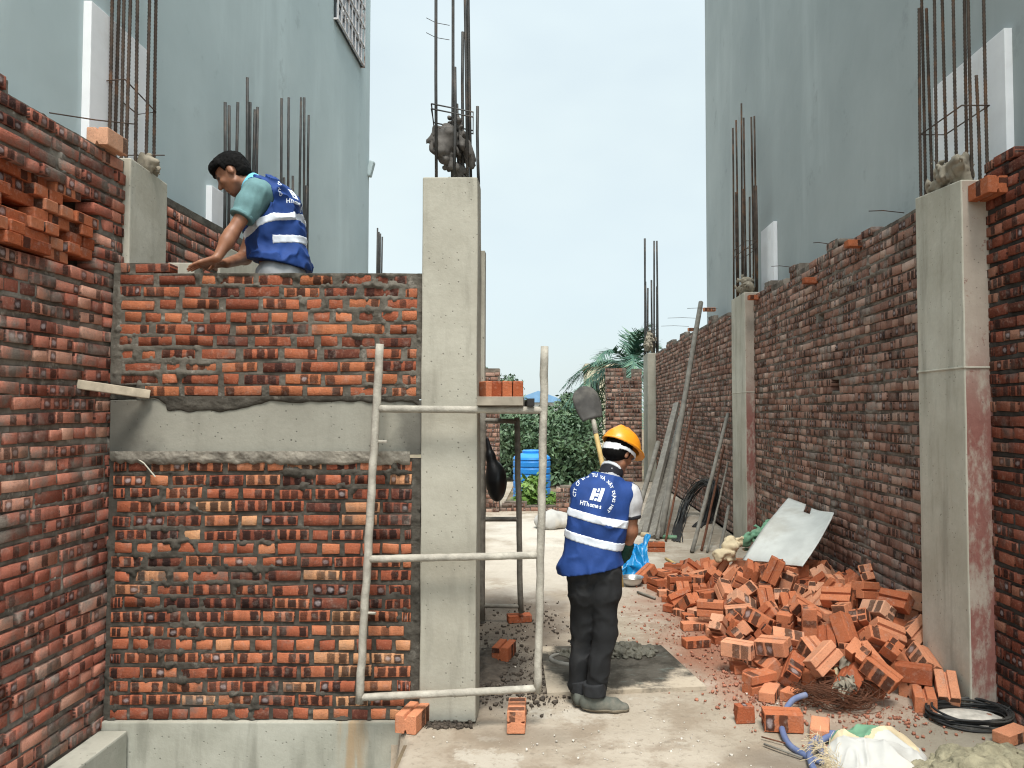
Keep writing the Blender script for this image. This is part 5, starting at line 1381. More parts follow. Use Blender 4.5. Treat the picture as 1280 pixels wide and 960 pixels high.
# bundle of black wire, bent double and leant on the wall
m = MB(); rr = random.Random(9)
for i in range(38):
    dx, dz, dy = rr.uniform(-.05, .05), rr.uniform(-.08, .06), rr.uniform(-.12, .12); pts = []
    for px, py, X in ((845, 692, 1.70), (849, 660, 2.0), (858, 625, 2.3), (874, 604, 2.50), (886, 603, 2.56), (892, 612, 2.56), (886, 640, 2.5), (876, 672, 2.35), (868, 698, 2.15)):
        p = at_x(px, py, X); pts.append(p + Vector((dx, dy, dz * .6)) + Vector((rr.uniform(-.03, .03), rr.uniform(-.06, .06), rr.uniform(-.03, .03))))
    q = []
    for a in range(len(pts) - 1):
        p0, p1, p2, p3 = pts[max(a - 1, 0)], pts[a], pts[a + 1], pts[min(a + 2, len(pts) - 1)]
        for t in (0, .34, .67): q.append(p1 * 1.0 + (p2 - p0) * .5 * t + (p0 * 2 - p1 * 5 + p2 * 4 - p3) * .5 * t * t + (-p0 + p1 * 3 - p2 * 3 + p3) * .5 * t ** 3)
    q = [Vector((v.x, v.y, max(v.z, .015))) for v in q]
    m.tube(q, .007, 5)
tag(m.build('wire_coil', M['cable'], base=tuple(at_z(862, 692)), smooth=True), 'bundle of black wire bent over and leaning on the wall', 'wire coil')
# bent pale sheet resting on the heap and the wall
# outline in sheet coordinates, bent about its middle
A = [at_y(928, 699, 7.2), at_y(966, 703, 6.95), at_y(1003, 707, 6.7)]
B = [at_y(962, 650, 7.55), at_y(1000, 660, 7.25), at_y(1030, 665, 6.9)]
Cc = [at_x(986, 622, XR - .06), at_x(1012, 632, XR - .05), at_x(1043, 640, XR - .04)]
def bez(p, q, r_, t): return p * ((1 - t) * (1 - 2 * t)) + q * (4 * t * (1 - t)) + r_ * (t * (2 * t - 1))
V = []; n = 24
for i in range(n + 1):
    u = i / n
    rows = [bez(A[0], A[1], A[2], u), bez(B[0], B[1], B[2], u), bez(Cc[0], Cc[1], Cc[2], u)]
    for j in range(n + 1):
        v = j / n; p = bez(*rows, v); w = float(fbm(u * 3, v * 3 + 5)) - .5
        V.append(p + Vector((-.02 * w, -.05 * w, .03 * w)))
N = n + 1; k0 = len(V); V += [p - Vector((0, .004, .008)) for p in V]; Q = []
tear = lambda u, v: (v > .80 and .42 < u < .54) or (v > .94 and u >= .5)
cells = {(i, j) for i in range(n) for j in range(n) if not tear((i + .5) / n, (j + .5) / n)}
for i, j in cells:
    f = (i * N + j, (i + 1) * N + j, (i + 1) * N + j + 1, i * N + j + 1); Q += [f, tuple(k0 + q for q in reversed(f))]
    for (di, dj), (a, b_) in (((-1, 0), (3, 0)), ((1, 0), (1, 2)), ((0, -1), (0, 1)), ((0, 1), (2, 3))):
        if (i + di, j + dj) not in cells: Q.append((f[b_], f[a], k0 + f[a], k0 + f[b_]))
o = add('sheet_board', V, Q, M['sheet'], smooth=True, base=tuple(A[1])); tag(o, 'bent torn pale grey sheet leaning from the brick heap to the wall', 'sheet')
# rolled green and tan sack left of it
g = Field(np.array(at_y(885, 705, 7.7)) - (.1, .5, .2), np.array(at_y(975, 640, 7.3)) + (.3, .6, .3), .012)
g.chain([(at_y(899, 694, 7.35), .05), (at_y(915, 685, 7.4), .075), (at_y(933, 677, 7.5), .07)], .05); g.chain([(at_y(930, 678, 7.5), .07), (at_y(950, 668, 7.6), .085), (at_y(967, 655, 7.75), .06)], .05)
sl, (x, y, z) = g.coords(); g.d = (g.d + .11 * (fbm(x * 7, y * 7, z * 9, 3) - .5) + .06 * (crease(x * 9, y * 9, z * 12, 2) - .3) + .02 * (crease(x * 25, y * 20, z * 25, 2) - .3)).astype(np.float32)
P_, Q_ = g.mesh(); P_ = relax(P_, Q_, 1); mi = (P_[Q_].mean(1)[:, 0] > at_y(934, 678, 7.5).x + .05 * np.sin(P_[Q_].mean(1)[:, 1] * 30)).astype(int)
tag(add('rolled_sack', P_, Q_, [M['sack_tan'], M['green_cloth']], smooth=True, base=tuple(at_y(930, 700, 7.5)), mi=mi), 'rolled tan and green sack lying on top of the heap beside the sheet', 'sack')
# paper scraps on the heap
HC_ = np.array([b_[:3] for b_ in HEAP])
def heap_hit(px, py):
    r = ray(px, py)
    for t in np.arange(3.8, 9, .01):
        p = np.array((0, 0, HC)) + r * t
        if np.linalg.norm(HC_ - p, axis=1).min() < .075 or p[2] < .03: return Vector(p - r * .06)
for k, (cx, cy, s) in enumerate(((1040, 846, .13), (1066, 834, .14), (1056, 858, .10))):
    p = heap_hit(cx, cy); h = s / 2
    crumple('paper_scrap', M['paper'] if k else M['sack_tan'], [p + Vector((-h, -h * .5, -h * .6)), p + Vector((h, -h * .5, -h * .6)), p + Vector((h, h * .6, h * .6)), p + Vector((-h, h * .6, h * .6))], ['torn pale paper scrap on the front of the heap', 'crumpled grey-brown paper scrap uppermost on the heap front', 'small paper scrap lowest on the heap front'][k], 'paper', 14, .06, 4, k * 5)
# cement-bag paper stuffed in the cages
def clump(name, label, c, r, seed, mat):
    g = Field(np.array(c) - np.array(r) - .1, np.array(c) + np.array(r) + .1, .009); g.ell(c, r, k=0)
    sl, (x, y, z) = g.coords(); g.d = (g.d + .16 * (fbm(x * 7 + seed, y * 7, z * 5, 3) - .5) + .10 * (crease(x * 12 + seed + 3 * z, y * 12, z * 9 + 2 * x, 2.5) - .3) + .05 * (crease(x * 30, y * 26 + seed, z * 24, 2) - .35)).astype(np.float32)
    tag(sdf_obj(name, g, mat, base=tuple(c)), label, 'paper')
p = at_y(570, 180, 4.64); clump('paper_wad', 'dark crumpled paper wad peaked between the central column\'s bars', (p.x - .03, 4.64, p.z - .02), (.085, .10, .19), 2, M['paper_dark'])
p = at_y(584, 192, 4.66); clump('paper_wad', 'smaller dark paper wad right of another in the central column\'s cage', (p.x, 4.66, p.z - .01), (.065, .09, .10), 5, M['paper_dark'])
p = at_y(1190, 205, 4.95); clump('paper_wad', 'brown paper wad stuffed in the cage of the nearest right column', (2.55, 4.9, 3.29), (.08, .22, .10), 8, M['paper'])
p = at_y(935, 350, 10.3); clump('paper_wad', 'brown paper wad stuffed in the cage of the middle right column', (2.60, 10.25, 3.45), (.08, .24, .13), 11, M['paper'])
p = at_y(813, 422, 19.9); clump('paper_wad', 'tan paper wad stuffed in the cage of the farthest right column', (2.55, 19.8, 3.55), (.16, .20, .30), 13, M['paper'])
clump('paper_wad', 'torn paper wad at the foot of the bars on the clean pale left column', (XL - .02, 4.86, 3.33), (.05, .13, .07), 15, M['paper'])

# blue hose
def curve(pts, k=8):
    pts = [Vector(p) for p in pts]; q = []
    for a in range(len(pts) - 1):
        p0, p1, p2, p3 = pts[max(a - 1, 0)], pts[a], pts[a + 1], pts[min(a + 2, len(pts) - 1)]
        for i in range(k):
            t = i / k; q.append(p1 + (p2 - p0) * .5 * t + (p0 * 2 - p1 * 5 + p2 * 4 - p3) * .5 * t * t + (-p0 + p1 * 3 - p2 * 3 + p3) * .5 * t ** 3)
    return q + [pts[-1]]
hp = [((1008, 888), .11), ((990, 892), .09), ((977, 906), .04), ((984, 928), .02), ((1004, 944), .02), ((1030, 955), .02), ((1052, 962), .03), ((1066, 952), .05), ((1058, 930), .05), ((1034, 920), .03), ((1016, 930), .025), ((1012, 948), .03), ((1022, 972), .03), ((1050, 985), .03)]
m = MB(); m.tube(curve([at_z(p[0], p[1] + 4, 0) + Vector((0, 0, z)) for p, z in hp], 10), .017, 10)
m.tube(curve([at_z(1072, 925, .05), at_z(1046, 918, .045), at_z(1026, 928, .035), at_z(1030, 944, .04), at_z(1055, 953, .045)], 10), .017, 10)
tag(m.build('water_hose', M['hose'], base=tuple(at_z(1000, 930)), smooth=True), 'blue-grey hose looped on the floor beside the white sack', 'hose')
# white sack with a green flap
cs = at_z(1096, 958)
sk = thing('woven_sack', 'white woven sack with a green and tan torn mouth at bottom right', 'sack', (cs.x, cs.y, 0))
nx, ny = 110, 110; U, Wd = np.meshgrid(np.linspace(-1, 1, nx), np.linspace(-1, 1, ny), indexing='ij')
ed = .86 + .16 * (fbm(np.arctan2(Wd, U) * 1.6 + 9, U * 0 + 1, None, 3) - .5) * 2
r_ = (np.abs(U) ** 2.6 + np.abs(Wd) ** 2.6) ** (1 / 2.6) / ed
bx = np.clip(1 - r_ ** 3.2, -.2, 1)
X = cs.x + .31 * U + .05 * Wd; Y = cs.y + .27 * Wd
wv = fbm(X * 5, Y * 5, None, 2) - .5
hgt = .06 + .075 * sstep(-.6, .7, Wd) - .04 * sstep(.0, .9, U) + .05 * (fbm(X * 6, Y * 6, None, 3) - .5) + .045 * (crease(X * 5.5 + Y * 4 + wv, Y * 3.5 + wv, X * 0, 2) - .3) + .018 * (crease(X * 15 - Y * 9 + 2 * wv, Y * 9 + 2 * wv, X * 0, 2) - .3)
Zs = np.maximum(hgt * np.sqrt(np.clip(bx, 0, 1)) + .006, .006) - .02 * (bx < 0)
I = np.arange(nx * ny).reshape(nx, ny); Q = np.stack([I[:-1, :-1], I[1:, :-1], I[1:, 1:], I[:-1, 1:]], -1).reshape(-1, 4)
P_ = np.stack([X, Y, Zs], -1).reshape(-1, 3); keep = (bx.ravel()[Q] > 0).any(1); Q = Q[keep]; ctr = P_[Q].mean(1); fu, fv_ = U.ravel()[Q].mean(1), Wd.ravel()[Q].mean(1)
e1 = fv_ - .22 - .12 * np.sin(fu * 7) - .25 * (fbm(fu * 4, fv_ * 4, None, 3) - .5)
mi = np.where((e1 > .12) & (fu < .15 + .1 * np.sin(fv_ * 20)) & (fu > -.75), 1, np.where((e1 > .0) & (fu < .75) | (fu < -.78), 2, 0))
add('sack_body', P_, Q, [M['sack_white'], M['green_cloth'], M['sack_tan']], sk, smooth=True, mi=mi)
m = MB(); rr = random.Random(3)
for i in range(150):
    a = Vector((cs.x - .26 + rr.uniform(-.03, .05), cs.y + rr.uniform(-.2, .16), rr.uniform(.02, .09))); q = a + Vector((rr.uniform(-.11, .03), rr.uniform(-.05, .05), rr.uniform(-.05, .07))); q.z = max(q.z, .01)
    m.tube([a, (a + q) / 2 + Vector((0, 0, .015)), q], .0012, 4)
m.build('frayed_threads', M['sack_tan'], sk)
# sand heap in the corner
c = at_z(1232, 985)
clods('sand_heap', M['sand'], c.x + .05, c.y - .03, .40, .30, .17, 260, .018, .062, .009, 12, 0, 'damp lumpy sand heap in the bottom right corner', 'sand heap', 'stuff', .03)
# lime patch and black cable coil round it
c = at_z(1212, 901); tag(disc('lime_patch', M['chips'], (c.x, c.y, .012), .20, .17, .012, 8), 'pale lime powder inside the black cable coil', 'powder')
m = MB(); rr = random.Random(6)
for k in range(9):
    rx, ry = .215 + rr.uniform(-.022, .03), .17 + rr.uniform(-.02, .02); ph = rr.uniform(0, 6); zz = .018 + .006 * k
    m.tube([(c.x + rx * math.cos(a / 60 * 2 * math.pi + ph) + .006 * math.sin(a * .5 + k), c.y + ry * math.sin(a / 60 * 2 * math.pi + ph), zz + .008 * math.sin(a * .3 + k)) for a in range(62)], .007, 6)
m.tube([(c.x + .2, c.y, .05), (c.x + .27, c.y + .03, .08), (c.x + .32, c.y + .10, .14)], .006, 6)
tag(m.build('cable_coil', M['cable'], base=(c.x, c.y, 0), smooth=True), 'coil of black cable lying on the floor at the column foot', 'cable')
# rusty wire tangle
c = at_z(1045, 884); m = MB(); rr = random.Random(5)
for k in range(110):
    ph, rx, ry, tz = rr.uniform(0, 6.28), rr.uniform(.12, .26), rr.uniform(.06, .13), rr.uniform(.02, .12); ln = rr.uniform(1.5, 4.5); ox, oy = rr.uniform(-.05, .05), rr.uniform(-.04, .04)
    m.tube([(c.x + ox + rx * math.cos(ph + ln * t / 14) * (1 + .1 * math.sin(t + k)), c.y + oy + ry * math.sin(ph + ln * t / 14), max(.012, tz + .035 * math.sin(ph * 2 + t * .5))) for t in range(15)], .0018, 4)
tag(m.build('wire_tangle', M['wire_rust'], base=tuple(c)), 'rusty wire tangle lying in front of the brick heap', 'wire tangle')
# sticks on the floor
for a, b_, lab, r_, mt in (((955, 930), (1003, 947), 'thin grey stick on the floor left of the hose', .006, 'pole'), ((797, 740), (819, 748), 'short dark stick on the floor beside the heap\'s far tip', .012, 'pipe_dark'), ((832, 698), (850, 708), 'pale yellow cane lying between the wire coil and the heap', .014, 'bamboo'), ((952, 921), (985, 930), 'thin brown twig on the floor beside the pale double brick', .004, 'wire_rust')):
    m = MB(); m.tube([at_z(*a, .02), (at_z(*a, .022) + at_z(*b_, .022)) / 2, at_z(*b_, .02)], r_, 7); tag(m.build('stick', M[mt], base=tuple(at_z(*a)), smooth=True), lab, 'stick', 'sticks on the floor')
# white rubble bag by the kerb
g = Field((-.35, 11.5, -.05), (.9, 13.0, .6), .02); p = at_z(694, 660)
g.ell((p.x - .08, p.y, .1), (.24, .25, .16), k=.1); g.ell((p.x + .2, p.y + .05, .08), (.22, .2, .13), k=.1)
sl, (x, y, z) = g.coords(); g.d = np.maximum(g.d + .09 * (fbm(x * 6, y * 6, z * 6, 3) - .5), .006 - z).astype(np.float32)
tag(sdf_obj('white_sack', g, M['sack_white'], base=(p.x, p.y, 0)), 'white rubble sack slumped before the low broken brick stub', 'sack')
# green tube and tan cloth at the foot of the bundle
m = MB(); m.tube([at_z(828, 671, .03), at_z(846, 672, .03)], .03, 10); tag(m.build('green_tube', M['green_cloth'], base=tuple(at_z(835, 674)), smooth=True), 'short green tube lying at the foot of the leaning poles', 'tube')
m = MB(); m.tube([at_z(802, 668, .03), at_z(822, 670, .03)], .034, 10); tag(m.build('tan_roll', M['sack_tan'], base=tuple(at_z(812, 672)), smooth=True), 'tan roll lying at the foot of the leaning poles', 'roll')

# ------------------------------------------------------------------ crumbs and clods that nobody could count
def crumbs(name, mat, n, spots, smin, smax, seed, lab):
    rr = np.random.RandomState(seed); V = []; Q = []
    base = np.array([[-1, -1, -1], [1, -1, -1], [1, 1, -1], [-1, 1, -1], [-1, -1, 1], [1, -1, 1], [1, 1, 1], [-1, 1, 1]], float)
    bq = np.array([[0, 3, 2, 1], [4, 5, 6, 7], [0, 1, 5, 4], [1, 2, 6, 5], [2, 3, 7, 6], [3, 0, 4, 7]])
    for i in range(n):
        cx, cy, rx, ry = spots[rr.randint(len(spots))]
        a, q = rr.uniform(0, 6.28), math.sqrt(rr.rand()) * (1 + .4 * rr.randn())
        x, y = cx + rx * q * math.cos(a), cy + ry * q * math.sin(a)
        if x > XR - .03 or (x < -.74 and y < 4.9): continue
        s = smin + (smax - smin) * rr.rand() ** 4; v = base * s * rr.uniform(.5, 1, 3) * (1 + .35 * rr.uniform(-1, 1, (8, 3)))
        th_ = rr.uniform(0, 6.28); c_, s_ = math.cos(th_), math.sin(th_); v = v @ np.array([[c_, -s_, 0], [s_, c_, 0], [0, 0, .8]])
        Q.append(bq + len(V) * 8); V.append(v + [x, y, .008 + s * .35])
    tag(add(name, np.concatenate(V), np.concatenate(Q), mat), lab, 'debris', kind='stuff')
crumbs('brick_crumbs', M['crumbs'], 3200, [(1.35, 5.6, .4, .8), (1.5, 7, .6, 1.0), (1.3, 4.9, .35, .5), (1.9, 4.5, .6, .3), (1.0, 6.3, .5, 1.0)], .0015, .012, 1, 'scattered red brick crumbs round the heap')
crumbs('pale_chips', M['chips'], 420, [(1.4, 5.3, .35, .5), (.6, 4.2, 1.0, .4), (1.0, 5.2, .8, 1.0), (.2, 4.1, .8, .3), (0, 6, .5, 2)], .0012, .008, 2, 'scattered pale mortar chips on the floor')
crumbs('dark_soil', M['soil'], 3200, [(-.38, 5.5, .22, .5), (-.25, 6.4, .45, .7), (-.45, 5.0, .12, .2), (0.05, 5.3, .25, .3), (-.62, 4.40, .12, .04), (-.1, 4.9, .3, .3)], .0015, .014, 3, 'dark soil clods scattered behind the scaffold')
c = at_z(640, 812); tag(heap('soil_heap', M['soil'], -.46, 5.4, .16, .5, .035, .012, 5, 1.2, .002), 'low dark soil heap on the floor right of the central column', 'soil', kind='stuff')

# ------------------------------------------------------------------ the garden beyond
tk = thing('water_tank', 'square bright blue water tank half hidden by the bright bush', 'tank', (at_z(664, 632).x, 15.2, 0))
tx = at_y(664, 600, 15.0).x
def lathe(m, cx, cy, prof, n=40):
    b_ = len(m.v)
    for r_, z_ in prof:
        for k in range(n): m.v.append((cx + r_ * math.cos(2 * math.pi * k / n), cy + r_ * math.sin(2 * math.pi * k / n), z_))
    for i in range(len(prof) - 1):
        for k in range(n): m.f.append((b_ + i * n + k, b_ + i * n + (k + 1) % n, b_ + (i + 1) * n + (k + 1) % n, b_ + (i + 1) * n + k)); m.m.append(0)
    m.f.append(tuple(b_ + (len(prof) - 1) * n + k for k in range(n))); m.m.append(0)
pr = [(.36, -.02)]
for i in range(6):
    z_ = .02 + i * .135; pr += [(.375, z_), (.375, z_ + .085), (.362, z_ + .1), (.362, z_ + .125)]
pr += [(.375, .83), (.36, .87), (.30, .915), (.17, .955)]
m = MB(); lathe(m, tx, 15.4, pr); smooth_obj(m.build('tank_body', M['tank'], tk), 30)
m = MB(); lathe(m, tx, 15.4, [(.17, .950), (.19, .955), (.19, .99), (.17, 1.005), (.06, 1.012)]); smooth_obj(m.build('tank_lid', M['tank'], tk), 30)
def leaves(lobes, n, size, seed, aspect=2.2, hang=.3):
    rr = np.random.RandomState(seed); w = np.array([l[3] * l[4] * l[5] for l in lobes]) ** .67; pk = rr.choice(len(lobes), n, p=w / w.sum())
    L = np.array([l[:6] for l in lobes])[pk]
    d = rr.randn(n, 3); d /= np.linalg.norm(d, axis=1)[:, None]; q = rr.rand(n) ** .38
    c = L[:, :3] + d * L[:, 3:] * q[:, None]
    c += .12 * L[:, 3:].mean(1)[:, None] * rr.randn(n, 3)
    nrm = d + .9 * rr.randn(n, 3); nrm[:, 2] += .5; nrm /= np.linalg.norm(nrm, axis=1)[:, None]
    t = np.cross(nrm, rr.randn(n, 3)); t /= np.linalg.norm(t, axis=1)[:, None]; t[:, 2] -= hang; t /= np.linalg.norm(t, axis=1)[:, None]
    b_ = np.cross(nrm, t); s = size * rr.uniform(.6, 1.3, n)[:, None]
    V = np.stack([c - t * s * aspect / 2, c + b_ * s / 2, c + t * s * aspect / 2, c - b_ * s / 2], 1)
    clump_ = vnoise(c[:, 0] * 2.2, c[:, 1] * 2.2, c[:, 2] * 2.2); val = np.clip(.15 + .55 * clump_ + .35 * (rr.rand(n) - .3), 0, 1)
    V = V.reshape(-1, 3); Q = np.arange(n * 4).reshape(n, 4); col = np.repeat(np.stack([val, val, val, np.ones(n)], 1), 4, 0)
    ok = (V[Q][:, :, 2] > .02).all(1)
    return V, Q[ok], col.reshape(n, 4, 4)[ok].reshape(-1, 4)
def bush(name, label, cat, base, lobes, n, size, seed, mat, trunk=True, group=None, th_=1.0, r=.07):
    root = thing(name, label, cat, base, group); V, Q, col = leaves(lobes, n, size, seed)
    add('crown', V, Q, mat, root, col=col)
    m = MB(); rr = random.Random(seed); B0 = Vector(base)
    for l in lobes:
        e = Vector(l[:3]); mid = B0.lerp(e, .5) + Vector((rr.uniform(-.1, .1), rr.uniform(-.1, .1), .1)); m.tube([B0 + Vector((rr.uniform(-.04, .04), 0, 0)), mid, e], [r, r * .6, r * .2], 6)
    m.build('trunk', M['bark'], root, smooth=True)
    return root
def Lb(px, py, Y, rpx, rpy, ry): 
    p = at_y(px, py, Y); s = Y / F; return (p.x, p.y, p.z, rpx * s, ry, rpy * s)
bush('green_tree', 'dense dark green tree directly behind the shovel and the blue tank', 'tree', (at_y(700, 600, 19).x, 19, -.02), [Lb(700, 560, 19, 30, 42, .9), Lb(672, 545, 19.3, 28, 30, .9), Lb(725, 565, 18.6, 26, 45, .8), Lb(705, 610, 18.6, 40, 25, .8), Lb(735, 600, 19, 22, 40, .8), Lb(688, 530, 19.5, 26, 20, .7), Lb(662, 534, 19.5, 20, 20, .7), Lb(726, 530, 19.2, 14, 20, .6)], 15000, .062, 1, M['leaf_dark'], r=.09)
bush('green_tree', 'pale green loose tree seen between the scaffold legs', 'tree', (at_y(642, 600, 20).x, 20.5, -.02), [Lb(640, 555, 20.5, 26, 46, .9), Lb(622, 545, 20.8, 20, 40, .8), Lb(655, 536, 20.2, 18, 26, .8), Lb(640, 610, 20, 24, 20, .8)], 9500, .06, 2, M['leaf_mid'], r=.07)
bush('green_tree', 'grey-green feathery tree rising against the sky above the shovel', 'tree', (at_y(712, 600, 27).x, 27, -.02), [Lb(712, 506, 27, 16, 14, 1), Lb(720, 514, 26.5, 18, 24, .9), Lb(740, 520, 26, 16, 36, .9), Lb(682, 516, 27, 12, 8, .8)], 6000, .07, 3, M['leaf_mid'], r=.08)
bush('green_tree', 'small tree at the left whose twigs show above the far brick pier', 'tree', (at_y(612, 600, 24).x, 24, -.02), [Lb(618, 487, 24, 12, 16, .8), Lb(636, 482, 24.5, 16, 12, .8), Lb(612, 520, 24, 18, 30, .9), Lb(606, 470, 24, 6, 12, .6), Lb(646, 504, 24, 12, 10, .8)], 3400, .06, 4, M['leaf_mid'], r=.05)
bush('leafy_bush', 'bright yellow-green bush in front of the blue tank', 'bush', (at_y(662, 640, 14.3).x, 14.35, -.02), [Lb(664, 618, 14.3, 16, 22, .35), Lb(672, 606, 14.4, 10, 14, .25), Lb(652, 630, 14.3, 12, 12, .3), Lb(684, 632, 14.3, 10, 9, .25)], 1500, .07, 5, M['leaf_bright'], r=.02)
bush('leafy_bush', 'low bright bush growing right of the blue tank by the brick stub', 'bush', (at_y(694, 640, 14.6).x, 14.7, -.02), [Lb(694, 630, 14.6, 16, 14, .3), Lb(722, 628, 14.8, 14, 16, .3)], 900, .07, 6, M['leaf_bright'], r=.02)
# palm
pm = thing('palm_tree', 'green palm with drooping fronds behind the small end wall', 'tree', (at_y(790, 500, 26).x, 26, -.02)); hub = at_y(787, 458, 26)
m = MB(); m.tube([(hub.x + .1, 26, -.02), (hub.x + .05, 26, 1.5), hub], [.16, .13, .11], 10, rough=.1); m.build('trunk', M['bark'], pm, smooth=True)
rr = np.random.RandomState(12)
for k in range(20):
    az = k * 2.39996 + rr.uniform(-.2, .2); el = rr.uniform(.15, 1.35) if k > 4 else rr.uniform(-.15, .35); Lf_ = rr.uniform(2.4, 3.4)
    d = np.array([math.cos(az), math.sin(az) * .8, 0]); pts = [];
    for i in range(15):
        t = i / 14; pts.append(np.array(hub) + d * Lf_ * (math.cos(el) * t * .95 + .05 * t) + np.array([0, 0, Lf_ * (math.sin(el) * t - (.35 + .55 * math.cos(el)) * t * t)]))
    V = []; Q = []; col = []; pts = np.array(pts)
    for i in range(52):
        f = .1 + .9 * i / 52; x_ = f * 13.99; j = int(min(x_, 13)); p = pts[j] + (pts[j + 1] - pts[j]) * (x_ - j); tg = pts[j + 1] - pts[j]; tg /= np.linalg.norm(tg)
        sd = np.cross(tg, [0, 0, 1]); sd /= max(np.linalg.norm(sd), .1)
        for s in (-1, 1):
            ll = .62 * math.sin(math.pi * min(.98, .12 + f * .85)) * rr.uniform(.8, 1.15); tip = p + (sd * s * .75 + tg * .65 + np.array([0, 0, rr.uniform(-.55, .15)])) * ll; wv = tg * .03
            b0 = len(V); V += [p - wv, p + wv, tip + wv * .3, tip - wv * .3]; Q.append((b0, b0 + 1, b0 + 2, b0 + 3)); v_ = rr.uniform(.1, 1); col += [(v_, v_, v_, 1)] * 4
    m = MB(); m.tube([tuple(p) for p in pts], [.022 - .0012 * i for i in range(15)], 5); b0 = len(V); V += m.v; Q += [tuple(b0 + q for q in f) for f in m.f]
    col += [(.5, .5, .5, 1)] * sum(len(f) for f in m.f)
    add('frond', V, Q, M['leaf_palm'], pm, col=col)
# far buildings
def shed(label, x0, x1, y, d, h, rh, wall, roof):
    r = thing('house', label, 'building', ((x0 + x1) / 2, y + d / 2, -.02)); m = MB(); m.box(((x0 + x1) / 2, y + d / 2, h / 2), (x1 - x0, d, h)); m.build('wall', wall, r)
    xm = (x0 + x1) / 2; o_ = .4; m = MB()
    m.v = [(x0 - o_, y - o_, h), (x1 + o_, y - o_, h), (x1 + o_, y + d + o_, h), (x0 - o_, y + d + o_, h), (xm, y - o_, h + rh), (xm, y + d + o_, h + rh)]; m.f = [(0, 1, 4), (2, 3, 5), (1, 2, 5, 4), (3, 0, 4, 5), (3, 2, 1, 0)]; m.m = [0] * 5; m.build('roof', roof, r)
    m = MB()
    for i in range(3): m.box((x0 + (x1 - x0) * (i + .5) / 3, y - .01, h * .55), ((x1 - x0) * .16, .06, h * .3))
    m.build('window', M['pane_dark'], r)
shed('far shed under a blue gabled roof behind the scaffold deck', at_y(640, 500, 60).x, at_y(706, 500, 60).x, 60, 14, at_y(690, 503, 60).z, .9, M['white_wall'], M['blue_roof'])
cb = thing('house', 'far cream house wall seen between the shovel and the palm', 'building', (at_y(746, 480, 34).x, 36, -.02))
xa, xb2 = at_y(734, 480, 34).x, at_y(790, 480, 34).x; hh = at_y(740, 458, 34).z
m = MB(); m.box(((xa + xb2) / 2, 36, hh / 2), (xb2 - xa, 4, hh)); m.build('wall', M['cream'], cb)
m = MB()
for i in range(3):
    m.box((xa + .35 + i * .6, 33.98, hh - 1.0), (.36, .06, .7)); 
m.build('window', M['pane_dark'], cb); m = MB(); m.box(((xa + xb2) / 2, 36, hh + .06), (xb2 - xa + .2, 4.2, .12)); m.build('roof_slab', M['cream'], cb)
wb = thing('house', 'pale far house glimpsed through the leaves behind the shovel', 'building', (at_y(725, 540, 30).x, 31, -.02))
xa, xb2 = at_y(722, 480, 30).x, at_y(752, 480, 30).x; hh = at_y(740, 500, 30).z
m = MB(); m.box(((xa + xb2) / 2, 31, hh / 2), (xb2 - xa, 2, hh)); m.build('wall', M['white_wall'], wb)
m = MB(); m.box(((xa + xb2) / 2 - .1, 29.98, hh - .9), (.4, .06, .6)); m.build('window', M['pane_dark'], wb)
# ------------------------------------------------------------------ people
def hand(g, wrist, dirn, palm_n, curl=0.5, s=1.0, thumb=1, spread=.12):
    """palm, four unequal bent fingers and a thumb leaving the side of the palm"""
    w, d, n = Vector(wrist), Vector(dirn).normalized(), Vector(palm_n); n = (n - d * n.dot(d)).normalized(); sd = d.cross(n) * thumb
    for k in (-1, 0, 1): g.cap(w + sd * (.016 * k * s), w + d * (.082 * s) + sd * (.026 * k * s), .015 * s, .0125 * s, .014)
    for k, (off, ln) in enumerate(((.031, .068), (.0105, .078), (-.0105, .073), (-.031, .056))):
        p = w + d * (.082 * s) + sd * (off * s); dd = (d + sd * (off * spread * 10 * .3)).normalized(); a = curl * .35; segs = (.45, .32, .23); r = .0088
        for sg in segs:
            dd = (dd * math.cos(a) + n * math.sin(a)).normalized(); q = p + dd * (ln * sg * s * 1.05); g.cap(p, q, r * s, (r - .0009) * s, .005); p, r, a = q, r - .0009, curl * .75
    p = w + d * .018 * s + sd * .026 * s; dd = (d * .55 + sd * .75 + n * .25).normalized()
    q = p + dd * .042 * s; g.cap(p, q, .0135 * s, .0105 * s, .012); dd = (d * .9 + sd * .35 + n * (.2 + curl * .4)).normalized(); g.cap(q, q + dd * .034 * s, .0105 * s, .0085 * s, .006)
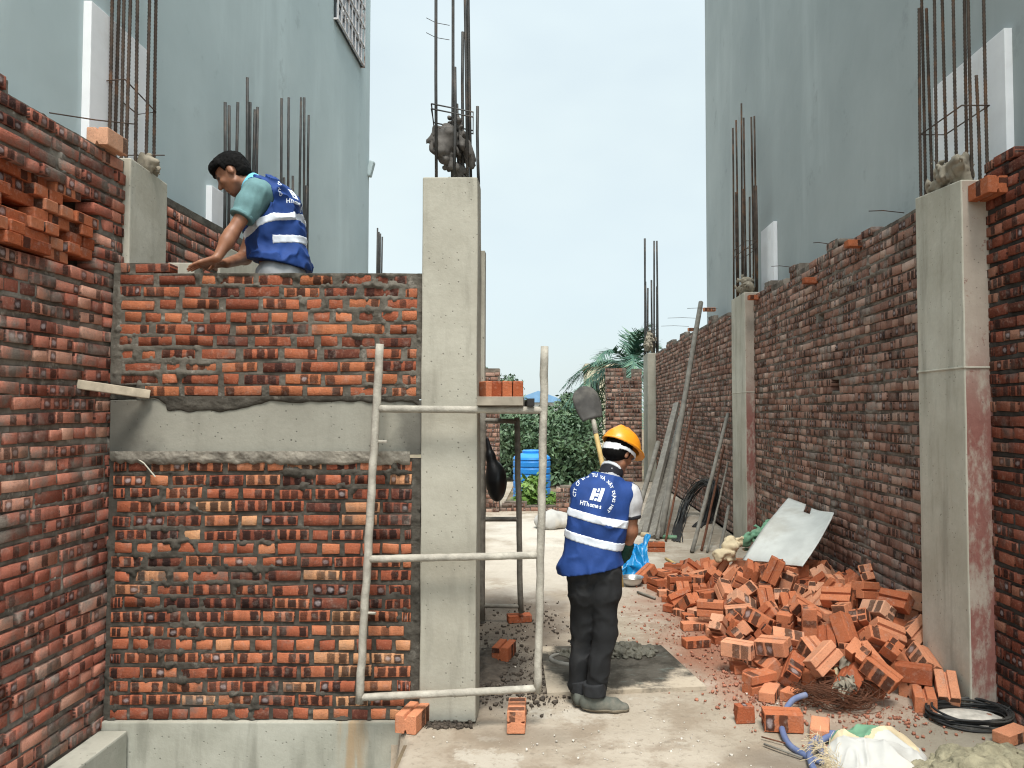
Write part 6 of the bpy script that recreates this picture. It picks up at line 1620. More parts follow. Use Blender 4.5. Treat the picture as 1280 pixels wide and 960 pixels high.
def head(g, c, Rm, s=1.0):
    """c: centre of the skull, Rm columns: face direction, left, up"""
    f, l, u = [Vector(Rm.col[i]) for i in range(3)]; C = Vector(c); R3 = np.array(Rm)
    T = lambda a, b_, e: C + (f * a + l * b_ + u * e) * s
    g.ell(T(-.012, 0, .028), np.array((.098, .076, .092)) * s, R3, .02)
    g.ell(T(.022, 0, -.045), np.array((.068, .058, .075)) * s, R3, .03)      # face and jaw
    g.ell(T(.052, 0, -.103), np.array((.026, .027, .022)) * s, R3, .03)      # chin
    g.cap(T(.01, .05, -.075), T(.055, .02, -.105), .018 * s, .016 * s, .03); g.cap(T(.01, -.05, -.075), T(.055, -.02, -.105), .018 * s, .016 * s, .03)
    g.cap(T(.078, .03, .018), T(.082, -.03, .018), .012 * s, .012 * s, .02)   # brow
    g.cap(T(.083, 0, .005), T(.108, 0, -.036), .008 * s, .014 * s, .014)      # nose
    for sg in (1, -1):
        g.cap(T(.090, .012 * sg, -.040), T(.084, .017 * sg, -.038), .008 * s, .007 * s, .008)
        g.ell(T(.066, .036 * sg, -.028), np.array((.022, .022, .02)) * s, R3, .02)     # cheekbone
        g.ell(T(.070, .031 * sg, .000), np.array((.014, .016, .012)) * s, R3, .01)     # eyelid
        g.ell(T(-.010, .076 * sg, -.012), np.array((.019, .009, .032)) * s, R3, .006)  # ear
        g.ell(T(-.012, .081 * sg, -.026), np.array((.011, .008, .014)) * s, R3, .004)
    g.cap(T(.083, .017, -.066), T(.083, -.017, -.066), .008 * s, .008 * s, .008); g.cap(T(.080, .015, -.078), T(.080, -.015, -.078), .009 * s, .009 * s, .008)
    return T
def face_cols(P, Q, marks):
    """vertex colour: r = dark (eyes, brows, nostrils), g = lips"""
    c = np.zeros((len(P), 4)); c[:, 3] = 1
    for ch, p, r in marks:
        d = np.linalg.norm(P - np.array(p), axis=1); c[:, ch] = np.maximum(c[:, ch], sstep(r, r * .55, d))
    return c[Q.ravel()]
def cloth(base, off, fold, fr, seed, cr=0.5):
    """a body field grown by off, with folds and creases near its surface"""
    d = base.d - off; m = np.abs(d) < .07; sl, (x, y, z) = base.coords(); x, y, z = x[m], y[m], z[m]
    n = fbm(x * fr[0] + seed, y * fr[1], z * fr[2] + seed, 3) - .45
    w = fbm(x * 5 + 3.3 * seed, y * 5, z * 5, 2) - .5
    n = n + cr * (crease(x * fr[0] * 1.1 + 3 * w + seed, y * fr[1] * 1.1, z * fr[2] * 1.3 + 4 * w, 2.2) - .3)
    d = d.copy(); d[m] -= fold * n; return d
def garment(name, base, off, keep, mat, parent, fold=0.012, fr=(9, 9, 5), seed=0, it=1, cr=0.5):
    """cloth cut by keep(x,y,z) < 0"""
    sl, (x, y, z) = base.coords(); d = cloth(base, off, fold, fr, seed, cr); base.cloth = d
    return sdf_obj(name, base.like(np.maximum(d, keep(x, y, z)).astype(np.float32)), mat, parent, it=it)
def basis(fwd, up):
    f = Vector(fwd).normalized(); u = Vector(up); u = (u - f * u.dot(f)).normalized(); l = u.cross(f)
    return Matrix((f, l, u)).transposed()

# ---------- worker with the helmet, back to the camera
YB = 4.66; W = lambda px, py, dy=0.0: at_y(px, py, YB + dy)
pb = thing('person', 'worker in an orange helmet and blue reflective vest standing with his back turned', 'person', (at_z(745, 880).x, YB, 0))
lo, hi = (-.22, YB - .36, -.02), (.78, YB + .58, 1.74)
sh_l, sh_r = W(727, 616, .05), W(788, 617, .04)
el_l, wr_l = sh_l + Vector((-.03, .14, -.24)), Vector((at_y(765, 640, 4.95).x, YB + .27, 1.10))
el_r, wr_r = W(788, 664, .06), W(782, 690, .13)
torso = Field(lo, hi, .008)
torso.ell(W(742, 700, .03), (.165, .115, .14), k=.06); torso.ell(W(744, 665, .02), (.158, .112, .18), k=.08); torso.ell(W(752, 632, .03), (.178, .122, .17), k=.08)
torso.cap(W(733, 612, .05), W(783, 613, .05), .062, .062, .07); torso.cap(W(758, 604, .05), W(764, 590, .07), .075, .062, .05)
# body
g = Field(lo, hi, .006)
g.ell(W(742, 700, .03), (.125, .088, .12), k=.06); g.ell(W(744, 665, .02), (.145, .10, .18), k=.08); g.ell(W(752, 632, .03), (.165, .11, .16), k=.08)
g.cap(W(733, 614, .05), W(783, 615, .05), .052, .052, .06); g.cap(W(758, 605, .05), W(768, 578, .09), .062, .056, .04)
g.chain([(sh_l, .05), (el_l, .041), (wr_l, .029)], .03); g.chain([(sh_r, .05), (el_r, .042), (wr_r, .029)], .03)
dr = (wr_r - el_r).normalized(); gl = Field(np.array(wr_r) - .2, np.array(wr_r) + .2, .0045)
hand(g, wr_r, dr + Vector((-.15, .2, -.2)), Vector((-.7, .6, 0)), .9, 1.0, -1)
hand(g, wr_l, wr_l - el_l + Vector((.1, 0, .05)), Vector((.3, .5, -.5)), 1.4, 1.0, 1)
hipl, hipr = W(728, 715, .03), W(757, 715, .0); knl, knr = W(728, 788, .08), W(757, 790, .0); anl, anr = W(725, 858, .06), W(742, 862, -.04)
for h_, k_, a_ in ((hipl, knl, anl), (hipr, knr, anr)): g.chain([(h_, .062), (k_, .046), (a_, .035)], .04)
hc = W(774, 565, .10); HR = basis((.62, .62, -.48), (.30, .25, .9))
Tm = head(g, hc, HR, .98)
tl, tr = anl + Vector((.03, .17, 0)), anr + Vector((.19, -.01, 0)); 
for a_, t_ in ((anl, tl), (anr, tr)): g.cap(Vector((a_.x - .01, a_.y, .05)), Vector((t_.x - .03, t_.y, .035)), .038, .026, .03)
P_, Q_ = g.mesh(); P_ = relax(P_, Q_, 1)
marks = [(0, Tm(.085, .032 * s, -.004), .012) for s in (1, -1)] + [(0, Tm(.092, .03 * s, .02), .014) for s in (1, -1)] + [(1, Tm(.092, 0, -.072), .018)]
add('body', P_, Q_, M['skin'], pb, smooth=True, col=face_cols(P_, Q_, marks))
# hair below the helmet
hg = Field(np.array(hc) - .2, np.array(hc) + .2, .005); hg.ell(Tm(-.018, 0, .02), (.098, .083, .10), np.array(HR), k=0); hg.ell(Tm(-.055, 0, -.03), (.055, .068, .05), np.array(HR), k=.03)
fv, uv_ = Vector(HR.col[0]), Vector(HR.col[2])
def side_of(x, y, z, p, n): return (x - p.x) * n.x + (y - p.y) * n.y + (z - p.z) * n.z
sl, (x, y, z) = hg.coords(); hg.d = np.maximum(hg.d, side_of(x, y, z, Tm(.03, 0, 0), fv)).astype(np.float32)
sdf_obj('hair', hg, M['hair'], pb)
# trousers with turned-up cuffs
tg = Field(lo, hi, .007)
tg.ell(W(742, 705, .03), (.145, .112, .13), k=.05)
for h_, k_, a_, s_ in ((hipl, knl, anl, -1), (hipr, knr, anr, 1)):
    tg.chain([(h_ + Vector((0, 0, .04)), .092), (h_ + Vector((0, 0, -.12)), .085), (k_, .066), (k_.lerp(a_, .55), .063), (a_ + Vector((.010 * s_, 0, .015)), .061)], .025)
sl, (x, y, z) = tg.coords()
tg.d = np.maximum(cloth(tg, 0, .020, (9, 9, 7), 1, .6), np.maximum(.068 - z + .1 * (y > YB + .03) * .3, z - .97)).astype(np.float32)
sdf_obj('trousers', tg, M['black_trousers'], pb)
for a_, nm in ((anl, 'l'), (anr, 'r')):
    cg = Field(np.array(a_) - .16, np.array(a_) + .18, .006); zt_ = a_.z + .045
    cg.cap(a_ + Vector((0, 0, .08)), a_ + Vector((.006, 0, -.03)), .070, .068, k=0)
    sl, (x, y, z) = cg.coords(); tilt = .12 * (x - a_.x); cg.d = np.maximum(cg.d - .01 * (fbm(x * 14, y * 14, z * 10, 2) - .5), np.maximum(z - zt_ - tilt, a_.z - .032 - z)).astype(np.float32)
    sdf_obj('trouser_cuff', cg, M['cuff'], pb)
# shoes
for a_, t_ in ((anl, tl), (anr, tr)):
    d_ = (Vector((t_.x, t_.y, 0)) - Vector((a_.x, a_.y, 0))).normalized(); hl = Vector((a_.x, a_.y, 0)) - d_ * .045; toe = Vector((t_.x, t_.y, 0))
    sg = Field(np.minimum(np.array(hl), np.array(toe)) - .1, np.maximum(np.array(hl), np.array(toe)) + np.array((.1, .1, .16)), .005)
    sg.chain([(hl + Vector((0, 0, .055)), .036), (hl.lerp(toe, .35) + Vector((0, 0, .048)), .040), (hl.lerp(toe, .72) + Vector((0, 0, .034)), .040), (toe + Vector((-.012, 0, .028)), .027)], .02); sg.cap(hl + d_ * .045 + Vector((0, 0, .06)), hl + d_ * .04 + Vector((0, 0, .11)), .044, .043, .03)
    sl, (x, y, z) = sg.coords(); dd = sg.d.copy(); sg.d = np.maximum(dd - .008 * (fbm(x * 22, y * 22, z * 22, 2) - .5) - .006 * crease(x * 16, y * 16, z * 16, 2), np.maximum(.02 - z, z - .115)).astype(np.float32); sh = sdf_obj('shoe', sg, M['shoe'], pb)
    sg.d = np.maximum(dd - .008, np.maximum(.007 - z, z - .027)).astype(np.float32); sdf_obj('sole', sg, M['sole'], sh)
# grey shirt: sleeves, collar and hem
sl_ = Field(lo, hi, .007); up_r = sh_r.lerp(el_r, .62); up_l = sh_l.lerp(el_l, .7)
sl_.ell(W(744, 668, .02), (.150, .106, .20), k=.06); sl_.ell(W(752, 632, .03), (.168, .114, .16), k=.06)
sl_.chain([(W(758, 610, .05), .06), (sh_r, .055), (sh_r.lerp(up_r, .35), .062), (up_r, .062)], .03); sl_.chain([(W(745, 612, .05), .06), (sh_l, .052), (sh_l.lerp(up_l, .35), .06), (up_l, .06)], .03); sl_.cap(W(758, 606, .05), W(765, 588, .08), .068, .066, .02)
ar = (el_r - sh_r).normalized(); al = (el_l - sh_l).normalized()
def shirt_keep(x, y, z):
    e = np.maximum(np.where(x > sh_r.x - .05, side_of(x, y, z, up_r, ar), -1), np.where(x < sh_l.x + .01, side_of(x, y, z, up_l, al), -1))
    return np.maximum(np.maximum(e, side_of(x, y, z, W(766, 586, .08), Vector((.15, .3, .95)).normalized())), .855 - z)
shirt = garment('shirt', sl_, 0.0, shirt_keep, M['grey_shirt'], pb, .010, (16, 16, 10), 3)
def band(name, fld, off, keep, mat, parent): 
    sl, (x, y, z) = fld.coords(); return sdf_obj(name, fld.like(np.maximum(fld.d - off, keep(x, y, z)).astype(np.float32)), mat, parent)
cuffp = sh_r.lerp(el_r, .66)
band('sleeve_trim', sl_, .004, lambda x, y, z: np.maximum(np.abs(side_of(x, y, z, up_r - ar * .006, ar)) - .012, sh_r.x - .02 - x), M['black_trim'], shirt)
band('sleeve_stripe', sl_, .0045, lambda x, y, z: np.maximum(np.maximum(np.abs(y - (sh_r.y + .012)) - .013, side_of(x, y, z, up_r, ar)), sh_r.x + .02 - x), M['black_trim'], shirt)
band('collar', sl_, .006, lambda x, y, z: np.maximum(np.abs(side_of(x, y, z, W(765, 589, .08), Vector((.15, .3, .95)).normalized())) - .034, sh_l.z + .02 - z), M['black_trim'], shirt)
# vest with its silver bands and the print
ax_t = (W(756, 612) - W(741, 705)).normalized()
def vest_keep(x, y, z):
    hem = side_of(x, y, z, W(740, 712), Vector((.16, 0, -.98)).normalized()) 
    e = np.array(sh_r + Vector((.012, 0, -.125))); ar_h = .092 - np.sqrt((y - e[1]) ** 2 + ((z - e[2]) * .75) ** 2) + .12 * np.clip((x - (sh_r.x - .005)) / .06, -1, 0)
    f = np.array(sh_l + Vector((-.01, .02, -.12))); al_h = .088 - np.sqrt((y - f[1]) ** 2 + ((z - f[2]) * .75) ** 2) + .12 * np.clip(((sh_l.x - .015) - x) / .06, -1, 0)
    neck = side_of(x, y, z, W(762, 594, .07), Vector((.22, .12, .97)).normalized())
    return np.maximum(np.maximum(hem, neck), np.maximum(ar_h, al_h))
vt = Field(lo, hi, .0065)
vt.ell(W(739, 712, .02), (.186, .135, .15), k=.05); vt.ell(W(743, 668, .02), (.164, .118, .18), k=.08); vt.ell(W(752, 634, .03), (.180, .128, .16), k=.08)
vt.cap(W(731, 615, .05), W(784, 615, .05), .066, .062, .06); vt.cap(W(757, 604, .05), W(762, 595, .06), .085, .075, .04)
vest = garment('vest', vt, .010, vest_keep, M['vest'], pb, .028, (7, 7, 4), 5, cr=.6)
def vest_band(pl, pr, wdt):
    a_, b_ = W(*pl, -.1), W(*pr, -.1); n_ = Vector((-(b_.z - a_.z), 0, b_.x - a_.x)).normalized(); c_ = (a_ + b_) / 2
    sl, (x, y, z) = vt.coords(); d = vt.cloth - .0035
    d = np.maximum(np.maximum(d, vest_keep(x, y, z)), np.abs(side_of(x, y, z, c_, n_)) - wdt / 2)
    return sdf_obj('reflective_band', vt.like(d.astype(np.float32)), M['reflect'], vest)
vest_band((711, 641), (777, 656), .050); vest_band((706, 669), (776, 686), .052)
# print: letters are cut from the font and laid on the cloth
def bvh_of(o):
    off = np.array(parent_origin(o)); me = o.data
    return BVHTree.FromPolygons([Vector(v.co) + Vector(off) for v in me.vertices], [tuple(p.vertices) for p in me.polygons])
def glyph(ch, size):
    c = bpy.data.curves.new('g', 'FONT'); c.body = ch; c.size = size; c.align_x = 'CENTER'; c.resolution_u = 2; c.offset = size * .02
    o = bpy.data.objects.new('g', c); COL.objects.link(o); bpy.context.view_layer.update()
    me = bpy.data.meshes.new_from_object(o.evaluated_get(bpy.context.evaluated_depsgraph_get()))
    bm = bmesh.new(); bm.from_mesh(me); bmesh.ops.triangulate(bm, faces=list(bm.faces)); bmesh.ops.subdivide_edges(bm, edges=[e for e in bm.edges if e.calc_length() > size * .3], cuts=1); bmesh.ops.triangulate(bm, faces=list(bm.faces))
    V = [(v.co.x, v.co.y) for v in bm.verts]; Fc = [tuple(v.index for v in f.verts) for f in bm.faces]; bm.free()
    bpy.data.objects.remove(o); bpy.data.curves.remove(c); bpy.data.meshes.remove(me); return V, Fc
def lay(flat, faces, origin, ex, ey, dirn, tree, name, mat, parent, lift=.0025):
    """flat outlines (metres on a tangent frame) onto the nearest cloth along dirn"""
    V = []; ok = []
    for a, b_ in flat:
        p = Vector(origin) + ex * a + ey * b_ - dirn * .35; h = tree.ray_cast(p, dirn)
        ok.append(h[0] is not None); V.append((h[0] - dirn * lift) if h[0] is not None else Vector(origin))
    Fc = [f for f in faces if all(ok[i] for i in f)]
    k0 = len(V); V += [v + dirn * (lift * .7) for v in V]
    from collections import Counter
    cnt = Counter(); 
    for f in Fc:
        for i in range(len(f)): cnt[frozenset((f[i], f[(i + 1) % len(f)]))] += 1
    Q = list(Fc) + [tuple(k0 + i for i in reversed(f)) for f in Fc]
    for f in Fc:
        for i in range(len(f)):
            a, b_ = f[i], f[(i + 1) % len(f)]
            if cnt[frozenset((a, b_))] == 1: Q.append((b_, a, k0 + a, k0 + b_))
    return add(name, V, Q, mat, parent)
def arc_text(txt, R, a0, a1, size):
    V = []; Fc = []; n = len(txt); words = []
    for i, ch in enumerate(txt):
        if ch == ' ':
            words.append((V, Fc)); V = []; Fc = []; continue
        th = math.radians(a0 + (a1 - a0) * i / (n - 1)); gv, gf = glyph(ch, size); k = len(V)
        ca, sa = math.cos(th - math.pi / 2), math.sin(th - math.pi / 2)
        for x, y in gv: V.append((R * math.cos(th) + x * ca - y * sa, R * math.sin(th) + x * sa + y * ca))
        Fc += [tuple(k + q for q in f) for f in gf]
    return words + [(V, Fc)]
def line_text(txt, size, cx, cy, sq=1.0):
    V = []; Fc = []; adv = size * .62 * sq
    for i, ch in enumerate(txt):
        gv, gf = glyph(ch, size); k = len(V); V += [(cx + (i - (len(txt) - 1) / 2) * adv + x * sq, cy + y) for x, y in gv]; Fc += [tuple(k + q for q in f) for f in gf]
    return V, Fc
def logo(cx, cy, s):
    V = []; Fc = []
    for pts in (((-.5, -.5), (-.22, -.5), (-.05, .42), (-.33, .42)), ((.08, -.5), (.36, -.5), (.58, .55), (.30, .55)), ((-.16, -.16), (.10, -.16), (.16, .1), (-.10, .1)), ((-.14, -.5), (.02, -.5), (.06, -.3), (-.1, -.3)), ((.0, .2), (.14, .2), (.20, .48), (.06, .48))):
        k = len(V); N_ = 4
        for j in range(N_ + 1):
            t = j / N_; a = [pts[0][q] + (pts[3][q] - pts[0][q]) * t for q in (0, 1)]; b_ = [pts[1][q] + (pts[2][q] - pts[1][q]) * t for q in (0, 1)]
            V += [(cx + a[0] * s, cy + a[1] * s), (cx + b_[0] * s, cy + b_[1] * s)]
        Fc += [(k + 2 * j, k + 2 * j + 1, k + 2 * j + 3, k + 2 * j + 2) for j in range(N_)]
    return V, Fc
def vest_print(tree, org, ex, ey, dirn, parent, sc=1.0):
    sets = arc_text('CTY CP ĐẦU TƯ VÀ XÂY DỰNG H&T', .108 * sc, 190, -36, .0255 * sc) + [logo(.012 * sc, .012 * sc, .075 * sc), line_text('HThomes', .036 * sc, -.012 * sc, -.064 * sc, .82)]
    for nm, (v, f) in zip(['lettering'] * 8 + ['logo', 'lettering'], sets): lay(v, f, org, ex, ey, dirn, tree, nm, M['print'], parent)
tb = bvh_of(vest); ex = Vector((.985, 0, -.17)).normalized(); ey = Vector((.17, 0, .985)).normalized()
vest_print(tb, W(742, 618), ex, ey, Vector((0, 1, 0)), vest)
# helmet
hc2 = Tm(0.0, 0, .030); hf = Field(np.array(hc2) - .24, np.array(hc2) + .24, .0055)
R3 = np.array(HR)
hf.ell(hc2 + uv_ * .006, (.138, .115, .122), R3, k=0); hf.chain([(hc2 + fv * .11 + uv_ * .062, .012), (hc2 + fv * .06 + uv_ * .108, .015), (hc2 + uv_ * .119, .016), (hc2 - fv * .06 + uv_ * .108, .015), (hc2 - fv * .11 + uv_ * .062, .012)], .02)
sl, (x, y, z) = hf.coords(); sx = side_of(x, y, z, hc2, uv_); dome = np.maximum(hf.d, .006 - sx)
sf_ = side_of(x, y, z, hc2, fv); lv = Vector(HR.col[1]); sy = side_of(x, y, z, hc2, lv)
brim = np.maximum((np.sqrt(((sf_ - .022) / .165) ** 2 + (sy / .124) ** 2) - 1) * .12, np.abs(sx - .010 - .05 * np.abs(sy) + .08 * np.maximum(sf_ - .08, 0)) - .0045)
inner = np.sqrt((sf_ / .130) ** 2 + (sy / .107) ** 2 + (sx / .120) ** 2) - 1
hh_ = np.maximum(np.minimum(dome, brim), -(inner * .1)).astype(np.float32)
helm = sdf_obj('helmet', hf.like(hh_), M['helmet'], pb)
st = np.maximum(np.maximum((np.sqrt((sf_ / .118) ** 2 + (sy / .097) ** 2) - 1) * .1, -((np.sqrt((sf_ / .112) ** 2 + (sy / .091) ** 2) - 1) * .1)), np.abs(sx + .020 + .25 * np.minimum(sf_ + .04, 0) * -1) - .013 - .01 * (sf_ < -.08))
sdf_obj('headband', hf.like(st.astype(np.float32)), M['strap'], helm, it=1)
ck = W(762, 584, .03); g2 = Field(np.array(ck) - .14, np.array(ck) + .14, .0055)
nk_a, nk_b = W(759, 600, .05), W(768, 578, .09); nx = (nk_b - nk_a).normalized()
g2.cap(nk_a, nk_b, .074, .066, 0); sl, (x, y, z) = g2.coords(); g2.d = np.maximum(g2.d, np.abs(side_of(x, y, z, nk_a.lerp(nk_b, .62), (nx + Vector((.1, .35, 0))).normalized())) - .010).astype(np.float32)
sdf_obj('neck_strap', g2, M['strap'], helm)
# glove on the right hand
gg = Field(np.array(wr_r) - np.array((.12, .12, .18)), np.array(wr_r) + np.array((.12, .16, .10)), .005)
hand(gg, wr_r, dr + Vector((-.15, .2, -.2)), Vector((-.7, .6, 0)), .9, 1.06, -1); gg.cap(wr_r - dr * .05, wr_r + dr * .02, .040, .036, .02)
gg.d -= .003; sdf_obj('glove', gg, M['glove'], pb)

# ---------- bare-headed mason above the cross wall, leaning to the left
pa_y = 4.93; A_ = lambda px, py, dy=0.0: at_y(px, py, pa_y + dy)
pa = thing('person', 'bare-headed mason in a blue vest leaning over the cross wall with both hands on it', 'person', (A_(352, 340).x, pa_y, 1.70))
lo, hi = np.array((-2.62, 4.35, 1.68)), np.array((-1.40, 5.42, 3.56))
nsh, fsh = A_(322, 241, -.20), A_(332, 243, .20)
nel, nwr = at_y(289, 293, 4.62), at_y(271, 323, 4.55)
fel, fwr = at_y(306, 322, 5.06), at_y(283, 329, 4.80)
g = Field(lo, hi, .0062)
hipc = A_(352, 345); bel = A_(347, 305); che = A_(338, 266)
g.ell(hipc, (.13, .165, .14), k=.06); g.ell(bel, (.125, .155, .19), k=.07); g.ell(che, (.135, .175, .19), k=.08)
g.cap(A_(325, 242, -.15), A_(333, 243, .15), .062, .062, .06); g.cap(A_(328, 240), A_(303, 226), .066, .058, .04)
g.chain([(nsh, .052), (nel, .039), (nel.lerp(nwr, .3), .039), (nwr, .027)], .03); g.chain([(fsh, .055), (fel, .044), (fwr, .031)], .03)
hand(g, nwr, Vector((-.93, -.10, -.34)), Vector((-.2, -.1, -1)), .16, 1.12, -1, .3); hand(g, fwr, Vector((-.80, -.5, -.22)), Vector((0, -.3, -1)), .4, 1.1, 1)
for s in (-1, 1): g.chain([(hipc + Vector((.01, .085 * s, -.02)), .095), (Vector((hipc.x - .02, pa_y + .10 * s, 2.22)), .065), (Vector((hipc.x, pa_y + .11 * s, 1.80)), .045)], .04); g.cap(Vector((hipc.x, pa_y + .11 * s, 1.765)), Vector((hipc.x - .17, pa_y + .12 * s, 1.75)), .04, .03, .03)
hA = A_(290, 217, -.02); RA = basis((-.80, -.10, -.60), (-.52, 0, .80))
TA = head(g, hA, RA, 1.06)
P_, Q_ = g.mesh(); P_ = relax(P_, Q_, 1)
marks = [(0, TA(.079, .040 * s, -.004), .017) for s in (1, -1)] + [(0, TA(.086, q * s, .022), .015) for s in (1, -1) for q in (.018, .028, .038, .046)] + [(1, TA(.090, .012 * s, -.072), .014) for s in (1, -1)] + [(0, TA(.096, .010 * s, -.048), .006) for s in (1, -1)]
add('body', P_, Q_, M['skin'], pa, smooth=True, col=face_cols(P_, Q_, marks))
hg = Field(np.array(hA) - .24, np.array(hA) + .24, .0045); R3 = np.array(RA); s_ = 1.06
hg.ell(TA(-.014, 0, .036), np.array((.109, .087, .099)) * s_, R3, k=0); hg.ell(TA(-.065, 0, -.03), np.array((.046, .066, .048)) * s_, R3, k=.03); hg.cap(TA(.070, .035, .070), TA(.070, -.035, .070), .034, .034, .03); hg.cap(TA(.03, .055, .06), TA(.03, -.055, .06), .04, .04, .03)
fA, lA, uA = [Vector(RA.col[i]) for i in range(3)]
sl, (x, y, z) = hg.coords(); ff, uu_, ll_ = side_of(x, y, z, hA, fA) / s_, side_of(x, y, z, hA, uA) / s_, side_of(x, y, z, hA, lA) / s_
face_cut = np.minimum(ff - .004 - np.minimum(.0, uu_) * .0, .052 - uu_ + .25 * np.maximum(ff - .04, -.2) * 0)          # the face in front of the ears and below the hairline
face_cut = np.minimum(ff - .016 - .30 * np.clip(uu_ + .01, 0, .08), .046 - uu_)
ear = .030 - np.sqrt((ff + .008) ** 2 + (uu_ + .014) ** 2); ear = np.where(np.abs(ll_) > .055, ear, -1)
d = hg.d - .016 * (fbm(x * 34, y * 34, z * 20, 3) - .5) - .008 * (vnoise(x * 90, y * 90, z * 90) - .5)
hg.d = np.maximum(np.maximum(d, face_cut), np.maximum(ear, -.075 - uu_)).astype(np.float32)
sdf_obj('hair', hg, M['hair'], pa)
# trousers
tg = Field(lo, hi, .008); tg.ell(hipc + Vector((0, 0, .0)), (.145, .18, .14), k=.05)
for s in (-1, 1): tg.chain([(hipc + Vector((.01, .085 * s, -.03)), .108), (Vector((hipc.x - .02, pa_y + .10 * s, 2.22)), .085), (Vector((hipc.x, pa_y + .11 * s, 1.82)), .075)], .03)
garment('trousers', tg, .004, lambda x, y, z: np.maximum(z - A_(350, 318).z, 1.80 - z), M['grey_trousers'], pa, .016, (10, 10, 7), 2)
for s in (-1, 1):
    m0 = Vector((hipc.x + .03, pa_y + .11 * s, 1.755)); sg = Field(np.array(m0) - np.array((.32, .12, .08)), np.array(m0) + np.array((.12, .12, .14)), .007)
    sg.chain([(m0, .05), (m0 + Vector((-.12, .005 * s, 0)), .05), (m0 + Vector((-.22, .01 * s, -.008)), .036)], .03); sl, (x, y, z) = sg.coords(); sg.d = np.maximum(sg.d, 1.722 - z).astype(np.float32); sdf_obj('shoe', sg, M['shoe'], pa)
# polo shirt: near and far sleeve, collar
pl = Field(lo, hi, .0065); nsl, fsl = nsh.lerp(nel, .62), fsh.lerp(fel, .55)
pl.ell(bel, (.130, .160, .19), k=.06); pl.ell(che, (.140, .18, .19), k=.06)
pl.chain([(A_(331, 247, -.06), .075), (nsh, .080), (nsh.lerp(nel, .3), .078), (nsl, .070)], .03); pl.chain([(A_(333, 247, .06), .075), (fsh, .075), (fsl, .068)], .03); pl.cap(A_(328, 240), A_(311, 230), .076, .074, .03)
na, fa = (nel - nsh).normalized(), (fel - fsh).normalized(); nkA = (A_(303, 226) - A_(328, 240)).normalized()
def polo_keep(x, y, z):
    e = np.maximum(np.where(y < nsh.y + .035, side_of(x, y, z, nsl, na), -1), np.where(y > fsh.y - .035, side_of(x, y, z, fsl, fa), -1))
    return np.maximum(np.maximum(e, side_of(x, y, z, A_(314, 231), nkA)), 2.70 - z)
polo = garment('polo_shirt', pl, .002, polo_keep, M['polo'], pa, .018, (12, 12, 8), 7)
band('collar', pl, .009, lambda x, y, z: np.maximum(np.abs(side_of(x, y, z, A_(315, 231), nkA)) - .022, nsh.z - .02 - z), M['polo_collar'], polo)
band('sleeve_cuff', pl, .006, lambda x, y, z: np.maximum(np.abs(side_of(x, y, z, nsl - na * .012, na)) - .012, y - nsh.y - .03), M['polo'], polo)
# vest
vA = Field(lo, hi, .0065)
vA.ell(hipc + Vector((0.0, 0, .05)), (.160, .195, .12), k=.05); vA.ell(bel + Vector((.0, 0, 0)), (.155, .18, .19), k=.08); vA.ell(che + Vector((.008, 0, 0)), (.158, .195, .19), k=.08); vA.cap(A_(330, 240, -.13), A_(336, 241, .13), .080, .080, .06)
tilt = Vector((-.13, 0, -.99)).normalized()
def vestA_keep(x, y, z):
    hem = side_of(x, y, z, A_(352, 333), Vector((-.16, 0, -.98)).normalized())
    c_ = nsh + na * .05; dd = np.sqrt((x - c_.x) ** 2 + (z - c_.z) ** 2); t_ = ((x - c_.x) * na.x + (z - c_.z) * na.z)
    hole = .105 - np.sqrt(np.maximum(dd ** 2 - .45 * t_ ** 2, 0)); hole = np.where(y < pa_y - .075, hole, -1)
    c2 = fsh + fa * .05; h2 = .10 - np.sqrt((x - c2.x) ** 2 + (z - c2.z) ** 2); h2 = np.where(y > pa_y + .10, h2, -1)
    return np.maximum(np.maximum(hem, side_of(x, y, z, A_(319, 233), nkA)), np.maximum(hole, h2))
vestA = garment('vest', vA, .010, vestA_keep, M['vest'], pa, .032, (8, 8, 7), 9, cr=1.0)
def bandA(pl_, pr_, wdt, xmin=None):
    a_, b_ = A_(*pl_, -.19), A_(*pr_, -.19); n_ = Vector((-(b_.z - a_.z), 0, b_.x - a_.x)).normalized(); c_ = (a_ + b_) / 2
    sl, (x, y, z) = vA.coords(); d = vA.cloth - .0035
    d = np.maximum(np.maximum(d, vestA_keep(x, y, z)), np.abs(side_of(x, y, z, c_, n_)) - wdt / 2)
    if xmin is not None: d = np.maximum(d, np.where(y < pa_y, xmin - x, -1))
    return sdf_obj('reflective_band', vA.like(d.astype(np.float32)), M['reflect'], vestA)
bandA((304, 287), (366, 263), .052); bandA((340, 299), (378, 291), .052, A_(340, 299, -.19).x)
tA = bvh_of(vestA); dA = Vector((-.80, .58, -.12)).normalized(); exA = Vector((0.55, .80, .10)); exA = (exA - dA * exA.dot(dA)).normalized(); eyA = exA.cross(dA) * 1.0
if eyA.z < 0: eyA = -eyA
vest_print(tA, A_(362, 246, -.02), exA, eyA, dA, vestA, 1.05)
# the plank stage he stands on, behind the wall
st_ = thing('plank_stage', 'low plank stage behind the cross wall under the bare-headed mason', 'stage', (-1.7, 5.1, 0))
m = MB()
for k in range(4): m.box((-1.72, 4.74 + k * .21, 1.70), (1.5, .2, .04), bev=.004)
m.build('deck', M['wood'], st_)
for x_ in (-2.38, -1.06):
    for y_ in (4.72, 5.38):
        m = MB(); m.box((x_, y_, .84), (.08, .08, 1.68), bev=.004); m.build('leg', M['wood'], st_)
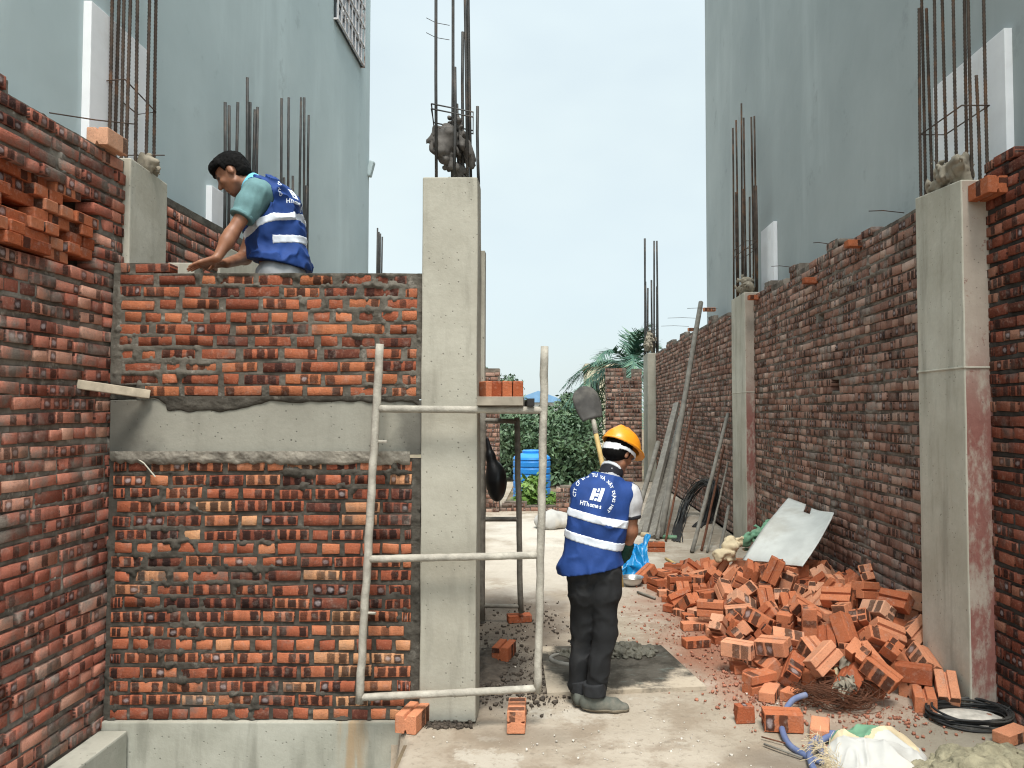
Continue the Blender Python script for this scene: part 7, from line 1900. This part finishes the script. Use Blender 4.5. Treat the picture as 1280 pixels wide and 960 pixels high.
# mortar hawk on the wall by his hands
p = at_y(232, 332, 4.66); m = MB(); m.box((p.x, 4.66, 2.635), (.16, .13, .08), Matrix.Rotation(.05, 3, 'Z'), bev=.008); tag(m.build('mortar_block', M['column_grey'], base=tuple(p)), 'pale grey mortar block by the wall top before the mason\'s hands', 'block')
SKY, SUN, EXPO, CLOUD, GLOW, ZEN = 0.10, 2.5, 0.80, (4.9, 5.6, 5.7), 1.2, 1.4
# ------------------------------------------------------------------ daylight
w = bpy.data.worlds.new('World'); SC.world = w; w.use_nodes = True; nt = w.node_tree; nt.nodes.clear()
EL, AZ = 63, (0.13, -1.0)                        # the sun stands behind the camera, a little to the right, behind thin cloud
sun_dir = Vector((AZ[0], AZ[1], 0)).normalized() * math.cos(math.radians(EL)) + Vector((0, 0, math.sin(math.radians(EL))))
out = nt.nodes.new('ShaderNodeOutputWorld'); bg = nt.nodes.new('ShaderNodeBackground'); sky = nt.nodes.new('ShaderNodeTexSky')
sky.sky_type = 'NISHITA'; sky.sun_disc = False; sky.sun_elevation = math.radians(EL); sky.sun_rotation = math.atan2(sun_dir.x, sun_dir.y); sky.air_density = 1.0; sky.dust_density = 2.5; sky.ozone_density = 1.0
tc = nt.nodes.new('ShaderNodeTexCoord'); mp = nt.nodes.new('ShaderNodeMapping'); mp.inputs['Scale'].default_value = (1.6, 1.6, 3.2)
ns = nt.nodes.new('ShaderNodeTexNoise'); ns.inputs['Scale'].default_value = 1.3; ns.inputs['Detail'].default_value = 4; ns.inputs['Roughness'].default_value = .5
mr = nt.nodes.new('ShaderNodeMapRange'); mr.inputs[1].default_value = .35; mr.inputs[2].default_value = .72; mr.inputs[3].default_value = .74; mr.inputs[4].default_value = .985
mx = nt.nodes.new('ShaderNodeMix'); mx.data_type = 'RGBA'; mx.inputs[7].default_value = (*CLOUD, 1)
L_ = nt.links.new
L_(tc.outputs['Generated'], mp.inputs[0]); L_(mp.outputs[0], ns.inputs['Vector']); L_(ns.outputs[0], mr.inputs[0]); L_(mr.outputs[0], mx.inputs[0]); L_(sky.outputs[0], mx.inputs[6]); L_(mx.outputs[2], bg.inputs[0]); L_(bg.outputs[0], out.inputs[0])
# overcast brightness: low towards the horizon, high overhead and round the veiled sun
nrm = nt.nodes.new('ShaderNodeVectorMath'); nrm.operation = 'NORMALIZE'; L_(tc.outputs['Generated'], nrm.inputs[0])
dp = nt.nodes.new('ShaderNodeVectorMath'); dp.operation = 'DOT_PRODUCT'; dp.inputs[1].default_value = sun_dir; L_(nrm.outputs[0], dp.inputs[0])
sx = nt.nodes.new('ShaderNodeSeparateXYZ'); L_(nrm.outputs[0], sx.inputs[0])
g1 = nt.nodes.new('ShaderNodeMapRange'); g1.interpolation_type = 'SMOOTHSTEP'; g1.inputs[1].default_value = .15; g1.inputs[2].default_value = 1.0; g1.inputs[3].default_value = 0; g1.inputs[4].default_value = GLOW; L_(dp.outputs['Value'], g1.inputs[0])
g2 = nt.nodes.new('ShaderNodeMapRange'); g2.interpolation_type = 'SMOOTHSTEP'; g2.inputs[1].default_value = .30; g2.inputs[2].default_value = 1.0; g2.inputs[3].default_value = 1.0; g2.inputs[4].default_value = ZEN; L_(sx.outputs[2], g2.inputs[0])
ad = nt.nodes.new('ShaderNodeMath'); ad.operation = 'ADD'; L_(g1.outputs[0], ad.inputs[0]); L_(g2.outputs[0], ad.inputs[1])
ml = nt.nodes.new('ShaderNodeVectorMath'); ml.operation = 'SCALE'; L_(mx.outputs[2], ml.inputs[0]); L_(ad.outputs[0], ml.inputs['Scale']); L_(ml.outputs[0], bg.inputs[0])
bg.inputs['Strength'].default_value = SKY
sl_d = bpy.data.lights.new('sun', 'SUN'); sl_d.energy = SUN; sl_d.angle = math.radians(18); sl_d.color = (1.0, 0.95, 0.88)
so = bpy.data.objects.new('sun', sl_d); COL.objects.link(so); so.rotation_euler = sun_dir.to_track_quat('Z', 'Y').to_euler(); so.location = (0, 0, 30)
# ------------------------------------------------------------------ camera
cd = bpy.data.cameras.new('camera'); cd.sensor_width = 36; cd.sensor_fit = 'HORIZONTAL'; cd.lens = 36 * F / 1280; cd.shift_x = -(VX - 640) / 1280; cd.clip_start = .05; cd.clip_end = 2000
co = bpy.data.objects.new('camera', cd); COL.objects.link(co); co.location = (0, 0, HC); co.rotation_euler = (math.pi / 2 + PITCH, 0, 0); SC.camera = co
vs = SC.view_settings; SC.display_settings.display_device = 'sRGB'; vs.view_transform = 'Standard'; vs.look = 'None'; vs.exposure = EXPO; vs.gamma = 1; vs.use_curve_mapping = False
SC.cycles.filter_width = 1.15
SC.cycles.max_bounces = 6; SC.cycles.diffuse_bounces = 3; SC.cycles.use_denoising = True
